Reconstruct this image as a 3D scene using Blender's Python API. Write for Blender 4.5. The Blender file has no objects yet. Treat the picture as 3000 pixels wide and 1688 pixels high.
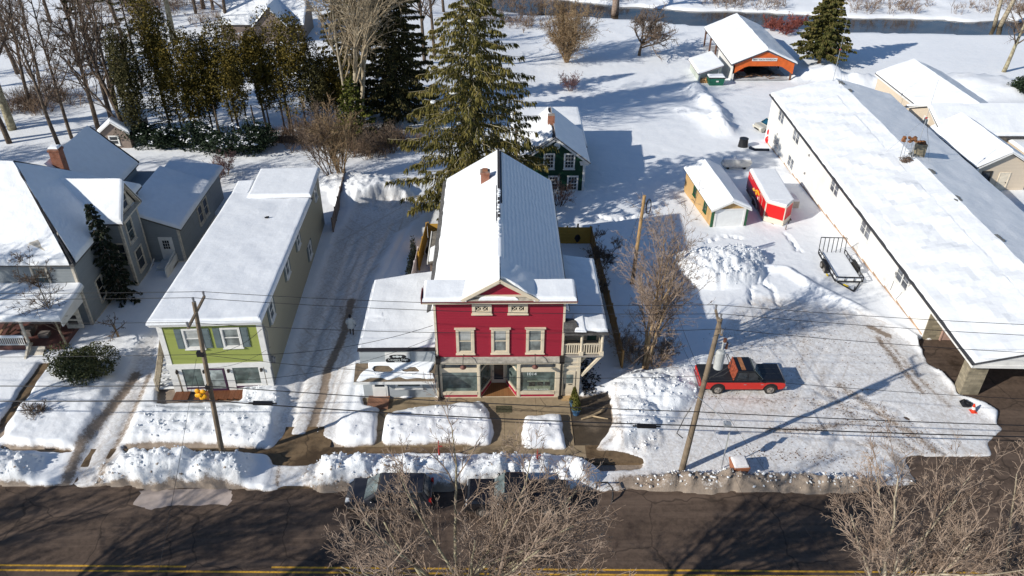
import bpy, bmesh, math, random
import numpy as np
from mathutils import Vector, Matrix
R_ = math.radians
sc = bpy.context.scene
COL = sc.collection

# ------------------------------------------------------------------ survey: photo pixel -> place
FOC, CAMH, PX, PY = 2290.0, 35.0, 1500.0, 844.0
PITCH = math.atan(1504 / FOC); ROLL = R_(0.4); YAW = R_(-1.26505)
_fw = np.array([0, math.cos(PITCH), -math.sin(PITCH)]); _rt = np.array([1., 0, 0]); _up = np.cross(_rt, _fw)
_c, _s = math.cos(ROLL), math.sin(ROLL)
_rt, _up = _c * _rt + _s * _up, -_s * _rt + _c * _up
_ax = np.stack([[math.cos(YAW), -math.sin(YAW), 0], [math.sin(YAW), math.cos(YAW), 0], [0, 0, 1.]])
RC = np.stack([_ax @ _rt, _ax @ _up, _ax @ _fw])
def ray(px, py): return RC.T @ np.array([(px - PX) / FOC, -(py - PY) / FOC, 1.])
def W(px, py, z=0.0):
    d = ray(px, py); t = (z - CAMH) / d[2]; return Vector((d[0] * t, d[1] * t, z))
def WY(px, py, y):
    d = ray(px, py); t = y / d[1]; return Vector((d[0] * t, y, CAMH + d[2] * t))
def sm(a, b, x):
    t = min(1., max(0., (x - a) / (b - a))); return t * t * (3 - 2 * t)
def gz(x, y):
    d = 0.
    if y > 47: d = -.068 * (min(y, 108) - 47)
    if y > 108: d -= .02 * (min(y, 130) - 108)
    return d * (.3 + .7 * sm(-16, 8, x))
def G(px, py, dz=0.0):
    z = 0.
    for _ in range(40):
        p = W(px, py, z + dz); z = .5 * z + .5 * gz(p[0], p[1])
    return Vector((p[0], p[1], z))

# ------------------------------------------------------------------ materials
def nodes(name):
    m = bpy.data.materials.new(name); m.use_nodes = True
    nt = m.node_tree; b = nt.nodes['Principled BSDF']
    return m, nt, b
def N(nt, t, **kw):
    n = nt.nodes.new(t)
    for k, v in kw.items(): setattr(n, k, v)
    return n
def mixc(nt, fac, a, b, mode='MIX'):
    n = N(nt, 'ShaderNodeMix', data_type='RGBA', blend_type=mode)
    for s, v in ((n.inputs[0], fac), (n.inputs[6], a), (n.inputs[7], b)):
        if hasattr(v, 'is_linked') or hasattr(v, 'links'): nt.links.new(v, s)
        elif isinstance(v, (int, float)): s.default_value = v
        else: s.default_value = (*v, 1)
    return n.outputs[2]
def mth(nt, op, a, b=None, c=None, clamp=False):
    n = N(nt, 'ShaderNodeMath', operation=op, use_clamp=clamp)
    for i, v in enumerate((a, b, c)):
        if v is None: continue
        if isinstance(v, (int, float)): n.inputs[i].default_value = v
        else: nt.links.new(v, n.inputs[i])
    return n.outputs[0]
def noise(nt, vec, scale, detail=4, rough=.55, dist=0):
    n = N(nt, 'ShaderNodeTexNoise'); n.inputs['Scale'].default_value = scale
    n.inputs['Detail'].default_value = detail; n.inputs['Roughness'].default_value = rough
    n.inputs['Distortion'].default_value = dist
    if vec is not None: nt.links.new(vec, n.inputs['Vector'])
    return n.outputs['Fac']
def ramp(nt, fac, a, b, clamp=True):
    n = N(nt, 'ShaderNodeMapRange', clamp=clamp, interpolation_type='SMOOTHSTEP')
    nt.links.new(fac, n.inputs[0]); n.inputs[1].default_value = a; n.inputs[2].default_value = b
    return n.outputs[0]
def bump(nt, b, h, strength, dist=.05):
    n = N(nt, 'ShaderNodeBump'); n.inputs['Strength'].default_value = strength; n.inputs['Distance'].default_value = dist
    nt.links.new(h, n.inputs['Height']); nt.links.new(n.outputs[0], b.inputs['Normal']); return n
def coord(nt, which='Object'): return N(nt, 'ShaderNodeTexCoord').outputs[which]
_mats = {}
def M(name, col, rough=.7, var=.12, scale=3., bmp=.0, metal=0., spec=.4, stain=0., stain_col=(.1, .08, .06)):
    """plain painted / built surface: base colour, soft variation, optional fine bump and weathering blotches"""
    if name in _mats: return _mats[name]
    m, nt, b = nodes(name)
    co = coord(nt)
    n1 = noise(nt, co, scale, 5)
    c0 = tuple(max(0, v * (1 - var)) for v in col); c1 = tuple(min(1, v * (1 + var)) for v in col)
    c = mixc(nt, ramp(nt, n1, .3, .7), c0, c1)
    if stain:
        n2 = noise(nt, co, scale * .45, 6, .65)
        c = mixc(nt, mth(nt, 'MULTIPLY', ramp(nt, n2, .52, .75), stain), c, stain_col)
    nt.links.new(c, b.inputs['Base Color'])
    b.inputs['Roughness'].default_value = rough; b.inputs['Metallic'].default_value = metal
    b.inputs['Specular IOR Level'].default_value = spec
    if bmp: bump(nt, b, noise(nt, co, scale * 8, 4), bmp, .02)
    _mats[name] = m; return m
def Mlines(name, col, pitch, axis=2, rough=.6, var=.1, depth=.6, gap=.35, stain=.0, scale=1.2):
    """lapped boards, battens or seams: a saw-tooth profile along one axis drives the bump, joints slightly darker"""
    if name in _mats: return _mats[name]
    m, nt, b = nodes(name)
    co = coord(nt); sep = N(nt, 'ShaderNodeSeparateXYZ'); nt.links.new(co, sep.inputs[0])
    f = mth(nt, 'FRACT', mth(nt, 'DIVIDE', sep.outputs[axis], pitch))
    n1 = noise(nt, co, scale, 5)
    idx = mth(nt, 'FLOOR', mth(nt, 'DIVIDE', sep.outputs[axis], pitch))
    wn = N(nt, 'ShaderNodeTexWhiteNoise', noise_dimensions='1D'); nt.links.new(idx, wn.inputs['W'])
    c0 = tuple(v * (1 - var) for v in col); c1 = tuple(min(1, v * (1 + var)) for v in col)
    c = mixc(nt, mth(nt, 'ADD', mth(nt, 'MULTIPLY', n1, .6), mth(nt, 'MULTIPLY', wn.outputs[0], .4)), c0, c1)
    joint = mth(nt, 'LESS_THAN', f, .14)
    c = mixc(nt, mth(nt, 'MULTIPLY', joint, gap), c, tuple(v * .35 for v in col))
    if stain:
        n2 = noise(nt, co, .7, 6, .65)
        c = mixc(nt, mth(nt, 'MULTIPLY', ramp(nt, n2, .5, .75), stain), c, (.09, .08, .07))
    nt.links.new(c, b.inputs['Base Color']); b.inputs['Roughness'].default_value = rough
    b.inputs['Specular IOR Level'].default_value = .3
    bump(nt, b, mth(nt, 'SUBTRACT', 1., f), depth, .02)
    _mats[name] = m; return m
def Mbrick(name, col, mortar, sc_=4., bw=.5, bh=.25, rough=.9, off=.5):
    if name in _mats: return _mats[name]
    m, nt, b = nodes(name)
    co = coord(nt)
    mp = N(nt, 'ShaderNodeCombineXYZ'); sep = N(nt, 'ShaderNodeSeparateXYZ'); nt.links.new(co, sep.inputs[0])
    nt.links.new(mth(nt, 'ADD', sep.outputs[0], sep.outputs[1]), mp.inputs[0]); nt.links.new(sep.outputs[2], mp.inputs[1])
    t = N(nt, 'ShaderNodeTexBrick'); t.offset = off; nt.links.new(mp.outputs[0], t.inputs['Vector'])
    t.inputs['Color1'].default_value = (*col, 1); t.inputs['Color2'].default_value = (*[v * .6 for v in col], 1)
    t.inputs['Mortar'].default_value = (*mortar, 1); t.inputs['Scale'].default_value = sc_
    t.inputs['Brick Width'].default_value = bw; t.inputs['Row Height'].default_value = bh; t.inputs['Mortar Size'].default_value = .02
    c = mixc(nt, ramp(nt, noise(nt, co, 2.2, 5), .45, .8), t.outputs['Color'], tuple(v * .45 for v in col))
    nt.links.new(c, b.inputs['Base Color']); b.inputs['Roughness'].default_value = rough
    bump(nt, b, t.outputs['Fac'], -.4, .02)
    _mats[name] = m; return m
def Mglass(name, col=(.05, .07, .075), rough=.06):
    if name in _mats: return _mats[name]
    m, nt, b = nodes(name)
    co = coord(nt)
    c = mixc(nt, ramp(nt, noise(nt, co, 1.1, 3), .35, .7), tuple(v * .5 for v in col), tuple(v * 1.6 for v in col))
    nt.links.new(c, b.inputs['Base Color']); b.inputs['Roughness'].default_value = rough
    b.inputs['Specular IOR Level'].default_value = .7
    bump(nt, b, noise(nt, co, 1.5, 2), .05, .02)
    _mats[name] = m; return m
def Mleaf(name, cols, rough=.75):
    """needles and leaves: every spray its own tone"""
    if name in _mats: return _mats[name]
    m, nt, b = nodes(name)
    g = N(nt, 'ShaderNodeNewGeometry')
    r = N(nt, 'ShaderNodeValToRGB'); r.color_ramp.interpolation = 'LINEAR'
    els = r.color_ramp.elements
    els[0].position = 0; els[0].color = (*cols[0], 1); els[1].position = 1; els[1].color = (*cols[-1], 1)
    for i, c in enumerate(cols[1:-1]):
        e = els.new((i + 1) / (len(cols) - 1)); e.color = (*c, 1)
    co = coord(nt)
    f = mth(nt, 'ADD', mth(nt, 'MULTIPLY', g.outputs['Random Per Island'], .6), mth(nt, 'MULTIPLY', ramp(nt, noise(nt, co, .55, 3), .3, .7), .4))
    nt.links.new(f, r.inputs[0]); nt.links.new(r.outputs[0], b.inputs['Base Color'])
    b.inputs['Roughness'].default_value = rough; b.inputs['Specular IOR Level'].default_value = .2
    _mats[name] = m; return m
def Msnow(name='snow', tint=(.86, .88, .9), lump=.35, s=2.2):
    if name in _mats: return _mats[name]
    m, nt, b = nodes(name)
    co = coord(nt)
    n1 = noise(nt, co, s, 6, .6); n2 = noise(nt, co, s * 9, 4, .6)
    c = mixc(nt, ramp(nt, n1, .3, .7), tuple(v * .95 for v in tint), tint)
    nt.links.new(c, b.inputs['Base Color']); b.inputs['Roughness'].default_value = .55
    b.inputs['Specular IOR Level'].default_value = .25
    bump(nt, b, mth(nt, 'ADD', n1, mth(nt, 'MULTIPLY', n2, .25)), lump, .08)
    _mats[name] = m; return m
def Mribsnow(name, axis, pitch):
    """thin snow over ribbed roofing: the ribs telegraph through"""
    if name in _mats: return _mats[name]
    m, nt, b = nodes(name)
    co = coord(nt); sep = N(nt, 'ShaderNodeSeparateXYZ'); nt.links.new(co, sep.inputs[0])
    a = mth(nt, 'ADD', sep.outputs[axis], mth(nt, 'MULTIPLY', noise(nt, co, .8, 3), pitch * 1.2))
    w = mth(nt, 'SINE', mth(nt, 'MULTIPLY', a, 2 * math.pi / pitch))
    n1 = noise(nt, co, 1.6, 6, .65)
    c = mixc(nt, ramp(nt, n1, .3, .7), (.80, .83, .86), (.87, .89, .91))
    nt.links.new(c, b.inputs['Base Color']); b.inputs['Roughness'].default_value = .6
    bump(nt, b, mth(nt, 'ADD', mth(nt, 'MULTIPLY', w, .35), n1), .35, .05)
    _mats[name] = m; return m

SNOW = Msnow(); 
GLASS = Mglass('window glass'); DARKGLASS = Mglass('dark glass', (.02, .025, .03), .08)
SHOPGLASS = Mglass('shop window glass', (.10, .13, .12), .05)
BLACK = M('black paint', (.012, .012, .014), .45, .2)
CREAM = M('cream trim paint', (.66, .57, .43), .6, .06, 2, stain=.12)
WHITE = M('white trim paint', (.72, .71, .68), .6, .05, 2, stain=.15)
SHINGLE = Mbrick('grey shingles', (.12, .115, .11), (.05, .05, .05), 3.2, .5, .3)
BRICK = Mbrick('red brick', (.36, .11, .05), (.3, .26, .22), 5., .5, .25)

# ------------------------------------------------------------------ mesh building
OFF = {}
class MB:
    """collects shapes and links them as ONE mesh object; frame=(ox,oy,angle) turns local metres into place"""
    def __init__(s, frame=None): s.v = []; s.f = []; s.mi = []; s.fr = frame; s.T = None; s.cm = 0
    def plane(s, O, u, n): s.T = (Vector(O), Vector(u).normalized(), Vector(n).normalized()); return s
    def pt(s, p):
        p = Vector(p)
        if s.T: O, u, n = s.T; p = O + u * p[0] + Vector((0, 0, 1)) * p[1] + n * p[2]
        if s.fr:
            ox, oy, a = s.fr; c, q = math.cos(a), math.sin(a)
            p = Vector((ox + p[0] * c - p[1] * q, oy + p[0] * q + p[1] * c, p[2]))
        return p
    def add(s, vs, fs):
        o = len(s.v); s.v += [tuple(s.pt(p)) for p in vs]; s.f += [tuple(o + i for i in f) for f in fs]; s.mi += [s.cm] * len(fs)
    def box(s, x0, y0, z0, x1, y1, z1):
        s.add([(x0, y0, z0), (x1, y0, z0), (x1, y1, z0), (x0, y1, z0), (x0, y0, z1), (x1, y0, z1), (x1, y1, z1), (x0, y1, z1)],
              [(0, 3, 2, 1), (4, 5, 6, 7), (0, 1, 5, 4), (1, 2, 6, 5), (2, 3, 7, 6), (3, 0, 4, 7)])
    def quad(s, *p): s.add(p, [tuple(range(len(p)))])
    def prism(s, pts, d):
        n = len(pts); d = Vector(d); q = [Vector(p) for p in pts]
        s.add(q + [p + d for p in q], [tuple(range(n))[::-1], tuple(range(n, 2 * n))] + [(i, (i + 1) % n, n + (i + 1) % n, n + i) for i in range(n)])
    def bar(s, a, b, w, h=None):
        """square bar between two points"""
        a, b = Vector(a), Vector(b); h = h or w; d = (b - a).normalized()
        u = d.cross(Vector((0, 0, 1)));
        if u.length < .01: u = Vector((1, 0, 0))
        u.normalize(); t = u.cross(d).normalized(); u = u * w / 2; t = t * h / 2
        s.prism([a - u - t, a + u - t, a + u + t, a - u + t], b - a)
    def tube(s, a, b, r0, r1=None, n=6, caps=True):
        a, b = Vector(a), Vector(b); r1 = r0 if r1 is None else r1; d = (b - a)
        if d.length < 1e-6: return
        d.normalize(); u = d.cross(Vector((.3, .2, 1))); u.normalize(); t = d.cross(u)
        vs = []
        for p, r in ((a, r0), (b, r1)):
            for i in range(n):
                k = 2 * math.pi * i / n; vs.append(p + u * (math.cos(k) * r) + t * (math.sin(k) * r))
        fs = [(i, (i + 1) % n, n + (i + 1) % n, n + i) for i in range(n)]
        if caps: fs += [tuple(range(n))[::-1], tuple(range(n, 2 * n))]
        s.add(vs, fs)
    def path(s, pts, rs, n=4):
        """tapering tube through points"""
        pts = [Vector(p) for p in pts]; m = len(pts)
        if not hasattr(rs, '__len__'): rs = [rs] * m
        vs = []; fs = []; pu = None
        for i in range(m):
            d = (pts[min(i + 1, m - 1)] - pts[max(i - 1, 0)])
            if d.length < 1e-9: d = Vector((0, 0, 1))
            d.normalize()
            u = pu - d * pu.dot(d) if pu else d.cross(Vector((.31, .17, .93)))
            if u.length < 1e-4: u = d.cross(Vector((1, 0, 0)))
            u.normalize(); pu = u; t = d.cross(u)
            for k in range(n):
                a = 2 * math.pi * k / n; vs.append(pts[i] + u * (math.cos(a) * rs[i]) + t * (math.sin(a) * rs[i]))
        for i in range(m - 1):
            for k in range(n): fs.append((i * n + k, i * n + (k + 1) % n, (i + 1) * n + (k + 1) % n, (i + 1) * n + k))
        fs += [tuple(range(n))[::-1], tuple(range((m - 1) * n, m * n))]
        s.add(vs, fs)
    def disc(s, c, axis, r, h, n=16):
        c = Vector(c); a = Vector(axis).normalized(); s.tube(c - a * h / 2, c + a * h / 2, r, r, n)
    def ball(s, c, r, nu=8, nv=6, jit=0, rnd=random):
        c = Vector(c); r = Vector(r) if hasattr(r, '__len__') else Vector((r, r, r)); vs = []; fs = []
        for j in range(nv + 1):
            th = math.pi * j / nv
            for i in range(nu):
                ph = 2 * math.pi * i / nu; k = 1 + (rnd.random() - .5) * jit
                vs.append(c + Vector((r[0] * math.sin(th) * math.cos(ph) * k, r[1] * math.sin(th) * math.sin(ph) * k, r[2] * math.cos(th) * k)))
        for j in range(nv):
            for i in range(nu): fs.append((j * nu + i, (j + 1) * nu + i, (j + 1) * nu + (i + 1) % nu, j * nu + (i + 1) % nu))
        s.add(vs, fs)
    def grid(s, fn, nu, nv):
        """fn(u,v)->point on a (nu x nv) lattice"""
        vs = [fn(i / nu, j / nv) for j in range(nv + 1) for i in range(nu + 1)]
        w = nu + 1
        s.add(vs, [(j * w + i, j * w + i + 1, (j + 1) * w + i + 1, (j + 1) * w + i) for j in range(nv) for i in range(nu)])
    def build(s, name, mat, parent=None, smooth=False, bevel=0, **props):
        me = bpy.data.meshes.new(name)
        off = OFF.get(parent.name, Vector()) if parent else Vector()
        me.from_pydata([(x - off[0], y - off[1], z - off[2]) for x, y, z in s.v], [], s.f)
        mats = mat if isinstance(mat, (list, tuple)) else [mat]
        for m in mats: me.materials.append(m)
        if len(mats) > 1: me.polygons.foreach_set('material_index', s.mi)
        if bevel:
            bm = bmesh.new(); bm.from_mesh(me)
            bmesh.ops.remove_doubles(bm, verts=bm.verts, dist=1e-5)
            es = [e for e in bm.edges if len(e.link_faces) == 2 and e.calc_face_angle(0) > .35]
            bmesh.ops.bevel(bm, geom=es, offset=bevel, segments=2, affect='EDGES', clamp_overlap=True, profile=.6)
            bmesh.ops.recalc_face_normals(bm, faces=bm.faces); bm.to_mesh(me); bm.free()
        if smooth:
            me.polygons.foreach_set('use_smooth', [True] * len(me.polygons))
        me.update()
        o = bpy.data.objects.new(name, me); COL.objects.link(o)
        if parent: o.parent = parent; OFF[o.name] = off
        else: OFF[o.name] = Vector()
        for k, v in props.items(): o[k] = v
        return o
def thing(name, label, cat, loc=(0, 0, 0), group=None):
    o = bpy.data.objects.new(name, None); COL.objects.link(o); o.location = loc
    o['label'] = label; o['category'] = cat
    if group: o['group'] = group
    o.empty_display_size = .3
    OFF[o.name] = Vector(loc); return o
def clone(root, loc, rotz=0., scale=1., label=None, group=None):
    """a copy of a thing with copies of its parts and sub-parts"""
    r = root.copy(); COL.objects.link(r); r.location = loc; r.rotation_euler = (0, 0, rotz)
    r.scale = scale if hasattr(scale, '__len__') else (scale,) * 3
    if label: r['label'] = label
    if group: r['group'] = group
    for ch in list(root.children):
        c = ch.copy(); COL.objects.link(c); c.parent = r
        for gch in list(ch.children):
            d = gch.copy(); COL.objects.link(d); d.parent = c
    return r
def text(s, name, size, O, u, n, mat, parent, depth=.01, align='CENTER', up=None):
    """lettering standing on a wall: u along the line, n out of the wall"""
    cu = bpy.data.curves.new(name, 'FONT'); cu.body = s; cu.size = size; cu.extrude = depth; cu.align_x = align; cu.align_y = 'CENTER'
    cu.materials.append(mat); cu.resolution_u = 3
    tmp = bpy.data.objects.new(name, cu); COL.objects.link(tmp); dg = bpy.context.evaluated_depsgraph_get()
    me = bpy.data.meshes.new_from_object(tmp.evaluated_get(dg)); bpy.data.objects.remove(tmp); o = bpy.data.objects.new(name, me); COL.objects.link(o)
    if not me.materials: me.materials.append(mat)
    u = Vector(u).normalized(); n = Vector(n).normalized(); v = n.cross(u)
    off = OFF.get(parent.name, Vector())
    o.matrix_world = Matrix(((u[0], v[0], n[0], O[0] - off[0]), (u[1], v[1], n[1], O[1] - off[1]), (u[2], v[2], n[2], O[2] - off[2]), (0, 0, 0, 1)))
    o.parent = parent; return o

_rn = np.random.RandomState(5)
_LAT = _rn.rand(256, 256)
def vnoise(x, y):
    """smooth value noise on arrays"""
    x = np.asarray(x, float); y = np.asarray(y, float)
    xi = np.floor(x).astype(int); yi = np.floor(y).astype(int); fx = x - xi; fy = y - yi
    fx = fx * fx * (3 - 2 * fx); fy = fy * fy * (3 - 2 * fy)
    a = _LAT[xi & 255, yi & 255]; b = _LAT[(xi + 1) & 255, yi & 255]; c = _LAT[xi & 255, (yi + 1) & 255]; d = _LAT[(xi + 1) & 255, (yi + 1) & 255]
    return (a * (1 - fx) + b * fx) * (1 - fy) + (c * (1 - fx) + d * fx) * fy - .5
def fbm(x, y, o=4):
    t = 0; a = 1.
    for i in range(o): t = t + a * vnoise(x * 2 ** i + 17.3 * i, y * 2 ** i + 9.1 * i); a *= .55
    return t

def slab(mb, q, th):
    """thick board under a planar quad (corners counter-clockwise seen from above)"""
    mb.prism([Vector(p) - Vector((0, 0, th)) for p in q], (0, 0, th))
def snowcap(mb, q, th=.25, rnd=(1, 1, 1, 1), step=.4, wob=.03, rad=.22, ragged=(0, 0, 0, 0)):
    """snow lying on a roof plane: corners A,B,C,D (A-B eave, C-D ridge); rounded on the flagged edges AB,BC,CD,DA"""
    A, B, C, D = [Vector(p) for p in q]
    lu = max((B - A).length, (C - D).length); lv = max((D - A).length, (C - B).length)
    nu = max(6, min(90, int(lu / step))); nv = max(6, min(90, int(lv / step)))
    def warp(t, L, r0, r1):
        # crowd samples near rounded edges
        return t
    us = sorted(set([0, .04 / lu, .1 / lu, .2 / lu, 1 - .2 / lu, 1 - .1 / lu, 1 - .04 / lu, 1] + [i / nu for i in range(nu + 1)]))
    vs_ = sorted(set([0, .04 / lv, .1 / lv, .2 / lv, 1 - .2 / lv, 1 - .1 / lv, 1 - .04 / lv, 1] + [i / nv for i in range(nv + 1)]))
    us = [u for u in us if 0 <= u <= 1]; vs_ = [v for v in vs_ if 0 <= v <= 1]
    pts = []
    P0 = []
    for v in vs_:
        for u in us:
            p = (A * (1 - u) + B * u) * (1 - v) + (D * (1 - u) + C * u) * v
            ds = (v * lv, (1 - u) * lu, (1 - v) * lv, u * lu)
            k = 1.
            for d, f, rg in zip(ds, rnd, ragged):
                if f:
                    dd = d
                    t = min(1, dd / rad); k = min(k, math.sqrt(max(0, 1 - (1 - t) ** 2)))
            nn = float(fbm(np.array(p[0] * .5 + 3), np.array(p[1] * .5 + p[2]), 3)) * wob * 2
            h = th * (.04 + .96 * k) + nn * k
            off = Vector((0, 0, h))
            # ragged edges creep inwards
            for (d, f, rg, e) in zip(ds, rnd, ragged, range(4)):
                if rg and d < .3:
                    w = float(vnoise(np.array(p[0] * 1.7 + 5), np.array(p[1] * 1.7 + p[2]))) * rg
                    dirv = ((D - A), (A - B), (A - D), (B - A))[e].normalized()
                    off += dirv * (w + rg * .3) * (1 - d / .3)
            pts.append(p + off); P0.append(p)
    w = len(us); h_ = len(vs_)
    fs = [(j * w + i, j * w + i + 1, (j + 1) * w + i + 1, (j + 1) * w + i) for j in range(h_ - 1) for i in range(w - 1)]
    n = len(pts)
    ring = [i for i in range(w)] + [j * w + w - 1 for j in range(1, h_)] + [(h_ - 1) * w + i for i in range(w - 2, -1, -1)] + [j * w for j in range(h_ - 2, 0, -1)]
    base = [Vector((pts[i][0], pts[i][1], P0[i][2] - .004)) for i in ring]
    m = len(ring)
    fs += [(ring[k], n + k, n + (k + 1) % m, ring[(k + 1) % m]) for k in range(m)]
    mb.add(pts + base, fs)
def plane_of(mb, O, u, n): return mb.plane(O, u, n)
def window(parent, frame, O, u, n, w, h, wall_in=0., trim=.12, mat=None, glass=None, sash=True, mull=0, grid=None, name='window', sill=True, curtain=None):
    """framed window with its glass as a sub-part; O = lower left corner of the opening on the wall face"""
    mat = mat or WHITE; glass = glass or GLASS
    b = MB(frame).plane(O, u, n)
    b.box(-trim, -trim, -.02, 0, h + trim, .08); b.box(w, -trim, -.02, w + trim, h + trim, .08)
    b.box(0, h, -.02, w, h + trim, .08); b.box(0, -trim, -.02, w, 0, .08)
    if sill: b.box(-trim - .05, -trim - .06, -.02, w + trim + .05, -trim + .002, .14)
    s_ = .045
    b.box(0, 0, -.01, s_, h, .04); b.box(w - s_, 0, -.01, w, h, .04); b.box(s_, 0, -.01, w - s_, s_, .04); b.box(s_, h - s_, -.01, w - s_, h, .04)
    if sash: b.box(s_, h / 2 - .03, -.01, w - s_, h / 2 + .03, .045)
    for k in range(mull):
        x = w * (k + 1) / (mull + 1); b.box(x - .06, s_, -.01, x + .06, h - s_, .05)
    if grid:
        gx, gy = grid
        for k in range(1, gx): b.box(w * k / gx - .018, s_, -.01, w * k / gx + .018, h - s_, .03)
        for k in range(1, gy): b.box(s_, h * k / gy - .018, -.01, w - s_, h * k / gy + .018, .03)
    f = b.build(name, mat, parent)
    g = MB(frame).plane(O, u, n); g.box(s_, s_, -.015, w - s_, h - s_, .012)
    g.build('pane', glass, f)
    if curtain:
        q = MB(frame).plane(O, u, n); q.box(s_ + .02, h * curtain, .0125, w - s_ - .02, h - s_, .0145); q.build('blind', M('pale window blind', (.42, .43, .41), .4, .12, 4), f)
    return f
# ------------------------------------------------------------------ ground: one sheet, ploughed and shovelled snow over the land
def wpoly(pts, far=False): return [(lambda p: (p[0], p[1]))(G(*q)) for q in pts]
RX0, RX1, RY0, RY1, RS = -40., 40., 18., 84., .1
rxs = np.arange(RX0, RX1, RS); rys = np.arange(RY0, RY1, RS)
RXX, RYY = np.meshgrid(rxs, rys)
JX = RXX + .35 * fbm(RXX * .9, RYY * .9, 4); JY = RYY + .35 * fbm(RXX * .9 + 40, RYY * .9 + 11, 4)
JX2 = RXX + .1 * fbm(RXX * 2.5, RYY * 2.5, 3); JY2 = RYY + .1 * fbm(RXX * 2.5 + 40, RYY * 2.5 + 11, 3)
def inpoly(poly, X=JX2, Y=JY2):
    r = np.zeros(X.shape, bool); n = len(poly)
    for i in range(n):
        x0, y0 = poly[i]; x1, y1 = poly[(i + 1) % n]
        if y0 == y1: continue
        c = ((y0 > Y) != (y1 > Y)) & (X < (x1 - x0) * (Y - y0) / (y1 - y0) + x0)
        r ^= c
    return r
def blur(a, r):
    k = max(1, int(r / RS))
    for ax in (0, 1):
        for _ in range(2):
            p = np.pad(a, [(k, k) if i == ax else (0, 0) for i in (0, 1)], 'edge'); c = np.cumsum(p, axis=ax)
            z = np.zeros_like(np.take(c, [0], axis=ax)); c = np.concatenate([z, c], axis=ax)
            n = a.shape[ax]; lo = np.take(c, range(0, n), axis=ax); hi = np.take(c, range(2 * k + 1, n + 2 * k + 1), axis=ax)
            a = (hi - lo) / (2 * k + 1)
    return a
def seg(pts, X=RXX, Y=RYY):
    """distance to a polyline"""
    d = np.full(X.shape, 1e9)
    for (x0, y0), (x1, y1) in zip(pts[:-1], pts[1:]):
        vx, vy = x1 - x0, y1 - y0; L = vx * vx + vy * vy + 1e-9
        t = np.clip(((X - x0) * vx + (Y - y0) * vy) / L, 0, 1)
        d = np.minimum(d, np.hypot(X - x0 - t * vx, Y - y0 - t * vy))
    return d
def gzv(x, y):
    d = np.where(y > 47, -.068 * (np.minimum(y, 108) - 47), 0.) + np.where(y > 108, -.02 * (np.minimum(y, 130) - 108), 0.)
    t = np.clip((x + 16) / 24, 0, 1); return d * (.3 + .7 * t * t * (3 - 2 * t))
road_edge = 31.75 - .023 * RXX + .35 * fbm(RXX * .5, RXX * 0 + 3.3, 3) + .12 * fbm(RXX * 2.2, RYY * 2.2, 3)
road_edge = road_edge + np.where(RXX > 21, np.minimum(.8, (RXX - 21) * .25), 0)
clear = JY2 < road_edge
CLEAR = [
 [(360,1306),(430,1300),(600,1302),(700,1312),(790,1318),(820,1290),(850,1275),(925,1272),(985,1300),(1010,1310),(1100,1307),(1200,1305),(1300,1302),(1440,1310),(1490,1312),(1800,1322),(1880,1345),(1880,1372),(1760,1382),(1740,1365),(1690,1340),(1600,1334),(1400,1333),(1200,1331),(1000,1338),(960,1348),(950,1364),(800,1364),(790,1340),(770,1332),(640,1326),(500,1328),(370,1332)],
 [(0,1306),(215,1320),(215,1331),(0,1322)],
 [(119,1066),(64,1143),(0,1240),(-80,1340),(-30,1340),(0,1292),(11,1287),(17,1256),(47,1229),(66,1193),(119,1107),(155,1062)],
 [(1060,1166),(1300,1166),(1390,1166),(1395,1184),(1225,1202),(1165,1208),(1128,1224),(1118,1290),(1125,1310),(1100,1310),(1108,1225),(1112,1198),(1070,1192)],
 [(1395,1165),(1705,1160),(1720,1322),(1665,1322),(1655,1300),(1645,1222),(1535,1226),(1528,1300),(1535,1318),(1430,1318),(1440,1300),(1447,1270),(1432,1200)],
 [(1700,1168),(1780,1150),(1790,1180),(1795,1240),(1775,1280),(1745,1318),(1712,1318)],
 [(2683,995),(2721,1067),(2763,1096),(2800,1138),(2805,1155),(2850,1172),(2884,1183),(2926,1209),(2921,1238),(2939,1258),(2893,1301),(2908,1339),(2720,1340),(2668,1338),(2652,1347),(2683,1405),(2695,1437),(2665,1475),(3250,1500),(3250,980)],
 [(462,1140),(712,1140),(712,1182),(460,1186)],
 [(1395,1175),(1405,1095),(1518,1095),(1528,1175)],
]
for p in CLEAR: clear |= inpoly(wpoly(p))
PACK = [
 [(830,1150),(800,1310),(985,1310),(1000,1200),(1035,1080),(1090,815),(1160,690),(1235,640),(1230,590),(1130,590),(1040,610),(985,700),(890,960)],
 [(470,1080),(427,1110),(330,1430),(180,1440),(320,1210),(373,1110),(420,1000),(470,960)],
 [(950,1364),(800,1364),(790,1440),(940,1440)],
 [(2060,1130),(2110,960),(2200,870),(2330,880),(2560,930),(2680,1000),(2800,1150),(2940,1250),(2920,1345),(2660,1470),(2560,1415),(2200,1392),(1830,1400),(1790,1330),(1840,1300),(1960,1250)],
 [(1760,1382),(1880,1372),(1960,1400),(1900,1470),(1750,1470)],
]
pack = np.zeros_like(clear)
for p in PACK: pack |= inpoly(wpoly(p), JX, JY)
depth = np.full(RXX.shape, .26)
rough = np.full(RXX.shape, .03)
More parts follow.
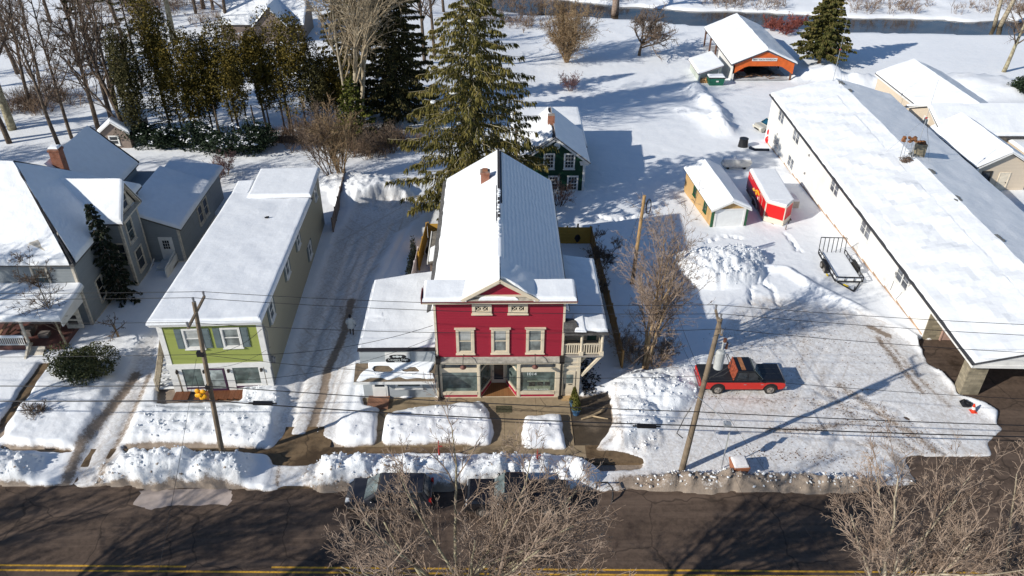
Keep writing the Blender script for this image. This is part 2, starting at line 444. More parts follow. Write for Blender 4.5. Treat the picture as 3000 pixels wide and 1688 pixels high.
DEEP = [([(420,1200),(470,1206),(700,1206),(825,1180),(805,1290),(770,1316),(600,1304),(400,1302),(355,1308)], .62, .16),
 [[(985,1228),(1095,1212),(1104,1308),(1010,1310)], .5, .1], [[(1128,1226),(1225,1206),(1392,1190),(1428,1214),(1443,1272),(1438,1306),(1122,1306)], .55, .12],
 [[(1535,1230),(1645,1226),(1655,1304),(1532,1304)], .5, .12], [[(20,1290),(60,1200),(180,1130),(330,1120),(250,1290),(190,1326),(15,1310)], .6, .06],
 [[(1790,1090),(2030,1085),(2040,1180),(1960,1262),(1850,1335),(1795,1300)], .42, .15], [[(690,1150),(835,1140),(825,1200),(700,1190)], .45, .2]]
for p, d, r in DEEP:
    m = blur(inpoly(wpoly(p), JX, JY).astype(float), .25); depth = depth * (1 - m) + d * m; rough = rough * (1 - m) + r * m
pk = blur(pack.astype(float), .2)
depth = depth * (1 - pk) + .055 * pk; rough = rough * (1 - pk) + .018 * pk
bank = np.zeros_like(RXX); bdirt = np.zeros_like(RXX)
yb = 32.75 - .023 * RXX + .25 * fbm(RXX * .35, RXX * 0 + 8, 3)
for x0, x1, h, w in ((-60, -27.6, .7, .85), (-23.8, -15.0, .95, .95), (-11.2, 5.3, .95, .95), (8.2, 24.4, .42, .62)):
    ends = 1 / (1 + np.exp(-(RXX - x0) * 5)) / (1 + np.exp((RXX - x1) * 5))
    yo = -.38 if x0 > 8 else 0.
    prof = np.exp(-np.abs((RYY - yb - yo - .3 * fbm(RXX * 1.1, RYY * .4, 3)) / w) ** 3) * ends * np.clip(1 + .9 * fbm(RXX * .7, RXX * 0 + 1, 4), .35, 1.5)
    bank = np.maximum(bank, h * prof); bdirt = np.maximum(bdirt, ends * np.clip(1.05 - (RYY - (yb - 1.1)) / (1.5 if x0 > 8 else .95), 0, 1.25) * np.clip(.7 + 1.1 * fbm(RXX * .9, RYY * 1.2 + 3, 5), .1, 1.3) * (1.1 if x0 > 8 else .85))
    rough = np.maximum(rough, .42 * np.minimum(1, prof * 1.6))
def mound(p, h, rx, ry, rg=.3, a=0.):
    global bank, rough
    c = G(*p); dx, dy = RXX - c[0], RYY - c[1]; ca, sa = math.cos(a), math.sin(a)
    u, v = dx * ca + dy * sa, -dx * sa + dy * ca
    k = np.clip(1 - (u / rx) ** 2 - (v / ry) ** 2 + .25 * fbm(RXX * .5, RYY * .5, 3), 0, 1) ** .8
    bank = np.maximum(bank, h * k); rough = np.maximum(rough, rg * np.minimum(1, k * 2.5))
mound((2095, 800), 1.75, 4.4, 3.2, .38); mound((2165, 775), 1.4, 2.6, 2.4, .3); mound((2000, 800), .9, 2.2, 2., .3)
mound((1090, 575), 1.5, 4.3, 3.6, .3); mound((1020, 545), 1.0, 3, 2.2, .25)
mound((1890, 1150), .55, 2.6, 1.6, .2); mound((1960, 1160), .35, 2.2, 1.5, .2); mound((1870, 1280), .45, 1.7, 1.7, .2); mound((1850, 1215), .4, 1.6, 1.6, .2)
for pts, h, w, rg in (([(2190, 790), (2300, 800), (2390, 858), (2560, 940), (2690, 1010)], .45, .5, .1), ([(2690, 1010), (2760, 1100), (2800, 1145)], .25, .35, .1)):
    d = seg(wpoly(pts)); bank = np.maximum(bank, h * np.exp(-(d / w) ** 2)); rough = np.maximum(rough, rg * np.exp(-(d / w) ** 2))
lump = fbm(RXX * 1.3, RYY * 1.3, 5); lump2 = np.abs(fbm(RXX * .8 + 30, RYY * .8, 5)); lump3 = np.maximum(0, vnoise(RXX * 3.1, RYY * 3.1) + .05) + .8 * np.maximum(0, vnoise(RXX * 5.3 + 9, RYY * 5.3)) + .5 * vnoise(RXX * 8.1 + 3, RYY * 8.1)
ridg = .5 - np.abs(vnoise(RXX * 1.7 + 4, RYY * 1.7 + .6 * RXX)) - .5 * np.abs(vnoise(RXX * 3.9, RYY * 3.9 + 8))
snow_h = depth + bank * (1 - pk * .9) + rough * (lump * .55 + lump2 * .45 + lump3 * .95 + ridg * .7 - .25) + .03 * fbm(RXX * .3, RYY * .3, 3)
# wheel ruts and footprints
def ruts(pts, off, dep, w):
    global snow_h
    p = wpoly(pts)
    for o in off:
        q = [(x + o, y) for x, y in p]; d = seg(q, JX2, JY2); snow_h = snow_h - dep * np.exp(-(d / w) ** 2)
ruts([(905, 1290), (960, 1085), (1025, 895), (1090, 700)], (-1.5, -.1), .10, .24); ruts([(850, 1300), (940, 1000), (1030, 800), (1120, 650)], (-.3, 1.3), .07, .2); ruts([(925, 1290), (990, 1050), (1060, 820), (1150, 650)], (.2, 1.75), .08, .2); ruts([(400, 1100), (322, 1204), (200, 1430)], (0, .3), .06, .25); ruts([(440, 1105), (318, 1343), (285, 1440)], (0,), .08, .22)
for pts in ([(2290, 1240), (2420, 1010), (2560, 960)], [(2350, 1330), (2500, 1130), (2640, 1050)], [(2150, 1150), (2320, 960)], [(2700, 1340), (2560, 1200), (2300, 1120), (2080, 1140)], [(2690, 1300), (2600, 1230), (2380, 1180)], [(2680, 1400), (2500, 1290), (2200, 1270)]): ruts(pts, (0, 1.6), .05, .2)
rng = random.Random(4)
def foot(pts, n):
    global snow_h
    p = wpoly(pts)
    for i in range(n):
        t = i / n * (len(p) - 1); k = int(t); f = t - k
        x = p[k][0] * (1 - f) + p[k + 1][0] * f + rng.uniform(-.18, .18); y = p[k][1] * (1 - f) + p[k + 1][1] * f + rng.uniform(-.1, .1)
        i0 = int((x - RX0) / RS); j0 = int((y - RY0) / RS)
        if 4 < i0 < len(rxs) - 4 and 4 < j0 < len(rys) - 4: snow_h[j0 - 2:j0 + 3, i0 - 1:i0 + 2] -= .12
foot([(2070, 715), (2110, 698), (2180, 705)], 16); foot([(2196, 890), (2200, 840), (2225, 825)], 16); foot([(2230, 830), (2260, 850), (2285, 900)], 18); foot([(2300, 690), (2350, 750)], 9); foot([(1750, 640), (1800, 650), (1860, 640)], 20)
foot([(2310, 700), (2338, 742)], 7)
cl = blur(clear.astype(float), .12)
cov = np.clip((.62 - cl) / .4, 0, 1)
snow_h = snow_h * cov - .12 * (1 - cov)
# dirt
def line_dirt(pts, w, k):
    global dirt
    dirt = np.maximum(dirt, k * np.exp(-(seg(wpoly(pts), JX2, JY2) / w) ** 2))
dirt = bdirt * .8 + (1 - cov) * 1.2
for pts, w, k in (([(400, 1100), (373, 1138), (322, 1204), (241, 1308), (185, 1440)], .55, .95), ([(440, 1105), (373, 1250), (318, 1343), (285, 1440)], .45, .82), ([(360, 1120), (390, 1180)], .9, .55), ([(270, 1330), (240, 1430)], .9, .5), ([(820, 1270), (960, 1250)], .9, .45), ([(930, 1180), (880, 1290)], .9, .5), ([(1030, 880), (1005, 985), (960, 1085), (945, 1160), (905, 1275)], .42, 1.15),
                  ([(1005, 985), (1000, 905)], .5, .7), ([(820, 1364), (812, 1425)], .25, .8), ([(900, 1364), (892, 1425)], .22, .7), ([(1800, 1150), (1812, 1230), (1822, 1320)], .25, .7), ([(2390, 985), (2590, 1010)], .3, 0),
                  ([(2550, 960), (2600, 985)], .5, 1.0), ([(2570, 990), (2640, 1080), (2700, 1150)], .45, .82), ([(2600, 1000), (2690, 1110), (2780, 1190)], .35, .74), ([(2250, 1262), (2360, 1262), (2500, 1240)], .45, .76), ([(2080, 1215), (2300, 1205)], .5, .6), ([(2500, 1300), (2660, 1320)], .6, .66),
                  ([(2460, 1130), (2560, 1200), (2650, 1260), (2760, 1335)], .7, .76), ([(2420, 1150), (2520, 1240), (2700, 1330)], .7, .68), ([(2130, 1265), (2230, 1268)], .25, .6), ([(2280, 1325), (2480, 1345)], .5, .45),
                  ([(2060, 1150), (2200, 1180), (2300, 1175)], .8, .62), ([(2300, 1160), (2450, 1200)], .9, .62), ([(2330, 900), (2360, 1000), (2340, 1120)], .5, .6), ([(2420, 1080), (2380, 1180)], .4, .64), ([(1830, 1415), (2000, 1420), (2300, 1428), (2600, 1450)], .95, 1.0), ([(2620, 1340), (2680, 1420)], .7, .8), ([(2690, 1345), (2900, 1320)], .5, .5), ([(470, 1145), (700, 1145)], .3, .4), ([(2360, 905), (2330, 990)], .5, .35),
                  ([(1700, 1168), (1760, 1160)], .4, .6), ([(1740, 1330), (1800, 1290), (1800, 1240)], .5, .7)):
    line_dirt(pts, w, k)
dirt = np.maximum(dirt, .25 * pk * (RXX > 9)); dirt = np.clip(dirt, 0, 1.3)

def axis(parts):
    a = []
    for x0, x1, st in parts: a += list(np.arange(x0, x1 - 1e-6, st))
    return np.array(a + [parts[-1][1]])
gx = axis([(-420, -120, 30), (-120, -60, 1.5), (-60, -33, .4), (-33, 36, .125), (36, 60, .4), (60, 120, 1.5), (120, 450, 30)])
gy = axis([(-80, 10, 15), (10, 29, .8), (29, 47, .125), (47, 84, .24), (84, 110, .6), (110, 180, .9), (180, 260, 4), (260, 600, 40)])
GX, GY = np.meshgrid(gx, gy)
def samp(a, fill):
    u = (GX - RX0) / RS; v = (GY - RY0) / RS
    i = np.clip(u.astype(int), 0, a.shape[1] - 2); j = np.clip(v.astype(int), 0, a.shape[0] - 2); f = np.clip(u - i, 0, 1); g = np.clip(v - j, 0, 1)
    r = (a[j, i] * (1 - f) + a[j, i + 1] * f) * (1 - g) + (a[j + 1, i] * (1 - f) + a[j + 1, i + 1] * f) * g
    ins = (GX > RX0) & (GX < RX1 - .2) & (GY > RY0) & (GY < RY1 - .2)
    return np.where(ins, r, fill)
far_h = .26 + .1 * fbm(GX * .12, GY * .12, 4) + .05 * fbm(GX * .6, GY * .6, 3)
# snow piles and windrows beyond the fine raster
def fmound(p, h, rx, ry):
    global far_h
    c = G(*p); k = np.clip(1 - ((GX - c[0]) / rx) ** 2 - ((GY - c[1]) / ry) ** 2 + .3 * fbm(GX * .5, GY * .5, 3), 0, 1); far_h = far_h + h * k * (1 + .45 * fbm(GX * .9, GY * .9, 3))
fmound((2860, 262), 1.7, 9, 6); fmound((2400, 225), 1.2, 5, 3); fmound((2470, 245), 1.1, 4, 3); fmound((2560, 250), .9, 5, 2.5)
for pts, h, w in (([(2035, 265), (2075, 310), (2110, 360), (2118, 390)], .9, 1.3), ([(2000, 330), (2060, 350), (2110, 395)], .5, 1.5), ([(2330, 235), (2420, 235)], .6, 1.2)):
    d = seg(wpoly(pts), GX, GY); far_h = far_h + h * np.exp(-(d / w) ** 2) * (1 + .7 * fbm(GX * .7, GY * .7, 3))
yard = blur(inpoly(wpoly([(1500, 700), (2300, 640), (2250, 520), (2200, 420), (1720, 430), (1700, 520)]), RXX, RYY).astype(float), .4)
snow_f = samp(snow_h, 0.); ins = (GX > RX0 + .5) & (GX < RX1 - .7) & (GY > RY0 + .5) & (GY < RY1 - .7)
sx = np.clip(np.minimum.reduce([GX - RX0 - .5, RX1 - .7 - GX, GY - RY0 - .5, RY1 - .7 - GY]) / 3, 0, 1)
hh = np.where(ins, snow_f * sx + far_h * (1 - sx), far_h)
# the road runs on past the fine raster
re_ = 31.75 - .023 * GX
onroad = (GY < re_) & (GY > re_ - 11.2)
hh = np.where(onroad & ((GX < -38) | (GX > 38)), -.12, hh)
hh = np.where((GY <= re_ - 11.2) & (GY > re_ - 13.2), .5, hh)
# creek bed
CREEK_S = [(-60, 172), (3, 158), (17, 156.5), (37, 150.5), (68, 145.5), (100, 143), (160, 142)]
CREEK_N = [(-60, 186), (3, 176), (17, 169), (38, 163), (70, 157), (103, 155), (160, 154)]
ys_ = np.interp(GX, *zip(*CREEK_S)) + .8 * fbm(GX * .2, GX * 0 + 2, 3); yn_ = np.interp(GX, *zip(*CREEK_N)) + 2.2 * fbm(GX * .13, GX * 0 + 7, 3)
bed = np.clip(np.minimum(GY - ys_, yn_ - GY) / 1.2, 0, 1)
hh = hh * (1 - bed) - 1.3 * bed + np.clip((GY - yn_) / 6, 0, 1) * (.35 + .9 * np.abs(fbm(GX * .15, GY * .2, 4)))
ZZ = gzv(GX, GY) + hh
DD = samp(dirt, 0.); PK = samp(pk, 0.)
DD = np.where(onroad & ((GX < -38) | (GX > 38)), 1.2, DD)
DD = np.maximum(DD, bed * 1.2)
# leaf mould showing under the woods
wood = np.clip((-GX - 12) / 10, 0, 1) * np.clip((GY - 78) / 8, 0, 1)
DD = np.maximum(DD, wood * np.clip(.9 * fbm(GX * .25, GY * .25, 5) - .05, 0, .55))
me = bpy.data.meshes.new('ground'); ny, nx = GX.shape
co = np.stack([GX, GY, ZZ], -1).reshape(-1, 3).astype(np.float32)
idx = np.arange(nx * ny).reshape(ny, nx)
fa = np.stack([idx[:-1, :-1], idx[:-1, 1:], idx[1:, 1:], idx[1:, :-1]], -1).reshape(-1, 4)
me.vertices.add(len(co)); me.vertices.foreach_set('co', co.ravel())
me.loops.add(fa.size); me.loops.foreach_set('vertex_index', fa.ravel().astype(np.int32))
me.polygons.add(len(fa)); me.polygons.foreach_set('loop_start', np.arange(0, fa.size, 4, dtype=np.int32)); me.polygons.foreach_set('loop_total', np.full(len(fa), 4, np.int32))
me.polygons.foreach_set('use_smooth', np.ones(len(fa), bool)); me.update(calc_edges=True); me.validate()
RG = samp(np.clip(rough * cov, 0, .5) * 2.2, .0)
for nm, arr in (('dirt', DD), ('pack', PK), ('lumpy', RG)):
    at = me.attributes.new(nm, 'FLOAT', 'POINT'); at.data.foreach_set('value', arr.ravel().astype(np.float32))
m, nt, b = nodes('ground snow')
co_ = coord(nt)
ad = N(nt, 'ShaderNodeAttribute', attribute_name='dirt').outputs['Fac']; ap = N(nt, 'ShaderNodeAttribute', attribute_name='pack').outputs['Fac']
n1 = noise(nt, co_, .9, 6, .65); n2 = noise(nt, co_, 5., 6, .7); n3 = noise(nt, co_, 16., 4, .7)
snowc = mixc(nt, ramp(nt, n1, .3, .7), (.83, .855, .885), (.875, .89, .91))
packc = mixc(nt, ramp(nt, n2, .35, .65), (.61, .595, .58), (.82, .825, .835))
mps = []
for ang_, sc_x in ((1.0, .35), (2.3, .45), (1.52, .8)):
    mp_ = N(nt, 'ShaderNodeMapping', vector_type='TEXTURE'); mp_.inputs['Rotation'].default_value = (0, 0, ang_); mp_.inputs['Scale'].default_value = (9 + 8 * sc_x, .42, 1); nt.links.new(co_, mp_.inputs[0]); mps.append(noise(nt, mp_.outputs[0], 1.0, 6, .7))
strk = mth(nt, 'MAXIMUM', mth(nt, 'MAXIMUM', mps[0], mps[1]), mps[2])
packc = mixc(nt, mth(nt, 'MULTIPLY', ramp(nt, strk, .52, .74), .75), packc, (.47, .40, .34))
packc = mixc(nt, mth(nt, 'MULTIPLY', ramp(nt, n3, .56, .72), .55), packc, (.34, .26, .19))
c = mixc(nt, mth(nt, 'MULTIPLY', ap, ramp(nt, n1, .12, .5)), snowc, packc)
dirtc = mixc(nt, ramp(nt, n2, .3, .7), (.085, .055, .034), (.21, .15, .1))
thr = mth(nt, 'ADD', mth(nt, 'MULTIPLY', n2, .75), mth(nt, 'ADD', mth(nt, 'MULTIPLY', n3, .55), mth(nt, 'MULTIPLY', n1, .3)))
fac = ramp(nt, mth(nt, 'SUBTRACT', mth(nt, 'MULTIPLY', ad, 1.0), mth(nt, 'SUBTRACT', thr, .18)), -.06, .26)
c = mixc(nt, mth(nt, 'MULTIPLY', fac, .9), c, dirtc)
slush = mth(nt, 'MULTIPLY', ramp(nt, ad, .1, .9), .32)
c = mixc(nt, slush, c, (.43, .34, .26))
nt.links.new(c, b.inputs['Base Color']); b.inputs['Roughness'].default_value = .6; b.inputs['Specular IOR Level'].default_value = .2
hgt = mth(nt, 'ADD', n1, mth(nt, 'ADD', mth(nt, 'MULTIPLY', n2, .35), mth(nt, 'MULTIPLY', n3, .16)))
al = N(nt, 'ShaderNodeAttribute', attribute_name='lumpy').outputs['Fac']
n4 = noise(nt, co_, 7., 6, .75)
hgt = mth(nt, 'ADD', hgt, mth(nt, 'ADD', mth(nt, 'MULTIPLY', mth(nt, 'MULTIPLY', n4, al), 2.2), mth(nt, 'MULTIPLY', mth(nt, 'MULTIPLY', strk, ap), .3)))
bump(nt, b, hgt, .42, .13)
me.materials.append(m)
ground = bpy.data.objects.new('ground', me); COL.objects.link(ground); ground['kind'] = 'structure'

# loose lumps thrown up by plough and shovel
def chunks(name, mat, test, n, r0, r1, seed):
    rg = random.Random(seed); mb = MB(); k = 0
    while k < n:
        x, y = rg.uniform(-34, 36), rg.uniform(30.8, 62); i = int((x - RX0) / RS); j = int((y - RY0) / RS)
        if cov[j, i] < .4 or rg.random() > test(x, y, i, j): 
            k += .05; continue
        r = rg.uniform(r0, r1) * rg.uniform(.5, 1); z = float(snow_h[j, i]) + gz(x, y); mb.ball((x, y, z + r * .15), (r * rg.uniform(.7, 1.3), r * rg.uniform(.7, 1.3), r * rg.uniform(.5, .9)), 5, 3, .7, rg); k += 1
    mb.build(name, mat, None, kind='stuff')
chunks('snow_lumps', SNOW, lambda x, y, i, j: min(1, max(0, rough[j, i] - .09) * 5), 3200, .03, .13, 3)
chunks('dirty_snow_lumps', M('gritty snow', (.42, .34, .27), .9, .35, 6), lambda x, y, i, j: min(1, bdirt[j, i] * .8) if rough[j, i] > .08 else 0, 2200, .03, .11, 4)
chunks('kerb_snow_lumps', M('greyish snow', (.68, .66, .63), .9, .2, 6), lambda x, y, i, j: min(1, bdirt[j, i] * .8) if x > 7 and rough[j, i] > .05 else 0, 1200, .03, .12, 5)

# dead leaves blown and driven into the packed snow of the lot
rg = random.Random(21); mb = MB()
for pts, w_, n in (([(2460, 1130), (2560, 1200), (2650, 1260), (2760, 1335)], 1.3, 420), ([(2420, 1150), (2520, 1240), (2700, 1330)], 1.2, 300), ([(2250, 1262), (2360, 1262), (2500, 1240)], .5, 200), ([(2060, 1150), (2300, 1170), (2450, 1200)], 1.2, 200), ([(2300, 900), (2350, 1000), (2330, 1120)], 1.0, 130), ([(2570, 990), (2640, 1080), (2720, 1160)], .9, 200), ([(2150, 1330), (2480, 1345)], .7, 300), ([(1900, 1440), (2300, 1445), (2600, 1450)], .5, 500), ([(2100, 1000), (2500, 1000)], 3., 300)):
    p = wpoly(pts)
    for k in range(n):
        t = rg.random() * (len(p) - 1); i_ = min(int(t), len(p) - 2); f = t - i_; x = p[i_][0] * (1 - f) + p[i_ + 1][0] * f + rg.gauss(0, w_ * .5); y = p[i_][1] * (1 - f) + p[i_ + 1][1] * f + rg.gauss(0, w_ * .5)
        i = int((x - RX0) / RS); j = int((y - RY0) / RS)
        if not (0 < i < len(rxs) - 1 and 0 < j < len(rys) - 1) or cov[j, i] < .5: continue
        z = float(snow_h[j, i]) + gz(x, y) + .02; a = rg.uniform(0, 6.28); r = rg.uniform(.025, .06); u = Vector((math.cos(a) * r, math.sin(a) * r, rg.uniform(-.01, .02))); v = Vector((-math.sin(a) * r * .6, math.cos(a) * r * .6, rg.uniform(-.01, .02))); c = Vector((x, y, z)); mb.add([c - u, c + v, c + u, c - v], [(0, 1, 2, 3)])
mb.build('leaf_litter', Mleaf('dead leaves', [(.07, .035, .018), (.16, .085, .04), (.26, .15, .08)]), None, kind='stuff')

# ------------------------------------------------------------------ pavements
def pav(name, col, wet, patch, wr=.25, dr=.8, crack=False, mott=.4):
    m, nt, b = nodes(name)
    co = coord(nt)
    a = noise(nt, co, .45, 6, .62); a2 = noise(nt, co, 3., 6, .7); a3 = noise(nt, co, 30., 3, .7)
    mp = N(nt, 'ShaderNodeMapping'); mp.inputs['Scale'].default_value = (.05, 1.0, 1); nt.links.new(co, mp.inputs[0])
    st = noise(nt, mp.outputs[0], 1.4, 5, .6)
    c = mixc(nt, ramp(nt, a2, .3, .7), tuple(v * (1 - mott) for v in col), tuple(v * (1 + mott) for v in col))
    c = mixc(nt, mth(nt, 'MULTIPLY', ramp(nt, st, .42, .68), .65), c, patch)
    vo = N(nt, 'ShaderNodeTexVoronoi', feature='DISTANCE_TO_EDGE'); vo.inputs['Scale'].default_value = .22; dv = N(nt, 'ShaderNodeVectorMath', operation='ADD'); nz_ = N(nt, 'ShaderNodeTexNoise'); nz_.inputs['Scale'].default_value = .8; nt.links.new(co, nz_.inputs['Vector']); nt.links.new(co, dv.inputs[0]); nt.links.new(nz_.outputs['Color'], dv.inputs[1]); nt.links.new(dv.outputs[0], vo.inputs['Vector'])
    c = mixc(nt, mth(nt, 'MULTIPLY', ramp(nt, vo.outputs['Distance'], .012, .004), .6), c, tuple(v * .3 for v in col))
    wf = ramp(nt, mth(nt, 'ADD', a, mth(nt, 'MULTIPLY', a2, .3)), wet - .08, wet + .08)
    c = mixc(nt, mth(nt, 'MULTIPLY', wf, .8), c, tuple(v * .38 for v in col))
    c = mixc(nt, mth(nt, 'MULTIPLY', ramp(nt, a3, .6, .8), .35), c, tuple(min(1, v * 2.2) for v in col))
    nt.links.new(c, b.inputs['Base Color'])
    nt.links.new(mth(nt, 'SUBTRACT', dr, mth(nt, 'MULTIPLY', wf, dr - wr)), b.inputs['Roughness'])
    b.inputs['Specular IOR Level'].default_value = .35
    bump(nt, b, mth(nt, 'ADD', a3, a2), .25, .01); return m
ASPH = pav('wet brown asphalt', (.085, .058, .042), .78, (.15, .105, .078), .4, .85, mott=.3)
CONC = pav('concrete', (.30, .23, .145), .76, (.24, .18, .11), .4, .9, mott=.15)
WETC = pav('wet concrete', (.15, .10, .055), .68, (.2, .14, .08), .35, .85, mott=.3)
GRAV = pav('wet gravel', (.13, .10, .07), .6, (.2, .16, .12), .3, .9)
def sheet(name, mat, pts, z=0.0, th=0):
    mb = MB()
    if th: mb.prism([(x, y, z - th) for x, y in pts], (0, 0, th))
    else: mb.quad(*[(x, y, z) for x, y in pts])
    return mb.build(name, mat, kind='structure')
def ye(x): return 31.9 - .023 * x
sheet('road', ASPH, [(-400, ye(-400) - 11.5), (400, ye(400) - 11.5), (400, ye(400) + .7), (-400, ye(-400) + .7)], -.02)
YEL = M('yellow road paint', (.55, .30, .03), .7, .25, 6, stain=.9, stain_col=(.09, .065, .045))
FADE = M('worn white road paint', (.42, .38, .34), .8, .3, 6, stain=.8, stain_col=(.07, .055, .045))
for dy in (.13, -.17):
    mb = MB()
    for k in range(-16, 17):
        x0, x1 = k * 12., k * 12. + (11.98 if not (k == -2 and dy > 0) else 7.5)
        y0, y1 = 26.19 - .023 * x0 + dy, 26.19 - .023 * x1 + dy
        mb.quad((x0, y0 - .055, -.016), (x1, y1 - .055, -.016), (x1, y1 + .055, -.016), (x0, y0 + .055, -.016))
    mb.build('road_marking', YEL, kind='structure')
# pale dried salt patch beside the left bank, old patch seams
pp = [W(*p) for p in ((410, 1438), (560, 1430), (672, 1432), (683, 1450), (672, 1480), (520, 1482), (440, 1490), (392, 1480))]
SALT = M('frozen slush', (.42, .35, .31), .5, .2, 1.2, bmp=.1)
mb = MB(); cc = sum(pp, Vector()) / len(pp); ring = []
for i in range(40):
    t = i / 40 * len(pp); k = int(t); f = t - k; p = pp[k] * (1 - f) + pp[(k + 1) % len(pp)] * f
    ring.append((p[0] + .25 * float(vnoise(np.array(i * .9), np.array(2.))), p[1] + .2 * float(vnoise(np.array(i * .9), np.array(7.))), -.012))
mb.quad(*ring); mb.build('ice_patch', SALT, kind='structure')
sheet('sidewalk', WETC, [(-60, 35.45), (-60, 34.0), (-9.6, 33.85), (9, 33.75), (9.2, 35.3)], .02, .14)
# joints are cut as separate slabs of the shop apron
xs = [-9.7, -7.1, -4.6, -2.1, .4, 2.5, 4.75]
for i in range(len(xs) - 1): sheet('apron', CONC, [(xs[i] + .008, 35.35), (xs[i + 1] - .008, 35.35), (xs[i + 1] - .008, 39.95), (xs[i] + .008, 39.95)], .035, .15)
sheet('sidewalk_light', CONC, [(-2.2, 34.1), (5.4, 34.1), (5.4, 35.3), (-2.2, 35.3)], .028, .1)
sheet('gravel_strip', GRAV, [(4.8, 35.3), (7.6, 35.3), (8.2, 41.5), (4.8, 41.5)], .015)
sheet('driveway_apron', WETC, [(-15.5, 32.0), (-10.6, 32.0), (-10.4, 37.2), (-15.0, 37.2)], .012)
sheet('forecourt', ASPH, [(24., 31.2), (75, 29.9), (75, 46.6), (31.5, 46.6), (28.5, 43)], -.008)
sheet('front_walk', WETC, [(-38, 34.2), (-33.4, 34.2), (-30.5, 40), (-31.5, 44.5), (-35.5, 44.5)], .01)
# creek
m, nt, b = nodes('creek water')
co_ = coord(nt); a = noise(nt, co_, .35, 5, .6)
nt.links.new(mixc(nt, ramp(nt, a, .35, .65), (.018, .015, .012), (.06, .045, .03)), b.inputs['Base Color']); b.inputs['Roughness'].default_value = .12
bump(nt, b, noise(nt, co_, 2.5, 4), .12, .05)
sheet('water', m, [(-120, 190), (-60, 170), (17, 154), (37, 148), (68, 143), (100, 140.5), (200, 140), (200, 160), (103, 158), (70, 161), (38, 169), (17, 174), (-60, 195)], gz(60, 150) - .12)
# ------------------------------------------------------------------ red storefront house
UX, UY, UZ = Vector((1, 0, 0)), Vector((0, 1, 0)), Vector((0, 0, 1))
FN = Vector((0, -1, 0))
FY = 39.93
def fx(px, py=1115): return WY(px, py, FY)[0]
def fz(py, px=1460): return WY(px, py, FY)[2]
RED = Mlines('red clapboard', (.30, .016, .036), .13, 2, .55, .07, .7, .3, scale=1.)
REDP = M('red panel paint', (.36, .016, .05), .5, .08)
red = thing('storefront_house', 'red clapboard storefront house with cream trim and a small front gable', 'house', (0.1, FY, 0))
xl, xr = -3.98, 4.22; RB = 58.5; ZE, ZR = 6.95, 9.62; xm = .12
b = MB()
b.prism([(xl + .06, FY, 3.3), (xr - .06, FY, 3.3), (xr - .06, FY, 8.05), (xl + .06, FY, 8.05)], (0, .5, 0))
xe0, xe1 = fx(1408), fx(1514); xd0, xd1 = xe0 + .72, xe1 - .72
b.box(xl + .06, FY + .12, 0, xe0 - .05, FY + 2.2, 3.2); b.box(xe1 + .05, FY + .12, 0, xr - .06, FY + 2.2, 3.2)
b.build('wall', RED, red)
b = MB(); b.prism([(xl + .08, FY + .5, 3.2), (xr - .08, FY + .5, 3.2), (xr - .08, FY + .5, ZE), (xm, FY + .5, ZR - .12), (xl + .08, FY + .5, ZE)], (0, RB - FY - .5, 0))
b.box(xl + .08, FY + 2.2, -1.2, xr - .08, RB - .003, 3.2); b.build('side_wall', Mlines('pale side siding', (.5, .47, .42), .13, 2, .6, .07, .5, .25), red)
# cream storefront woodwork
b = MB().plane((0, FY, 0), UX, FN)
zs = dict(base=.1, p0=fz(1160), p1=fz(1152.5), s1=fz(1144.5), g1=fz(1088.5), t0=fz(1076.5), t1=fz(1064), bnd=fz(1054), led=fz(1045))
for a0, a1 in ((fx(1279), fx(1296)), (fx(1398), fx(1408)), (fx(1514), fx(1525)), (fx(1625), fx(1641))):
    b.box(a0, 0, -.15, a1, zs['t1'], .10); b.box(a0 + .05, .15, .1, a1 - .05, zs['t1'] - .1, .125)
for a0, a1 in ((fx(1296), fx(1398)), (fx(1525), fx(1625))):
    b.box(a0, 0, -.12, a1, zs['base'], .1); b.box(a0, zs['p1'], -.12, a1, zs['s1'], .14); b.box(a0, zs['g1'], -.12, a1, zs['t0'], .08)
b.box(xl - .05, zs['t1'], -.1, fx(1645), zs['bnd'], .13)
b.box(xe0, 0, -.12, xe1, .08, .04)
for x0_, x1_ in ((xl - .02, xl + .12), (xr - .12, xr + .02)): b.box(x0_, zs['led'], -.05, x1_, 7.96, .035)
b.build('storefront_frame', CREAM, red)
b = MB().plane((0, FY, 0), UX, FN); b.prism([(xl - .08, zs['bnd'] - .002, .30), (xr + .08, zs['bnd'] - .002, .30), (xr + .08, zs['led'], .02), (xl - .08, zs['led'], .02)], (0, -.05, 0))
b.box(xl - .06, zs['bnd'] - .06, 0, xr + .06, zs['bnd'] - .004, .24)
b.build('ledge', M('weathered grey wood', (.36, .33, .28), .85, .2, 4, stain=.4), red)
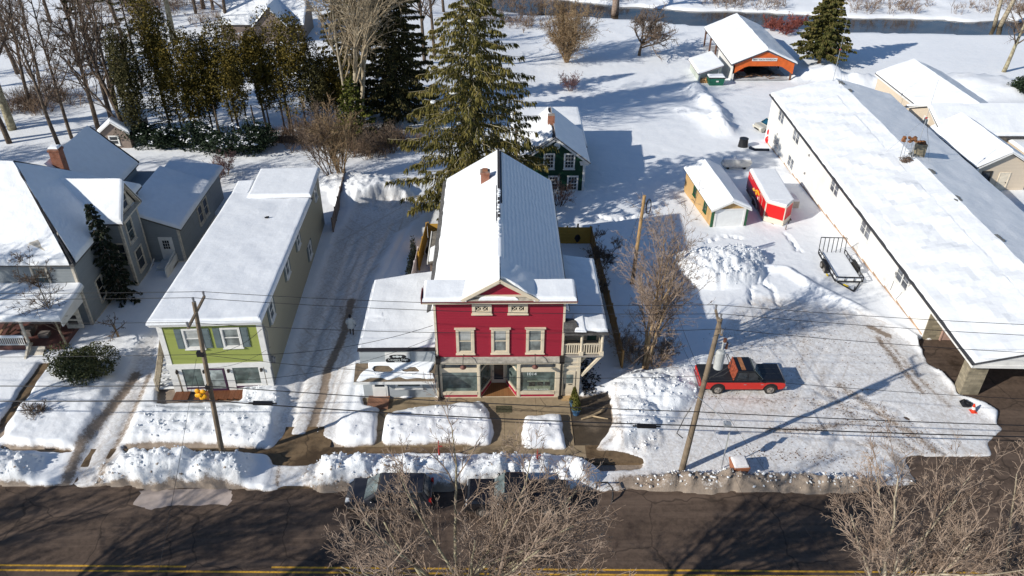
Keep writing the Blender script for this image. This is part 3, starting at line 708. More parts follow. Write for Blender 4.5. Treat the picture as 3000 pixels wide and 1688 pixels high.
for a0, a1 in ((fx(1296), fx(1398)), (fx(1525), fx(1625))):
    b = MB().plane((0, FY, 0), UX, FN); b.box(a0, zs['base'], -.12, a1, zs['p1'], .07); b.build('panel', REDP, red)
    b = MB().plane((0, FY, 0), UX, FN); b.box(a0, zs['s1'], -.1, a1, zs['g1'], .02); pane = b.build('shop_window', SHOPGLASS, red)
    b = MB().plane((0, FY, 0), UX, FN); b.box(a0, zs['t0'], -.1, a1, zs['t1'], .02); b.build('transom', DARKGLASS, red)
    if a0 > 1:
        LW = M('white window lettering', (.7, .74, .74), .5, .02)
        text('1014', 'lettering', .34, Vector((a0 + .72, FY - .03, zs['g1'] - .22)), UX, FN, LW, red, .003)
        text('your way to design and framing', 'lettering', .13, Vector(((a0 + a1) / 2 - .1, FY - .03, zs['s1'] + .12)), UX, FN, LW, red, .003)
        # pictures and stock seen standing in the window
        b = MB().plane((0, FY, 0), UX, FN)
        for q in ((.55, .95, .95, 1.35), (1.1, 1.0, 1.5, 1.32), (1.62, 1.0, 1.95, 1.32)): b.box(a0 + q[0], q[1], .02, a0 + q[2], q[3], .032)
        b.build('picture', M('dark pictures', (.05, .05, .045), .5, .6, 6), red)
        b = MB().plane((0, FY, 0), UX, FN)
        for q in ((.45, .62, 2.0, .95), (.45, 1.35, 1.9, 1.42), (1.0, .93, 1.9, .98)): b.box(a0 + q[0], q[1], .02, a0 + q[2], q[3], .028)
        b.build('display', M('pale green display boards', (.22, .25, .18), .6, .3, 3), red)
# recessed entry: slanting show windows, door, wooden floor
b = MB()
b.box(xd0 - .1, FY + 1.42, 0, xd1 + .1, FY + 1.5, 3.2); b.build('entry_wall', CREAM, red)
dw = MB().plane((0, FY + 1.42, 0), UX, FN); x0_, x1_ = xd0 + .02, xd1 - .02
dw.box(x0_, .1, 0, x0_ + .14, 2.35, .05); dw.box(x1_ - .14, .1, 0, x1_, 2.35, .05); dw.box(x0_ + .14, 2.2, 0, x1_ - .14, 2.35, .05); dw.box(x0_ + .14, .1, 0, x1_ - .14, .38, .05)
d = dw.build('door', CREAM, red)
g = MB().plane((0, FY + 1.42, 0), UX, FN); g.box(x0_ + .14, .38, .0, x1_ - .14, 2.2, .02); g.build('pane', DARKGLASS, d)
g = MB().plane((0, FY + 1.42, 0), UX, FN); g.box(x0_ + .05, 1.05, .05, x0_ + .1, 1.2, .1); g.build('handle', BLACK, d)
for sx, xa, xb in ((1, xe0, xd0), (-1, xe1, xd1)):
    p = Vector((xa + .03 * sx, FY - .02, 0)); q = Vector((xb, FY + 1.42, 0)); u = (q - p).normalized(); n = Vector((-u[1], u[0], 0)) * (-sx); L = (q - p).length
    if sx < 0: pass
    f = MB().plane(p, u, n); f.box(0, .0, -.06, L, .12, .02); f.box(0, .5, -.06, L, .62, .06); f.box(0, 2.25, -.06, L, 2.4, .03); f.box(0, 2.95, -.06, L, 3.2, .03); f.box(L - .1, .12, -.06, L, 2.95, .02); f.build('entry_frame', CREAM, red)
    f = MB().plane(p, u, n); f.box(0, .12, -.05, L, .5, .01); f.build('panel', REDP, red)
    f = MB().plane(p, u, n); f.box(0, .62, -.05, L - .1, 2.25, -.02); f.box(0, 2.4, -.05, L - .1, 2.95, -.02); f.build('shop_window', SHOPGLASS, red)
b = MB(); b.quad((xe0, FY - .03, .09), (xe1, FY - .03, .09), (xd1, FY + 1.42, .1), (xd0, FY + 1.42, .1)); b.build('entry_floor', Mlines('entry boards', (.27, .13, .05), .14, 0, .7, .2, .4, .5, stain=.3), red)
b = MB(); b.box(xe0 - .05, FY + .05, 3.19, xe1 + .05, FY + 2.2, 3.3); b.build('entry_ceiling', CREAM, red)
# first floor and attic windows
for px in (1363, 1465.5, 1567.5):
    x0_ = WY(px, 1000, FY)[0] - .41; window(red, None, (x0_, FY, fz(1028)), UX, FN, .82, fz(968) - fz(1028), trim=.17, mat=CREAM, glass=Mglass('curtained glass', (.20, .22, .21), .1), curtain={1363: .55, 1465.5: .62, 1567.5: None}[px])
    b = MB(); b.box(x0_ - .26, FY - .16, fz(968) + .17, x0_ + 1.08, FY + .02, fz(968) + .23); b.build('window_hood', CREAM, red)
for px in (1411.5, 1517.5):
    x0_ = WY(px, 903, FY)[0] - .42; zb, zt = fz(911), fz(895.5)
    w_ = window(red, None, (x0_, FY, zb), UX, FN, .84, zt - zb, trim=.19, mat=CREAM, glass=DARKGLASS, sash=False, mull=1, sill=True)
    b = MB()
    for k in (0, 1):
        c0 = x0_ + .06 + k * .4; c1 = c0 + .32
        b.bar((c0, FY - .045, zb + .04), (c1, FY - .045, zt - .04), .028); b.bar((c0, FY - .046, zt - .04), (c1, FY - .046, zb + .04), .028)
    b.build('muntin', CREAM, w_)
# cornice, pediment
b = MB(); b.box(-4.62, FY - .55, 7.96, 4.87, FY + .06, 8.08); b.box(-4.5, FY - .3, 7.84, 4.75, FY - .02, 7.96); b.build('cornice', CREAM, red)
b = MB(); b.box(-4.66, FY - .6, 8.08, 4.91, FY + 1.3, 8.14); b.box(-4.69, FY - .5, 7.94, -4.63, FY + .6, 8.44)
b.build('cornice_flashing', M('dark red flashing', (.16, .04, .04), .6), red)
pl, pr_, pa = -2.19, 2.49, 9.66
b = MB(); b.prism([(pl + .45, FY - .28, 8.46), (pr_ - .45, FY - .28, 8.46), (.15, FY - .28, pa - .22)], (0, 1.6, 0)); b.build('gable', RED, red)
b = MB()
for (xa, za) in ((pl, 8.16), (pr_, 8.16)):
    u = Vector((.15 - xa, 0, pa - za)); b.bar(Vector((xa, FY - .42, za + .02)), Vector((.15, FY - .42, pa - .04)), .30, .2); 
    b.bar(Vector((xa + (.25 if xa < 0 else -.25), FY - .32, za - .02)), Vector((.15, FY - .32, pa - .24)), .14, .14)
b.box(pl + .55, FY - .36, 8.34, pr_ - .55, FY - .2, 8.47)
b.build('rake_trim', CREAM, red)
b = MB(); b.prism([(pl + .2, FY - .5, 8.15), (pr_ - .2, FY - .5, 8.15), (pr_ - .5, FY - .2, 8.34), (pl + .5, FY - .2, 8.34)], (0, 0, -.05)); b.build('shelf', _mats['weathered grey wood'], red)
b = MB()
for s in (-1, 1):
    xe = pl if s < 0 else pr_; q = [(xe - .1 * (1 if s < 0 else -1), FY - .55, 8.20), (.15, FY - .55, pa + .06), (.15, FY + 2.2, pa + .06), (xe, FY + 2.2, 8.20)]
    if s < 0: q = [q[0], q[1], q[2], q[3]]
    else: q = [q[1], q[0], q[3], q[2]]
    slab(b, q, .09)
b.build('gable_roof', SHINGLE, red)
# main roof
b = MB()
slab(b, [(-4.45, FY + .3, ZE - .1), (xm, FY + .3, ZR), (xm, RB + .35, ZR), (-4.45, RB + .35, ZE - .1)], .12)
slab(b, [(xm, FY + .3, ZR), (4.55, FY + .3, ZE - .1), (4.55, RB + .35, ZE - .1), (xm, RB + .35, ZR)], .12)
roof = b.build('roof', SHINGLE, red)
b = MB(); snowcap(b, [(-4.18, FY + .2, ZE + .04), (-4.18, RB + .3, ZE + .04), (xm, RB + .3, ZR), (xm, FY + .2, ZR)][::-1] if False else [(-4.18, RB + .3, ZE + .05), (-4.18, FY + .2, ZE + .05), (xm, FY + .2, ZR + .002), (xm, RB + .3, ZR + .002)], .2, (1, 0, 0, 1), .35, .02, .2, (.14, 0, 0, 0))
b.build('roof_snow', SNOW, red)
b = MB(); snowcap(b, [(4.5, FY + .2, ZE - .08), (4.5, RB + .3, ZE - .08), (xm, RB + .3, ZR + .003), (xm, FY + .2, ZR + .003)], .12, (1, 1, 0, 0), .35, .02, .14)
b.build('roof_snow', Mribsnow('thin roof snow', 0, .27), red)
b = MB()
for s, x0_, x1_ in ((-1, -4.6, -1.9), (1, 2.2, 4.86)):
    snowcap(b, [(x0_, FY - .56, 8.15), (x1_, FY - .56, 8.15), (x1_, FY + 1.25, 8.34 if s > 0 else 8.34), (x0_, FY + 1.25, 8.34)], .24, (1, 1 if s > 0 else 0, 0, 1 if s < 0 else 0), .2, .03, .2)
for s in (-1, 1):
    xe = pl if s < 0 else pr_
    q = [(xe, FY - .5, 8.24), (.12, FY - .5, pa + .06), (.12, FY + 1.9, pa + .1), (xe - .0, FY + 1.9, 8.29)] if s < 0 else [(.18, FY - .5, pa + .06), (xe, FY - .5, 8.24), (xe, FY + 1.9, 8.29), (.18, FY + 1.9, pa + .1)]
    snowcap(b, q, .16 if s < 0 else .13, (1, 0, 0, 0), .2, .06 if s > 0 else .02, .15, (.0, 0, 0, 0) if s < 0 else (.5, 0, 0, 0))
snowcap(b, [(pl + 1.0, FY - .46, 8.18), (pr_ - 1.2, FY - .46, 8.18), (pr_ - 1.5, FY - .27, 8.30), (pl + 1.3, FY - .27, 8.30)], .12, (1, 1, 1, 1), .12, .05, .1)
b.build('cornice_snow', SNOW, red)
b = MB(); b.prism([(xm - .09, 47.2, ZR + .05), (xm + .1, 47.2, ZR + .05), (xm + .1, 47.2, ZR + .23), (xm - .09, 47.2, ZR + .23)], (0, RB - 47.0, 0)); b.prism([(xm + .16, 49.6, ZR - .02), (xm + .24, 49.6, ZR - .06), (xm + .24, 49.6, ZR + .1), (xm + .16, 49.6, ZR + .12)], (0, RB - 49.4, 0)); b.prism([(xm - .2, 46.2, ZR - .04), (xm - .15, 46.2, ZR), (xm - .15, 46.2, ZR + .15), (xm - .2, 46.2, ZR + .13)], (0, 6., 0))
b.build('ridge_vent', M('dark ridge shingle', (.035, .033, .035), .8, .3, 5), red)
b = MB(); rg = random.Random(3)
for k in range(34):
    y = 44.5 + k * .22 + rg.uniform(-.05, .05)
    if rg.random() < .62: b.ball((xm + rg.uniform(-.05, .06), y, ZR + .2), (.13, rg.uniform(.1, .2), .07), 6, 4, .3, rg)
snowcap(b, [(xm - .28, FY + 1.0, ZR - .06), (xm + .28, FY + 1.0, ZR - .06), (xm + .28, 46.6, ZR - .06), (xm - .28, 46.6, ZR - .06)], .26, (1, 1, 1, 1), .2, .03, .24)
b.build('ridge_snow', SNOW, red, smooth=True)
ch = MB(); ch.box(-1.22, 53.9, 8.2, -.58, 54.55, 10.0); ch.box(-1.27, 53.85, 9.82, -.53, 54.6, 9.95); c = ch.build('chimney', BRICK, red)
ch = MB(); ch.box(-1.1, 54.02, 10.0, -.7, 54.43, 10.12); ch.build('flue', M('clay flue', (.3, .13, .07), .9), c)
# downspouts and black heads
for px, nm in ((1287.5, 0), (1642.5, 1)):
    b = MB(); x = fx(px); b.box(x - .05, FY - .22, .05, x + .05, FY - .12, 3.05); b.box(x - .16, FY - .3, 3.05, x + .16, FY - .04, 3.55); b.box(x - .14, FY - .34, .05, x + .14, FY - .1, .16); b.build('downspout', M('black downspout', (.02, .017, .016), .5), red)
# side entry with balcony and low wing on the right
b = MB(); xs0, xs1 = fx(1645), fx(1697)
b.box(xs0, FY + .02, 0, xs1, 48.3, 3.45); b.box(xr - .06, 41.6, 3.45, 6.9, 48.3, 5.45); b.build('wing', Mlines('cream siding', (.58, .52, .42), .15, 2, .6, .06, .5, .25), red)
b = MB(); b.box(xs0 + .02, FY - .02, 0, xs0 + .14, FY + .1, 3.4); b.box(xs1 - .2, FY - .02, 0, xs1 + .02, FY + .1, 3.4); b.box(xs0 + .1, FY - .06, 2.45, xs1, FY + .1, 2.6); b.box(xs0 + .1, FY - .04, 2.85, xs1, FY + .1, 2.95); b.build('door_surround', CREAM, red)
d0, d1 = fx(1651, 1120), fx(1684, 1120)
b = MB().plane((0, FY, 0), UX, FN); b.box(d0, .12, -.02, d1, 2.2, .05); b.box(d0 + .12, .3, .05, d1 - .12, .9, .07); d = b.build('door', CREAM, red)
b = MB().plane((0, FY, 0), UX, FN); b.box(d0 + .16, 1.22, .05, d1 - .16, 1.95, .075); b.build('pane', Mglass('door glass', (.2, .24, .23)), d)
b = MB().plane((0, FY, 0), UX, FN); b.box(d0 + .03, .75, .05, d0 + .09, 1.15, .1); b.box(d0 + .32, 1.08, .05, d0 + .58, 1.13, .07); b.build('handle', BLACK, d)
b = MB(); b.box(d0 - .1, FY - .5, 0, d1 + .12, FY, .13); b.build('step', M('new wood step', (.45, .3, .15), .7, .15, 5), red)
bx0, bx1, bz = xs0, 6.85, 3.5
b = MB(); b.box(bx0, FY - .05, bz - .12, bx1, 41.6, bz); b.build('balcony_floor', Mlines('grey porch boards', (.34, .31, .28), .14, 0, .7, .1, .4, .4), red)
for x in (fx(1705, 1000), 6.72):
    b = MB(); b.tube((x, FY + .08, bz), (x, FY + .08, 5.42), .095, .085, 10); b.box(x - .13, FY - .05, bz, x + .13, FY + .21, bz + .3); b.box(x - .12, FY - .04, 5.3, x + .12, FY + .2, 5.46); b.build('post', CREAM, red, bevel=.0)
for x0_, x1_ in ((bx0 + .05, fx(1705, 1000) - .1), (fx(1705, 1000) + .1, 6.62)):
    b = MB(); b.box(x0_, FY + .03, bz + .82, x1_, FY + .14, bz + .9); b.box(x0_, FY + .05, bz + .08, x1_, FY + .12, bz + .15); n = int((x1_ - x0_) / .145)
    for k in range(n): x = x0_ + (k + .5) * (x1_ - x0_) / n; b.box(x - .035, FY + .055, bz + .15, x + .035, FY + .115, bz + .82)
    b.build('railing', CREAM, red)
b = MB(); b.box(6.67, FY + .2, bz + .82, 6.77, 41.6, bz + .9); b.box(6.68, FY + .2, bz + .08, 6.76, 41.6, bz + .15)
for k in range(9): b.box(6.69, FY + .3 + k * .15, bz + .15, 6.75, FY + .36 + k * .15, bz + .82)
b.build('railing', CREAM, red)
b = MB(); b.bar((5.52, FY + .1, 1.75), (6.7, FY + .1, bz - .14), .16); b.bar((5.52, 41.4, 1.75), (6.7, 41.4, bz - .14), .16); b.build('bracket', CREAM, red)
window(red, None, (4.95, 41.6, bz + .75), UX, FN, .7, 1.0, mat=CREAM, glass=DARKGLASS, name='window')
b = MB(); b.box(5.95, 41.55, bz + .02, 6.55, 41.6, bz + 1.85); b.build('balcony_door', M('dark green door', (.03, .09, .075), .5), red)
b = MB(); slab(b, [(4.2, FY - .35, 5.86), (7.02, FY - .35, 5.52), (7.02, 48.5, 5.52), (4.2, 48.5, 5.86)], .1); b.box(4.2, FY - .36, 5.38, 6.95, FY - .28, 5.52); b.prism([(4.15, FY - .42, 5.62), (5.35, FY - .42, 5.62), (4.95, FY - .1, 6.15), (4.15, FY - .1, 6.2)], (0, .5, 0)); b.build('wing_roof', SHINGLE, red)
b = MB(); snowcap(b, [(7.0, FY + .1, 5.53), (7.0, 48.45, 5.53), (4.24, 48.45, 5.87), (4.24, FY + .1, 5.87)], .3, (1, 1, 0, 1), .3, .05, .25)
snowcap(b, [(5.0, FY - .36, 5.72), (6.98, FY - .36, 5.5), (6.95, FY + .6, 5.75), (5.0, FY + .6, 6.0)], .22, (1, 1, 0, 1), .18, .1, .2, (.35, 0, 0, .3)); snowcap(b, [(4.85, FY - .42, 5.7), (5.6, FY - .42, 5.66), (5.5, FY + .7, 6.1), (4.75, FY + .7, 6.15)], .2, (1, 1, 0, 1), .15, .06, .18)
b.build('wing_snow', SNOW, red)
# gooseneck lamps
RUST = M('rusty brown metal', (.13, .05, .04), .6, .3, 6)
for px, lb in ((1359, 'rusty gooseneck lamp hanging before the left shop window of the red house'), (1567, 'rusty gooseneck lamp hanging before the lettered right shop window')):
    x = WY(px, 1050, FY)[0]; t = thing('wall_lamp', lb, 'lamp', (x, FY, 3.7), 'gooseneck shop lamps')
    b = MB(); b.disc((x, FY - .02, 3.72), (0, 1, 0), .1, .06, 10); b.path([(x, FY - .03, 3.72), (x - .02, FY - .5, 3.82), (x - .02, FY - .85, 3.7), (x - .02, FY - .9, 3.4)], .022, 5); b.build('arm', BLACK, t)
    b = MB(); b.tube((x - .02, FY - .9, 3.45), (x - .02, FY - .9, 3.32), .06, .2, 14); b.tube((x - .02, FY - .9, 3.32), (x - .02, FY - .9, 3.27), .2, .2, 14); b.build('lamp_shade', RUST, t)

# ------------------------------------------------------------------ grey annex shop
GREY = Mlines('grey clapboard', (.36, .39, .41), .12, 2, .6, .06, .6, .3, scale=1.)
an = thing('annex_shop', 'low grey clapboard shop with snowy flat roof and pent awning beside the red house', 'shop', (-6.5, FY, 0))
ax0, ax1, az = -8.95, -4.06, 4.0
b = MB(); b.prism([(ax0, FY, 0), (ax1, FY, 0), (ax1, FY, az), (ax0, FY, az)], (0, .2, 0)); b.box(ax0, FY + .2, -.3, ax1, 48.4, 3.78); b.prism([(ax1 - .8, 48.4, -.3), (ax1, 48.4, -.3), (ax1, 48.4, 3.78), (ax1 - .8, 48.4, 3.78)], (0, 1.3, 0)); b.build('wall', GREY, an)
b = MB(); b.box(ax0 - .08, FY - .1, az, ax1 + .0, FY + .24, az + .06); b.build('parapet_cap', M('dark metal cap', (.03, .027, .03), .5), an)
b = MB(); snowcap(b, [(ax0 - .1, FY + .24, 3.8), (ax1 - .02, FY + .24, 3.8), (ax1 - .02, 49.8, 3.82), (ax0 - .1, 48.4, 3.82)], .24, (0, 0, 1, 1), .3, .05, .2)
for k in range(7): snowcap(b, [(ax0 - .09, FY + .35 + k * 1.1, 3.96), (ax0 + 1.2 + .12 * (k % 3), FY + .3 + k * 1.1, 3.98), (ax0 + 1.25 + .1 * ((k + 1) % 2), FY + 1.36 + k * 1.1, 3.98), (ax0 - .09, FY + 1.42 + k * 1.1, 3.96)], .07, (1, 1, 1, 0), .2, .05, .3)
b.build("roof_snow", Msnow("wind packed snow", (.85, .87, .89), .5, 1.6), an)
b = MB(); aw = [(-9.25, 38.75, 2.42), (-4.05, 38.75, 2.42), (-4.05, FY - .01, 2.98), (-9.25, FY - .01, 2.98)]; slab(b, aw, .08); b.box(-9.25, 38.73, 2.22, -4.05, 38.8, 2.40); b.prism([(-9.24, 38.8, 2.24), (-9.24, FY, 2.24), (-9.24, FY, 2.9), (-9.24, 38.8, 2.36)], (.06, 0, 0)); aw_ = b.build('awning', M('brown awning roofing', (.16, .12, .08), .8, .25, 3), an)
b = MB(); b.box(-9.27, 38.70, 2.2, -4.03, 38.735, 2.41); b.build('fascia', WHITE, aw_)
b = MB(); snowcap(b, [(-9.05, 38.8, 2.43), (-4.7, 38.8, 2.43), (-4.75, 39.55, 2.78), (-8.75, 39.55, 2.78)], .13, (1, 1, 1, 1), .16, .04, .14, (.5, .9, .8, .6)); snowcap(b, [(-8.3, 39.5, 2.76), (-4.15, 39.2, 2.65), (-4.1, FY - .02, 2.97), (-8.5, FY - .02, 2.97)], .15, (1, 1, 0, 1), .16, .04, .14, (.8, .4, 0, .4)); snowcap(b, [(-4.75, 38.85, 2.46), (-4.1, 38.85, 2.46), (-4.1, 39.3, 2.66), (-4.5, 39.3, 2.66)], .12, (1, 1, 1, 1), .12, .03, .12, (.2, .1, .3, .6)); b.build('awning_snow', SNOW, an)
# sign: two black ovals on a white board
s0, s1 = WY(1129, 1048, FY), WY(1201, 1048, FY); zt, zb = WY(1165, 1032.5, FY)[2], WY(1165, 1062.5, FY)[2]; cx = (s0[0] + s1[0]) / 2 + .02
b = MB(); b.box(s0[0], FY - .06, zb, s1[0], FY - .003, zt); sg = b.build('sign_board', WHITE, an)
b = MB()
for (c_z, w_, h_) in ((zb + (zt - zb) * .66, .54, .135), (zb + (zt - zb) * .27, .8, .235)):
    pts = [(cx + w_ * math.copysign(abs(math.cos(a)) ** .6, math.cos(a)), FY - .075, c_z + h_ * math.copysign(abs(math.sin(a)) ** .8, math.sin(a))) for a in [2 * math.pi * k / 28 for k in range(28)]]; b.prism(pts, (0, .02, 0))
b.build('emblem', BLACK, sg)
LT = M('pale sign lettering', (.62, .65, .64), .5, .02)
for s_, z_, k_ in (('Country Edge', zb + (zt - zb) * .36, .23), ('Blades', zb + (zt - zb) * .17, .18)): text(s_, 'lettering', k_, Vector((cx, FY - .078, z_)), UX, FN, LT, sg, .006)
b = MB()
for k in (-.22, 0, .22): b.prism([(cx - .03 + k + (.13 if k == 0 else .09) * math.cos(a), FY - .082, zb + (zt - zb) * .66 + (.09 if k == 0 else .07) * math.sin(a)) for a in [2 * math.pi * i / 14 for i in range(14)]], (0, .01, 0))
b.build('medallion', LT, sg)
x0_, x1_ = WY(1092, 1140, FY)[0], WY(1136, 1140, FY)[0]
b = MB().plane((0, FY, 0), UX, FN); b.box(x0_, .12, 0, x1_, 2.15, .06); b.box(x0_ + .12, .2, .06, x1_ - .12, .95, .075); d = b.build('door', WHITE, an)
b = MB().plane((0, FY, 0), UX, FN); b.box(x0_ + .17, 1.05, .05, x1_ - .2, 1.95, .08); b.build('pane', DARKGLASS, d)
x0_, x1_ = WY(1160, 1133, FY)[0], WY(1237, 1133, FY)[0]
window(an, None, (x0_ + .1, FY, 1.0), UX, FN, x1_ - x0_ - .2, 1.15, mat=WHITE, glass=SHOPGLASS, sash=False)
b = MB(); b.box(-8.65, 38.75, 0, -7.25, FY, .2); b.build('door_step', Mbrick('brick step', (.3, .14, .08), (.25, .2, .16), 4.), an)
# ------------------------------------------------------------------ green storefront building
GF = (-15.2, 40.92, math.atan(.037)); LX, LN = Vector((1, 0, 0)), Vector((0, -1, 0))
def fpt(fr, x, y, z=0): c, s = math.cos(fr[2]), math.sin(fr[2]); return Vector((fr[0] + x * c - y * s, fr[1] + x * s + y * c, z))
LIME = Mlines('lime green clapboard', (.29, .33, .085), .12, 2, .55, .05, .5, .25, scale=1.)
OLIVE = Mlines('tan side siding', (.33, .31, .23), .12, 2, .6, .05, .25, .15, scale=.6)
TEAL = M('slate blue shutters', (.12, .155, .16), .6, .1)
gb = thing('corner_shop', 'narrow two storey shop with lime green front and blue shutters', 'shop', fpt(GF, -3.3, 0))
wl = -6.55
b = MB(GF); b.box(wl, 0, 2.0, 0, .25, 5.75); b.build('front_wall', LIME, gb)
b = MB(GF); b.prism([(wl, .25, -.6), (0, .25, -.6), (0, 21.6, -.6), (wl, 21.6, -.6)], (0, 0, 4.9)); b.prism([(0, .25, 4.3), (0, .25, 5.85), (0, 18.6, 4.75), (0, 21.6, 4.62), (0, 21.6, 4.3)], (wl, 0, 0)); b.box(-4.9, 18.6, 3.9, .003, 23.6, 5.15); b.box(-4.9, 21.6, -.8, .003, 23.6, 4.0); b.build('wall', OLIVE, gb)
b = MB(GF); 
for x0_, x1_ in ((wl - .04, wl + .3), (-.32, .05)): b.box(x0_, -.04, 2.05, x1_, .1, 5.7)
b.box(wl - .1, -.1, 2.02, .1, .05, 2.4); b.box(wl - .1, -.12, 5.58, .1, .05, 5.72)
for x0_, x1_ in ((wl - .02, wl + .42), (wl + .55, wl + .8), (-4.5, -4.25), (-2.95, -2.45), (-.75, -.42), (-.36, .04)): b.box(x0_, -.08, 0, x1_, .1, 2.04)
b.box(wl + .8, -.05, 0, -4.5, .1, .5); b.box(-2.45, -.05, 0, -.75, .1, .6); b.build('trim', WHITE, gb)
b = MB(GF); b.box(wl + .42, .0, 0, -.36, .04, 2.03); b.build('shop_wall', M('tan shop panels', (.5, .42, .3), .7, .1), gb)
for x0_, x1_, z0, z1 in ((wl + .8, -4.5, .5, 1.95), (-2.45, -.75, .62, 1.95)):
    b = MB(GF); b.box(x0_, -.04, z0, x1_, .03, z1); b.build('shop_window', SHOPGLASS, gb)
    b = MB(GF); b.box(x0_, -.07, .28, x1_, -.04, .42); b.build('panel', M('plum paint', (.05, .02, .05), .5), gb)
b = MB(GF); 
for x0_, x1_ in ((-4.2, -4.08), (-3.12, -3.0)): b.box(x0_, -.1, .05, x1_, -.02, 2.0)
b.box(-4.08, -.1, 1.88, -3.12, -.02, 2.0); b.box(-4.08, -.1, .05, -3.12, -.02, .25); d = b.build('door', M('plum paint', (.05, .02, .05), .5), gb)
b = MB(GF); b.box(-4.08, -.06, .25, -3.12, -.01, 1.88); b.build('pane', Mglass('curtained shop door glass', (.3, .34, .33), .12), d)
for x0_ in (-4.95, -2.52):
    window(gb, GF, (x0_, 0, 3.78), LX, LN, 1.0, 1.36, trim=.12, mat=WHITE, glass=Mglass('curtained glass', (.22, .24, .24), .1), curtain=.52 if x0_ < -4 else None)
    for s_ in (x0_ - .6, x0_ + 1.14):
        b = MB(GF).plane((s_, 0, 3.68), LX, LN); b.box(0, 0, 0, .46, 1.55, .05); b.box(.06, .1, .05, .4, .7, .065); b.box(.06, .82, .05, .4, 1.45, .065); b.build('shutter', TEAL, gb)
for ly, z0, h, hasS in ((2.15, 4.1, 1.2, 1), (7.8, 4.0, 1.25, 1), (12.25, 3.9, 1.05, 1), (15.6, .95, 1.1, 1), (20.9, 3.7, .9, 0)):
    window(gb, GF, (0.003, ly, z0), (0, 1, 0), (1, 0, 0), .95, h, trim=.1, mat=WHITE, glass=GLASS, name='side_window')
    for s_ in ((-.5, -.12), (1.08, 1.45)) if hasS else (): b = MB(GF).plane((0, ly, z0), (0, 1, 0), (1, 0, 0)); b.box(s_[0], -.1, 0, s_[1], h + .05, .05); b.build('shutter', TEAL, gb)
# roof with a projecting cornice
b = MB(GF); b.prism([(wl - .35, -.45, 5.82), (.2, -.45, 5.82), (.2, .5, 5.88), (wl - .35, .5, 5.88)], (0, 0, .1)); b.box(wl - .3, -.38, 5.68, .15, .0, 5.82); b.build('cornice', WHITE, gb)
b = MB(GF); slab(b, [(wl - .15, .3, 5.93), (.22, .3, 5.93), (.22, 19.2, 4.8), (wl - .15, 21.9, 4.7)], .12); slab(b, [(-5.05, 18.5, 5.2), (.24, 18.5, 5.2), (.24, 23.8, 5.3), (-5.05, 23.8, 5.3)], .1); b.build('roof', M('roofing', (.15, .15, .16), .8), gb)
b = MB(GF); snowcap(b, [(wl - .4, -.5, 5.93), (.24, -.5, 5.93), (.24, 18.6, 4.84), (wl - .17, 21.5, 4.74)], .32, (1, 1, 0, 1), .3, .04, .3); b.build('roof_snow', SNOW, gb)
b = MB(GF); snowcap(b, [(-5.05, 18.5, 5.2), (.26, 18.5, 5.2), (.26, 23.8, 5.3), (-5.05, 23.8, 5.3)], .3, (1, 1, 1, 1), .3, .03, .25); snowcap(b, [(wl - .2, 19., 4.76), (-5.1, 19., 4.8), (-5.1, 22.2, 4.9), (wl - .2, 22.2, 4.86)], .35, (1, 1, 1, 1), .3, .03, .25); b.build('rear_roof_snow', SNOW, gb)
b = MB(GF); b.box(-2.6, 14.5, 5.0, -2.5, 14.6, 5.55); b.bar((-2.75, 14.55, 5.45), (-2.4, 14.6, 5.5), .09); b.build('vent_pipe', BLACK, gb)
b = MB(GF)
b.box(.01, .12, .05, .1, .22, 5.3); b.path([(.03, .35, 5.1), (.2, .3, 4.6), (.12, .4, 3.9), (.05, .35, 3.), (.06, .5, 2.3)], .03, 5); b.box(.0, .45, 1.9, .16, .75, 2.3); b.box(.0, .9, 1.5, .14, 1.15, 1.9); b.build('downspout', M('grey conduit', (.25, .25, .25), .5), gb)
b = MB(GF)
for x in (wl + .5, -4.3, -2.7, -.55): b.box(x - .07, -.22, 1.7, x + .07, -.08, 1.92)
b.build('lantern', M('black iron lanterns', (.02, .015, .012), .5), gb)
# outside stair along the left wall
WOODP = M('weathered pale wood', (.42, .36, .27), .8, .2, 4)
st = MB(GF); n = 13
for k in range(n): y = .15 + k * .29; z = .2 + k * .2; st.box(wl - 1.15, y, z - .04, wl - .12, y + .27, z)
s1 = st.build('stair', WHITE, gb)
st = MB(GF); 
for k in range(n): y = .15 + k * .29; z = .2 + k * .2; st.box(wl - 1.1, y + .03, z, wl - .15, y + .25, z + .05)
st.build('stair_snow', SNOW, s1)
st = MB(GF)
for x in (wl - 1.2, wl - .1):
    st.bar((x, .1, .05), (x, .1 + n * .29, .05 + n * .2), .06, .22)
    st.bar((x, .1, 1.05), (x, .1 + n * .29, 1.05 + n * .2), .07, .07)
for k in range(0, 2 * n): y = .15 + k * .145; z = .1 + k * .1; st.box(wl - 1.22, y, z, wl - 1.17, y + .05, z + .95)
st.box(wl - 1.25, -.0, 0, wl - 1.13, .12, 1.15); st.build('railing', WOODP, gb)
# brown board walk before the shop
dk = MB(GF)
for k in range(25):
    x = -6.5 + k * .2; y1 = -.95 - .12 * ((k * 7) % 5) / 5 if k < 23 else -.7
    if k in (5, 6): continue
    dk.box(x, y1, .05, x + .188, -.1, .12)
o = dk.build('boardwalk', Mlines('wet brown deck boards', (.17, .065, .03), .2, 0, .45, .35, .3, .3, stain=.4, scale=2.), label='wet red-brown board walk before the lime green shop', category='boardwalk')

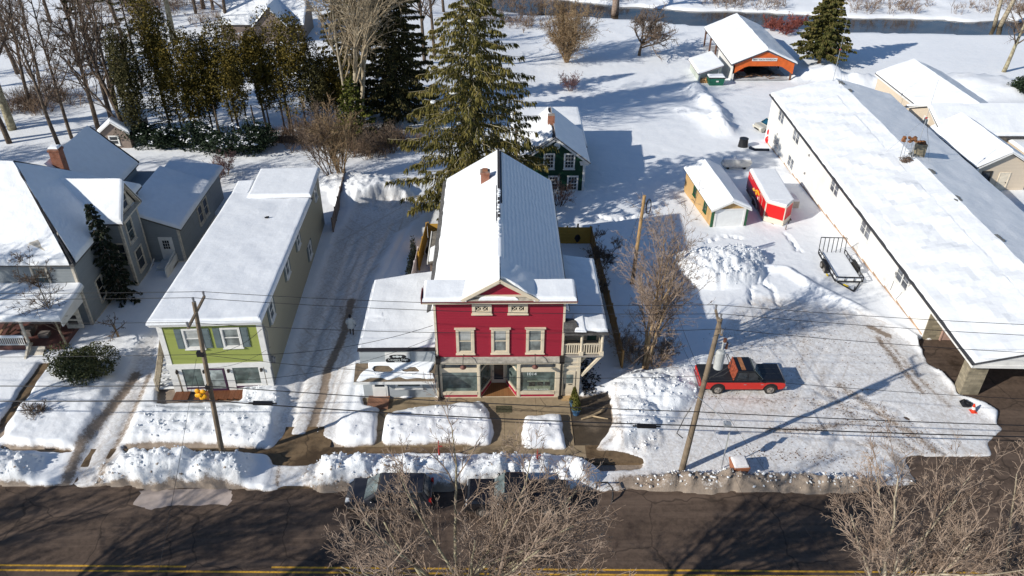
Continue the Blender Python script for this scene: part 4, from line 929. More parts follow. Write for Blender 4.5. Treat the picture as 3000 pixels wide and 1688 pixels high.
# ------------------------------------------------------------------ grey-blue gabled house on the left
BLUE = Mlines('grey blue clapboard', (.25, .275, .29), .13, 2, .65, .1, .6, .35, stain=.2, scale=1.)
OLDW = M('peeling cream trim', (.55, .5, .42), .8, .2, 5, stain=.25)
lh = thing('gabled_house', 'large old grey-blue gabled house with snowy roofs and front porch', 'house', (-33, 48.2, 0))
hx, hy = -30.42, 48.17
b = MB(); b.prism([(-38.5, hy, -.3), (hx, hy, -.3), (hx, hy, 5.75), (-38.5, hy, 5.75)], (0, 12.2, 0))
b.prism([(hx - 2, 53.75, -.4), (-29.2, 53.75, -.4), (-29.2, 56.9, -.4), (hx - 2, 56.9, -.4)], (0, 0, 6.1)); b.build('wall', BLUE, lh)
b = MB()
for x, y in ((hx, hy), (-29.2, 53.75), (-29.2, 56.9)): b.box(x - .16, y - .03, -.1, x + .03, y + .16, 5.72)
b.box(-38.5, hy - .04, 5.5, hx + .03, hy, 5.75); b.box(hx - .02, hy, 5.5, hx + .03, 53.7, 5.74); b.box(-29.22, 53.75, 5.55, -29.16, 56.9, 5.75); b.box(-29.22, 53.75, -.02, -29.17, 56.9, .15); b.box(hx - .01, hy, .1, hx + .03, 53.7, .28); b.build('corner_trim', OLDW, lh)
# bay gable above its eave
gy0, gy1, gpk = 53.6, 57.1, 8.55; gm = (gy0 + gy1) / 2
b = MB(); b.prism([(-29.2, gy0 + .15, 6.1), (-29.2, gy1 - .15, 6.1), (-29.2, gm, gpk - .25)], (-3.5, 0, 0)); b.build('gable', OLDW, lh)
window(lh, None, (-29.19, gm - .45, 6.4), (0, 1, 0), (1, 0, 0), .9, 1.15, mat=OLDW, glass=DARKGLASS)
b = MB(); b.bar((-28.95, gy0 - .1, 6.0), (-28.95, gm, gpk), .3, .16); b.bar((-28.95, gy1 + .1, 6.0), (-28.95, gm, gpk), .3, .16); b.prism([(-29.15, gy0, 5.95), (-28.75, gy0, 5.9), (-28.75, gy1, 5.9), (-29.15, gy1, 5.95)], (0, 0, .12)); b.build('rake_trim', OLDW, lh)
# main roof: a hipped front block, a cross gable over the bay, a steep gabled block behind
PK = Vector((-36.0, 54.5, 10.5)); ze = 5.72; CA, CB, CC = Vector((-44, hy - .35, ze)), Vector((hx + .35, hy - .35, ze)), Vector((hx + .35, 60.6, ze))
PL = Vector((-40, 54.5, 10.5))
b = MB()
slab(b, [CB, CC, PK], .14); slab(b, [CA, CB, PK, PL], .14); slab(b, [CC, Vector((-44, 60.6, ze)), PL, PK], .14)
slab(b, [(-33.9, gy0 - .25, 5.95), (-28.8, gy0 - .25, 5.95), (-28.8, gm, gpk), (-33.9, gm, gpk)], .12)
slab(b, [(-28.8, gy1 + .25, 5.95), (-33.9, gy1 + .25, 5.95), (-33.9, gm, gpk), (-28.8, gm, gpk)], .12)
RX, RZ = -35.7, 8.9
slab(b, [(-32.3, 57.5, 5.5), (-32.3, 65.6, 5.5), (RX, 65.6, RZ), (RX, 57.5, RZ)], .14); slab(b, [(RX, 57.5, RZ), (RX, 65.6, RZ), (-39.1, 65.6, 5.5), (-39.1, 57.5, 5.5)], .14)
b.build('roof', SHINGLE, lh)
b = MB()
snowcap(b, [CB + Vector((.03, .3, 0)), CC, PK, PK + Vector((0, -.1, 0))], .3, (1, 1, 0, 0), .35, .05, .25)
snowcap(b, [CA, CB + Vector((-.3, -.03, 0)), PK, PL], .32, (1, 0, 0, 0), .35, .06, .25)
snowcap(b, [(-34.1, gy0 - .22, 5.95), (-28.75, gy0 - .22, 5.95), (-28.75, gm, gpk), (-34.1, gm, gpk)], .34, (1, 1, 0, 0), .25, .04, .3)
snowcap(b, [(-28.75, gy1 + .25, 5.95), (-33.7, gy1 + .25, 5.95), (-33.7, gm, gpk), (-28.75, gm, gpk)], .3, (1, 0, 0, 1), .25, .04, .3)
snowcap(b, [(-32.28, 57.5, 5.5), (-32.28, 65.6, 5.5), (RX, 65.6, RZ), (RX, 57.5, RZ)], .3, (1, 1, 0, 0), .3, .04, .25); snowcap(b, [(RX, 57.5, RZ), (RX, 65.6, RZ), (-39.1, 65.6, 5.5), (-39.1, 57.5, 5.5)], .3, (0, 1, 1, 0), .3, .04, .25)
b.build('roof_snow', SNOW, lh)
b = MB(); q = [CB + Vector((-.05, .05, .1)), PK + Vector((0, 0, .1))]
b.path([q[0].lerp(q[1], t) + Vector((0, 0, .08)) for t in [i / 12 for i in range(13)]], [.08 + .06 * ((i * 5) % 3) / 3 for i in range(13)], 5); b.path([PK + Vector((0, 0, .2)), PK.lerp(CC, .2) + Vector((0, 0, .2)), PK.lerp(CC, .42) + Vector((0, 0, .2))], .1, 5)
b.path([Vector((-32.25, 65.72, 5.55)), Vector((RX, 65.72, RZ + .05))], .09, 5); b.build('hip_shingle', M('dark ridge shingle', (.035, .033, .035), .8, .3, 5), lh)
b = MB(); b.prism([(-33.4, hy + .75, 6.75), (-31.1, hy - .05, 6.0), (-31.6, hy + 1.6, 7.15)], (0, 0, .16)); b.prism([(-33.5, hy + .7, 6.7), (-31.1, hy + .05, 5.95), (-31.2, hy + .9, 6.5)], (0, 0, .12)); b.build('eyebrow', OLDW, lh)
ck = Vector((-34.9, 58.3, 9)); b = MB(); b.box(ck[0] - .4, ck[1] - .36, 7.0, ck[0] + .4, ck[1] + .36, 10.2); b.box(ck[0] - .46, ck[1] - .42, 9.95, ck[0] + .46, ck[1] + .42, 10.1); c = b.build('chimney', BRICK, lh)
b = MB(); snowcap(b, [(ck[0] - .4, ck[1] - .36, 10.2), (ck[0] + .4, ck[1] - .36, 10.2), (ck[0] + .4, ck[1] + .36, 10.2), (ck[0] - .4, ck[1] + .36, 10.2)], .16, (1, 1, 1, 1), .2); b.build('chimney_snow', SNOW, c)
# rear block: higher cross roof, then low additions
b = MB(); b.box(-39, 57.2, -.6, -32.5, 65.4, 5.45); b.prism([(-32.5, 65.4, 5.4), (-38.9, 65.4, 5.4), (RX, 65.4, RZ - .15)], (0, -3, 0)); b.box(-33, 60, -.6, -29.9, 66, 4.6); b.box(-29.9, 57.6, -.5, -26.6, 66, 3.3); b.prism([(-29.9, 57.6, 3.3), (-26.6, 57.6, 3.3), (-29.9, 57.6, 4.6)], (0, 8.4, 0)); b.box(-29.9, 66, -.6, -27.0, 70, 2.8); b.build('rear_wall', BLUE, lh)
b = MB(); b.box(-26.75, 57.57, -.1, -26.57, 57.75, 3.25); b.box(-29.0, 57.55, -.0, -26.6, 57.6, .12); b.box(-26.62, 57.7, -.1, -26.56, 66, .1); b.bar((-29.3, 57.5, 4.35), (-26.3, 57.5, 3.2), .18, .14); b.build('rear_trim', OLDW, lh)
b = MB(); slab(b, [(-26.3, 57.4, 3.25), (-26.3, 66.3, 3.25), (-30.4, 66.3, 4.8), (-30.4, 57.4, 4.8)], .12); slab(b, [(-26.6, 66.3, 2.9), (-26.6, 70.2, 2.9), (-31, 70.2, 3.9), (-31, 66.3, 3.9)], .1); b.build('rear_roof', SHINGLE, lh)
b = MB(); snowcap(b, [(-26.25, 57.4, 3.27), (-26.25, 66.2, 3.27), (-30.6, 66.2, 4.88), (-30.6, 57.4, 4.88)], .28, (1, 1, 0, 1), .35, .05, .25); snowcap(b, [(-26.5, 66.2, 2.95), (-26.5, 70.3, 2.95), (-31, 70.3, 3.95), (-31, 66.2, 3.95)], .35, (1, 1, 0, 0), .3, .1, .3); b.build('rear_roof_snow', SNOW, lh)
# door, windows
b = MB().plane((-28.35, 57.6, .3), UX, FN); b.box(-.1, -.1, 0, 1.05, 2.15, .04); b.box(.05, 0, .04, .92, 2.02, .08); d = b.build('door', WHITE, lh)
b = MB().plane((-28.35, 57.6, .3), UX, FN)
for i in range(3):
    for j in range(3): b.box(.22 + i * .19, 1.05 + j * .28, .08, .37 + i * .19, 1.29 + j * .28, .095)
b.build('pane', DARKGLASS, d)
b = MB(); b.box(-28.6, 56.3, .12, -27.2, 57.6, .26)
for k in range(4): b.box(-28.6, 56.0 - k * .3, .02 - k * .07, -27.5, 56.27 - k * .3, .1 - k * .05)
s_ = b.build('back_steps', WHITE, lh)
b = MB(); b.box(-27.3, 54.9, -.2, -27.2, 57.5, .9); b.bar((-27.25, 54.9, 1.0), (-27.25, 57.4, 1.2), .09); b.bar((-28.62, 55.0, .7), (-28.62, 56.3, 1.1), .07); b.build('handrail', WHITE, s_)
for O, u, n_, w_, h_ in (((-33.35, hy, 3.7), UX, FN, .95, 1.6), ((hx, 50.2, 1.1), (0, 1, 0), (1, 0, 0), .85, 1.7), ((-29.2, 54.7, .95), (0, 1, 0), (1, 0, 0), 1.15, 1.75), ((-29.2, 54.5, 3.7), (0, 1, 0), (1, 0, 0), 1.0, 1.7), ((-26.6, 62.2, 1.15), (0, 1, 0), (1, 0, 0), .95, 1.55), ((-26.6, 63.6, 1.15), (0, 1, 0), (1, 0, 0), .95, 1.55), ((-29.9, 53.75, 2.4), UX, FN, .55, 1.6)):
    window(lh, None, O, u, n_, w_, h_, mat=OLDW, glass=GLASS if O[2] > 3 else DARKGLASS)
# porch
b = MB(); b.box(-39, 45.1, .1, -31.2, hy, .62); b.build('porch_floor', Mlines('dark red porch boards', (.14, .06, .05), .12, 0, .6, .2, .4, .3, stain=.5), lh)
b = MB(); slab(b, [(-39, 44.7, 3.15), (-30.35, 44.7, 3.15), (-30.1, hy - .0, 3.75), (-39, hy, 3.75)], .14); b.box(-39, 44.95, 2.85, -30.6, 45.1, 3.02); b.prism([(-30.6, 45, 2.4), (-30.5, 45, 2.4), (-30.5, 48.1, 2.4), (-30.6, 48.1, 2.4)], (0, 0, .65)); b.build('porch_roof', WHITE, lh)
b = MB(); snowcap(b, [(-39.2, 44.65, 3.17), (-30.3, 44.65, 3.17), (-30.1, hy - .05, 3.78), (-39.2, hy - .05, 3.78)], .28, (1, 1, 0, 0), .3, .05, .25); b.build('porch_snow', SNOW, lh)
for x in (-33.55, -36.6):
    b = MB(); b.tube((x, 45.2, .6), (x, 45.2, 2.9), .12, .1, 8); b.box(x - .18, 45.0, .1, x + .18, 45.36, .75); b.build('porch_post', OLDW, lh)
b = MB(); b.box(-38.9, 45.12, 1.3, -33.7, 45.22, 1.38); b.box(-38.9, 45.12, .68, -33.7, 45.2, .75)
for k in range(34): b.box(-38.8 + k * .15, 45.14, .75, -38.75 + k * .15, 45.19, 1.3)
b.build('porch_railing', WHITE, lh)
b = MB(); snowcap(b, [(-38.9, 45.08, 1.38), (-33.7, 45.08, 1.38), (-33.7, 45.26, 1.38), (-38.9, 45.26, 1.38)], .12, (1, 1, 1, 1), .3, .03, .08); b.build('railing_snow', SNOW, lh)
b = MB(); b.box(-31.75, 47.2, .62, -30.55, 47.3, 3.0); b.build('porch_screen', OLDW, lh)
b = MB()
for z in (1.0, 1.5, 2.0): b.box(-31.55, 47.17, z, -30.85, 47.21, z + .3)
b.build('screen_opening', BLACK, lh)
b = MB(); b.prism([(-33.4, 44.0, 0), (-32.4, 44.0, 0), (-32.4, 45.1, .6), (-33.4, 45.1, .6)], (0, 0, -.3)); b.prism([(-33.5, 43.7, 0), (-33.36, 43.7, 0), (-33.36, 45.1, 1.1), (-33.5, 45.1, 1.1)], (0, 0, -.3)); b.build('porch_steps', OLDW, lh)
# lumber left lying on the porch
pl_ = thing('lumber', 'planks and boxes stored on the porch of the grey-blue house', 'lumber', (-35.5, 46, .62))
b = MB(); b.bar((-36.2, 45.6, .7), (-35.3, 46.9, 1.9), .3, .05); b.bar((-35.7, 45.6, .68), (-34.9, 47.0, 1.8), .22, .05); b.bar((-35.9, 45.5, .68), (-34.9, 46.4, 1.2), .1, .06); b.build('planks', M('old planks', (.2, .11, .06), .8, .3, 5), pl_)
b = MB(); b.box(-34.6, 46.2, .63, -33.9, 46.9, 1.1); b.box(-33.3, 46.0, .63, -32.6, 46.5, .95); b.build('box', M('dusty box', (.16, .14, .13), .8, .3, 3), pl_)
# ------------------------------------------------------------------ long white building with the canopy
WF = (31.35, 39.7, -math.atan(.036)); WL = 50.9
STUC = M('white render', (.78, .76, .72), .8, .04, .5, bmp=.05, stain=.25, stain_col=(.55, .45, .36))
STONE = Mbrick('fieldstone veneer', (.33, .28, .19), (.2, .17, .13), 1.6, .8, .35)
wb = thing('long_building', 'long low white building with a vast snowy roof and stone canopy pillar', 'building', fpt(WF, 7, 20))
zd = -4.6
b = MB(WF); b.prism([(0, 6.4, zd), (0, WL, zd), (0, WL, 3.0), (0, 6.4, 3.0)], (13.7, 0, 0)); b.prism([(0, WL - .3, 3.0), (13.7, WL - .3, 3.0), (6.9, WL - .3, 4.85)], (0, .3, 0)); b.build('wall', STUC, wb)
b = MB(WF); b.box(.02, 6.32, -.3, 8, 6.42, 2.95); b.build('stone_front', STONE, wb)
b = MB(WF); b.box(1.25, 6.2, 0, 1.35, 6.36, 2.15); b.box(2.35, 6.2, 0, 2.45, 6.36, 2.15); b.box(1.25, 6.2, 2.05, 2.45, 6.36, 2.2); d = b.build('door', M('dusty pink door', (.42, .27, .22), .6), wb)
b = MB(WF); b.box(1.35, 6.25, .02, 2.35, 6.34, 1.05); b.build('door_panel', _mats['dusty pink door'], d)
b = MB(WF); b.box(1.35, 6.26, 1.05, 2.35, 6.33, 2.05); b.build('pane', DARKGLASS, d)
b = MB(WF); b.prism([(2.9, 6.3, 0), (3.9, 6.3, 0), (3.9, 5.6, 0), (2.9, 5.6, 0)], (0, 0, 1.0)); b.build('planter_wall', STONE, wb)
b = MB(WF); b.prism([(-.05, .12, 0), (1.2, .12, 0), (1.2, .95, 0), (-.05, .95, 0)], (0, 0, 2.75)); b.build('pillar', STONE, wb)
b = MB(WF); b.box(12.5, .12, 0, 13.7, .95, 2.75); b.build('pillar', STONE, wb)
b = MB(WF); b.box(-.32, -.35, 2.68, 14.1, .0, 2.9); b.prism([(-.32, -.3, 2.9), (14.1, -.3, 2.9), (6.9, -.3, 4.75)], (0, .25, 0)); b.box(-.3, 0, 2.68, 14.0, 6.3, 2.76); b.build('canopy', WHITE, wb)
b = MB(WF); slab(b, [(-.36, -.4, 3.06), (-.36, WL + .2, 3.06), (6.9, WL + .2, 5.0), (6.9, -.4, 5.0)][::-1], .12); slab(b, [(6.9, -.4, 5.0), (6.9, WL + .2, 5.0), (14.1, WL + .2, 3.06), (14.1, -.4, 3.06)][::-1], .12); b.build('roof', M('dark roofing', (.06, .06, .065), .8), wb)
b = MB(WF); b.box(-.40, -.4, 2.93, -.34, WL + .2, 3.09); b.build('gutter', M('dark gutter', (.03, .03, .035), .5), wb)
b = MB(WF); b.box(-.33, -.38, 2.72, -.28, 6.5, 2.92); b.build('fascia', WHITE, wb)
b = MB(WF); snowcap(b, [(-.28, -.35, 3.07), (6.9, -.35, 5.0), (6.9, WL + .15, 5.0), (-.28, WL + .15, 3.07)], .26, (1, 0, 1, 1), .5, .08, .25, (0, 0, .2, .12))
snowcap(b, [(.6, 1.2, 3.42), (5.6, 1.2, 4.75), (5.9, WL - 5, 4.85), (.6, WL - 5, 3.42)], .2, (1, 1, 1, 1), .5, .12, .9, (0, .9, 0, 0))
b.build('roof_snow', SNOW, wb)
b = MB(WF); snowcap(b, [(6.9, -.35, 5.0), (14.05, -.35, 3.07), (14.05, WL + .15, 3.07), (6.9, WL + .15, 5.0)], .24, (1, 1, 1, 0), .5, .05, .25); b.build('roof_snow', SNOW, wb)
b = MB(WF); rg = random.Random(9)
for y in (12.6, 19.5, 24.9, 28.5, 46.5, 49.3):
    for k in range(5): b.ball((7.05 + rg.uniform(-.2, .2), y + rg.uniform(-.5, .5), 5.19), (.28, .42, .05), 6, 3, .5, rg)
b.build('bare_ridge', M('grey ridge shingle', (.16, .165, .16), .85, .3, 5), wb)
for ly, z0 in ((45.4, 1.38), (39.4, 1.42), (26.6, 1.5), (18.4, 1.5), (10.4, 1.6), (45.4, -1.62), (39.4, -1.6)):
    O = (-.003, ly + 2.0, z0); window(wb, WF, O, (0, -1, 0), (-1, 0, 0), 2.1, 1.2, trim=.12, mat=WHITE, glass=Mglass('grey blind glass', (.12, .13, .15), .1), sash=False, mull=1, grid=(1, 2))
b = MB(WF)
for k in range(18): 
    y = 6.5 + k * 2.4; b.box(-.02, y, gz(33, 40 + y) + .1, 0.0, y + 2.35, gz(33, 40 + y + 1) + .42)
b.build('base_stain', M('rusty splash', (.4, .27, .18), .9, .3, 2), wb)
GC_ = M('grey conduit', (.25, .25, .25), .5)
for y, z in ((12.3, 1.9), (35.5, -.2), (35.4, 1.9), (10.0, 2.5)): b = MB(WF); b.box(-.14, y, z, 0, y + .16, z + .2); b.build('wall_fitting', GC_, wb)
for p_, r_ in (([(-.05, 12.38, 1.9), (-.05, 12.4, 1.2), (-.05, 12.5, .3)], .02), ([(-.05, 10.0, 2.5), (-.05, 10.8, 1.2), (-.05, 11.3, .2)], .02), ([(-.08, 46.5, 0), (-.08, 46.5, -2.8)], .05)): b = MB(WF); b.path(p_, r_, 4); b.build('conduit', GC_, wb)
b = MB(); c = Vector((40.0, 68.3, 0)); b.prism([(c[0] - .44, c[1] - .4, 3.6), (c[0] + .44, c[1] - .4, 3.6), (c[0] + .44, c[1] + .4, 3.6), (c[0] - .44, c[1] + .4, 3.6)], (0, 0, 2.6)); ch = b.build('chimney', STONE, wb)
b = MB(); rg = random.Random(2)
for k in range(9): b.ball((c[0] + rg.uniform(-.36, .36), c[1] + rg.uniform(-.32, .32), 6.22), (.22, .2, .14), 6, 4, .5, rg)
b.build('rusty_cap', M('orange rust', (.20, .085, .035), .9, .6, 4), ch)
# old rooftop vent tower with a rusty head
vt = thing('vent_tower', 'rusty rooftop vent tower with ladder and bird nest on the white building', 'vent tower', (38.4, 67.2, 4.9))
b = MB()
for dx, dy in ((-.45, -.3), (.45, -.3), (.45, .3), (-.45, .3)): b.tube((38.35 + dx, 67.2 + dy, 4.7), (38.25 + dx * .8, 67.3 + dy * .8, 7.0), .035, .035, 5)
for k in range(5): b.tube((38.0, 66.9, 5.3 + k * .33), (38.6, 66.9, 5.3 + k * .33), .02, .02, 4)
b.build('frame', M('galvanised frame', (.4, .42, .44), .4, metal=.4), vt)
b = MB()
for k in range(16): b.ball((38.1 + rg.uniform(-.65, .65), 67.3 + rg.uniform(-.3, .3), 7.0 + rg.uniform(-.1, .2)), (.2, .2, .13), 6, 4, .6, rg)
b.build('rusty_head', _mats['orange rust'], vt)
b = MB()
for k in range(80):
    a = rg.uniform(0, 6.28); r = rg.uniform(.05, .55); p = Vector((38.2 + r * math.cos(a), 66.95 + r * .8 * math.sin(a), 4.95 + rg.uniform(0, .45))); d = Vector((rg.uniform(-1, 1), rg.uniform(-1, 1), rg.uniform(-.2, .5))).normalized() * rg.uniform(.25, .6); b.tube(p - d / 2, p + d / 2, .03, .015, 4, False)
b.build('stick_nest', M('grey brown sticks', (.16, .11, .08), .9, .5, 5), vt)
for (x, y, z0, z1, lb) in ((39.9, 68.6, 5., 12.2, 'thin radio mast rising beside the stone chimney of the white building'), (39.55, 89.5, 5.1, 12.5, 'thin radio mast at the back end of the white building roof')):
    t = thing('radio_mast', lb, 'antenna', (x, y, z0), 'rooftop radio masts'); b = MB(); b.tube((x, y, z0), (x, y, (z0 + z1) / 2), .04, .03, 5); b.tube((x, y, (z0 + z1) / 2), (x, y, z1), .02, .012, 4); b.build('mast', M('galvanised frame', (.4, .42, .44), .4), t)
    b = MB(); b.disc((x, y, (z0 + z1) / 2), (0, 0, 1), .1, .12, 8); b.build('collar', M('red collar', (.4, .05, .05), .5), t)
    b = MB(); [b.tube((x, y, (z0 + z1) / 2), (x + 3 * math.cos(a), y + 3 * math.sin(a), 4.0), .008, .008, 3) for a in (.6, 2.7, 4.8)]; b.build('guy_wire', BLACK, t)

# ------------------------------------------------------------------ beige building behind
BEI = Mlines('beige siding', (.62, .52, .40), .16, 2, .6, .04, .35, .28, scale=.6)
bg_ = thing('beige_building', 'beige sided building with three joined snowy gable roofs', 'building', (54, 82, -2))
b = MB(); b.box(50.25, 74.2, -3, 55.9, 83, 1.0); b.prism([(50.25, 74.2, 1.0), (55.9, 74.2, 1.0), (53.05, 74.2, 2.62)], (0, 9, 0)); b.box(50.7, 83, -4, 62, 91.5, 1.0); b.prism([(50.7, 82.6, 1.0), (50.7, 91.6, 1.0), (50.7, 87.1, 2.85)], (11, 0, 0)); b.box(52.2, 91, -5, 60.5, 104.3, 1.0); b.prism([(52.2, 104.3, 1.), (60.5, 104.3, 1.), (56.4, 104.3, 2.8)], (0, -12, 0)); b.box(58.6, 78, -3, 64, 84, .3); b.build('wall', BEI, bg_)
b = MB(); b.box(50.2, 74.15, -2, 50.4, 74.25, 1.0); b.bar((49.85, 73.85, .98), (53.05, 73.85, 2.78), .24, .12); b.bar((56.3, 73.85, .98), (53.05, 73.85, 2.78), .24, .12); b.box(49.8, 73.9, .86, 49.95, 83, 1.06); b.box(51.75, 91.5, .86, 51.9, 104.5, 1.06); b.bar((50.4, 82.4, 1.0), (50.4, 87.1, 2.95), .24, .12); b.bar((50.4, 91.8, 1.0), (50.4, 87.1, 2.95), .24, .12); b.build('trim', WHITE, bg_)
b = MB(); slab(b, [(49.8, 73.8, 1.12), (49.8, 84, 1.12), (53.05, 84, 2.85), (53.05, 73.8, 2.85)][::-1], .1); slab(b, [(53.05, 73.8, 2.85), (53.05, 84, 2.85), (56.3, 84, 1.12), (56.3, 73.8, 1.12)][::-1], .1); slab(b, [(50.3, 82.2, 1.12), (62.3, 82.2, 1.12), (62.3, 87.1, 3.0), (50.3, 87.1, 3.0)], .1); slab(b, [(62.3, 92, 1.12), (50.3, 92, 1.12), (50.3, 87.1, 3.0), (62.3, 87.1, 3.0)], .1); slab(b, [(51.8, 91.6, 1.15), (51.8, 104.6, 1.15), (56.4, 104.6, 3.0), (56.4, 87.3, 3.0)][::-1], .1); slab(b, [(56.4, 87.3, 3.0), (56.4, 104.6, 3.0), (61, 104.6, 1.15), (61, 91.6, 1.15)][::-1], .1); b.build('roof', M('dark roofing', (.06, .06, .065), .8), bg_)
b = MB(); snowcap(b, [(49.85, 73.85, 1.13), (53.05, 73.85, 2.85), (53.05, 84.6, 2.85), (49.85, 84.6, 1.13)], .28, (1, 0, 0, 1), .5, .04, .25); snowcap(b, [(53.05, 73.85, 2.85), (56.25, 73.85, 1.13), (56.25, 84.6, 1.13), (53.05, 84.6, 2.85)], .26, (1, 1, 0, 0), .5, .04, .25); snowcap(b, [(50.35, 82.3, 1.13), (62.2, 82.3, 1.13), (62.2, 87.1, 3.0), (50.35, 87.1, 3.0)], .28, (1, 1, 0, 1), .5, .05, .25); snowcap(b, [(62.2, 91.9, 1.13), (50.35, 91.9, 1.13), (50.35, 87.1, 3.0), (62.2, 87.1, 3.0)], .28, (1, 1, 0, 1), .5, .05, .25); snowcap(b, [(51.85, 91.7, 1.16), (56.4, 87.2, 3.0), (56.4, 104.5, 3.0), (51.85, 104.5, 1.16)], .3, (0, 0, 1, 1), .5, .05, .25); snowcap(b, [(56.4, 87.2, 3.0), (60.9, 91.7, 1.16), (60.9, 104.5, 1.16), (56.4, 104.5, 3.0)], .26, (0, 1, 1, 0), .5, .05, .25); snowcap(b, [(58.4, 77.6, .3), (64.2, 77.6, .3), (64.2, 84.2, .35), (58.4, 84.2, .35)], .3, (1, 1, 0, 1), .5); b.build('roof_snow', SNOW, bg_)
window(bg_, None, (50.95, 74.2, -.8), UX, FN, .85, 1.3, mat=M('dark window frame', (.04, .035, .03), .5), glass=DARKGLASS, sash=False)
window(bg_, None, (50.7, 87.6, .2), (0, -1, 0), (-1, 0, 0), 1.0, 1.25, mat=WHITE, glass=GLASS)
b = MB().plane((52.85, 74.2, -1.75), UX, FN); b.box(-.12, 0, 0, 0, 2.2, .07); b.box(.95, 0, 0, 1.07, 2.2, .07); b.box(0, 2.08, 0, .95, 2.2, .07); b.box(0, 0, 0, .95, 2.08, .04); b.box(.1, 1.1, .04, .85, 1.9, .055); d = b.build('door', M('cream door', (.75, .66, .52), .6), bg_)
b = MB().plane((52.85, 74.2, -1.75), UX, FN); b.box(.78, 1.0, .04, .85, 1.1, .1); b.build('handle', BLACK, d)
b = MB(); b.box(52.5, 73.6, -2.0, 54.1, 74.2, -1.76); b.build('step', Mbrick('brick step', (.3, .14, .08), (.25, .2, .16), 4.), bg_)
b = MB(); b.prism([(50.25, 80.5, -.2), (49.3, 80.5, -1.2), (49.3, 81.9, -1.2), (50.25, 81.9, -.2)], (0, 0, .08)); b.build('hatch', M('grey green hatch', (.3, .32, .27), .7), bg_)

# ------------------------------------------------------------------ pavilion with the orange gable
pv = thing('pavilion', 'open sided pavilion with bright orange arched gable and snowy roof', 'pavilion', (40.7, 117, -4.3))
ORG = M('orange painted boards', (.62, .12, .02), .6, .1, 2)
WD = M('dark stained timber', (.14, .07, .045), .8, .3, 4)
A1, A2, AP = Vector((35.45, 116.5, -1.4)), Vector((45.65, 116.8, -1.4)), Vector((40.67, 116.65, .75)); B1, B2, BP = Vector((35.85, 136.6, -1.3)), Vector((45.9, 136.9, -1.3)), Vector((41.1, 136.8, .85))
b = MB(); slab(b, [A1, AP, BP, B1], .14); slab(b, [AP, A2, B2, BP], .14); b.build('roof', M('dark roofing', (.06, .06, .065), .8), pv)
b = MB(); snowcap(b, [A1 + Vector((.05, .05, 0)), AP, BP, B1], .36, (1, 0, 1, 1), .5, .05, .3); snowcap(b, [AP, A2, B2, BP], .32, (1, 1, 1, 0), .5, .05, .3); b.build('roof_snow', SNOW, pv)
b = MB(); y = 116.9; top = lambda x: -1.52 + 2.1 * (1 - abs(x - 40.68) / 5.1)
pts = []
for i in range(17):
    x = 35.95 + i * (45.2 - 35.95) / 16; pts.append((x, top(x)))
def arch(x):
    d = min(x - 35.95, 45.2 - x); return -3.0 + min(1.25, d * .62)
vs = [(x, y, t) for x, t in pts] + [(x, y, arch(x)) for x, t in pts] + [(x, y + .14, t) for x, t in pts] + [(x, y + .14, arch(x)) for x, t in pts]; n = 17; fs = []
for i in range(16): fs += [(i, n + i, n + i + 1, i + 1), (2 * n + i, 2 * n + i + 1, 3 * n + i + 1, 3 * n + i), (n + i, 3 * n + i, 3 * n + i + 1, n + i + 1), (i, i + 1, 2 * n + i + 1, 2 * n + i)]
b.add(vs, fs); b.build('gable', ORG, pv)
b = MB(); b.bar(A1 + Vector((.1, .25, -.18)), AP + Vector((0, .25, -.18)), .1, .2); b.bar(A2 + Vector((-.1, .25, -.18)), AP + Vector((0, .25, -.18)), .1, .2); b.build('rake_board', M('slate blue rake board', (.12, .12, .17), .6), pv)
b = MB().plane((38.6, 116.86, -.95), UX, FN); b.box(0, 0, 0, 3.8, .45, .04); s_ = b.build('sign_board', WHITE, pv)
text('BERT RATH PAVILION', 'lettering', .36, Vector((40.5, 116.8, -.73)), UX, FN, M('dark sign lettering', (.05, .05, .05), .6), s_, .006)
for x, yy in ((45.0, 117.1), (45.2, 123.5), (45.3, 130), (45.4, 136.2), (36.0, 128), (36.1, 132.2), (36.15, 136.2)):
    b = MB(); z0 = gz(x, yy); b.box(x - .12, yy - .12, z0, x + .12, yy + .12, -1.35); b.bar((x, yy, -2.3), (x + (.8 if x < 40 else -.8), yy, -1.5), .12); b.build('post', WD, pv)
b = MB(); b.box(35.9, 117.0, -4.7, 36.05, 126, -1.5); b.box(35.85, 116.9, -4.7, 36.2, 117.1, -1.6); b.build('side_wall', WHITE, pv)
b = MB(); b.quad((36, 117, gz(40, 117) + .42), (45, 117, gz(40, 117) + .42), (45, 136, gz(40, 136) + .42), (36, 136, gz(40, 136) + .42)); b.build('floor', M('trodden snow floor', (.5, .5, .52), .8, .3, .8), pv)
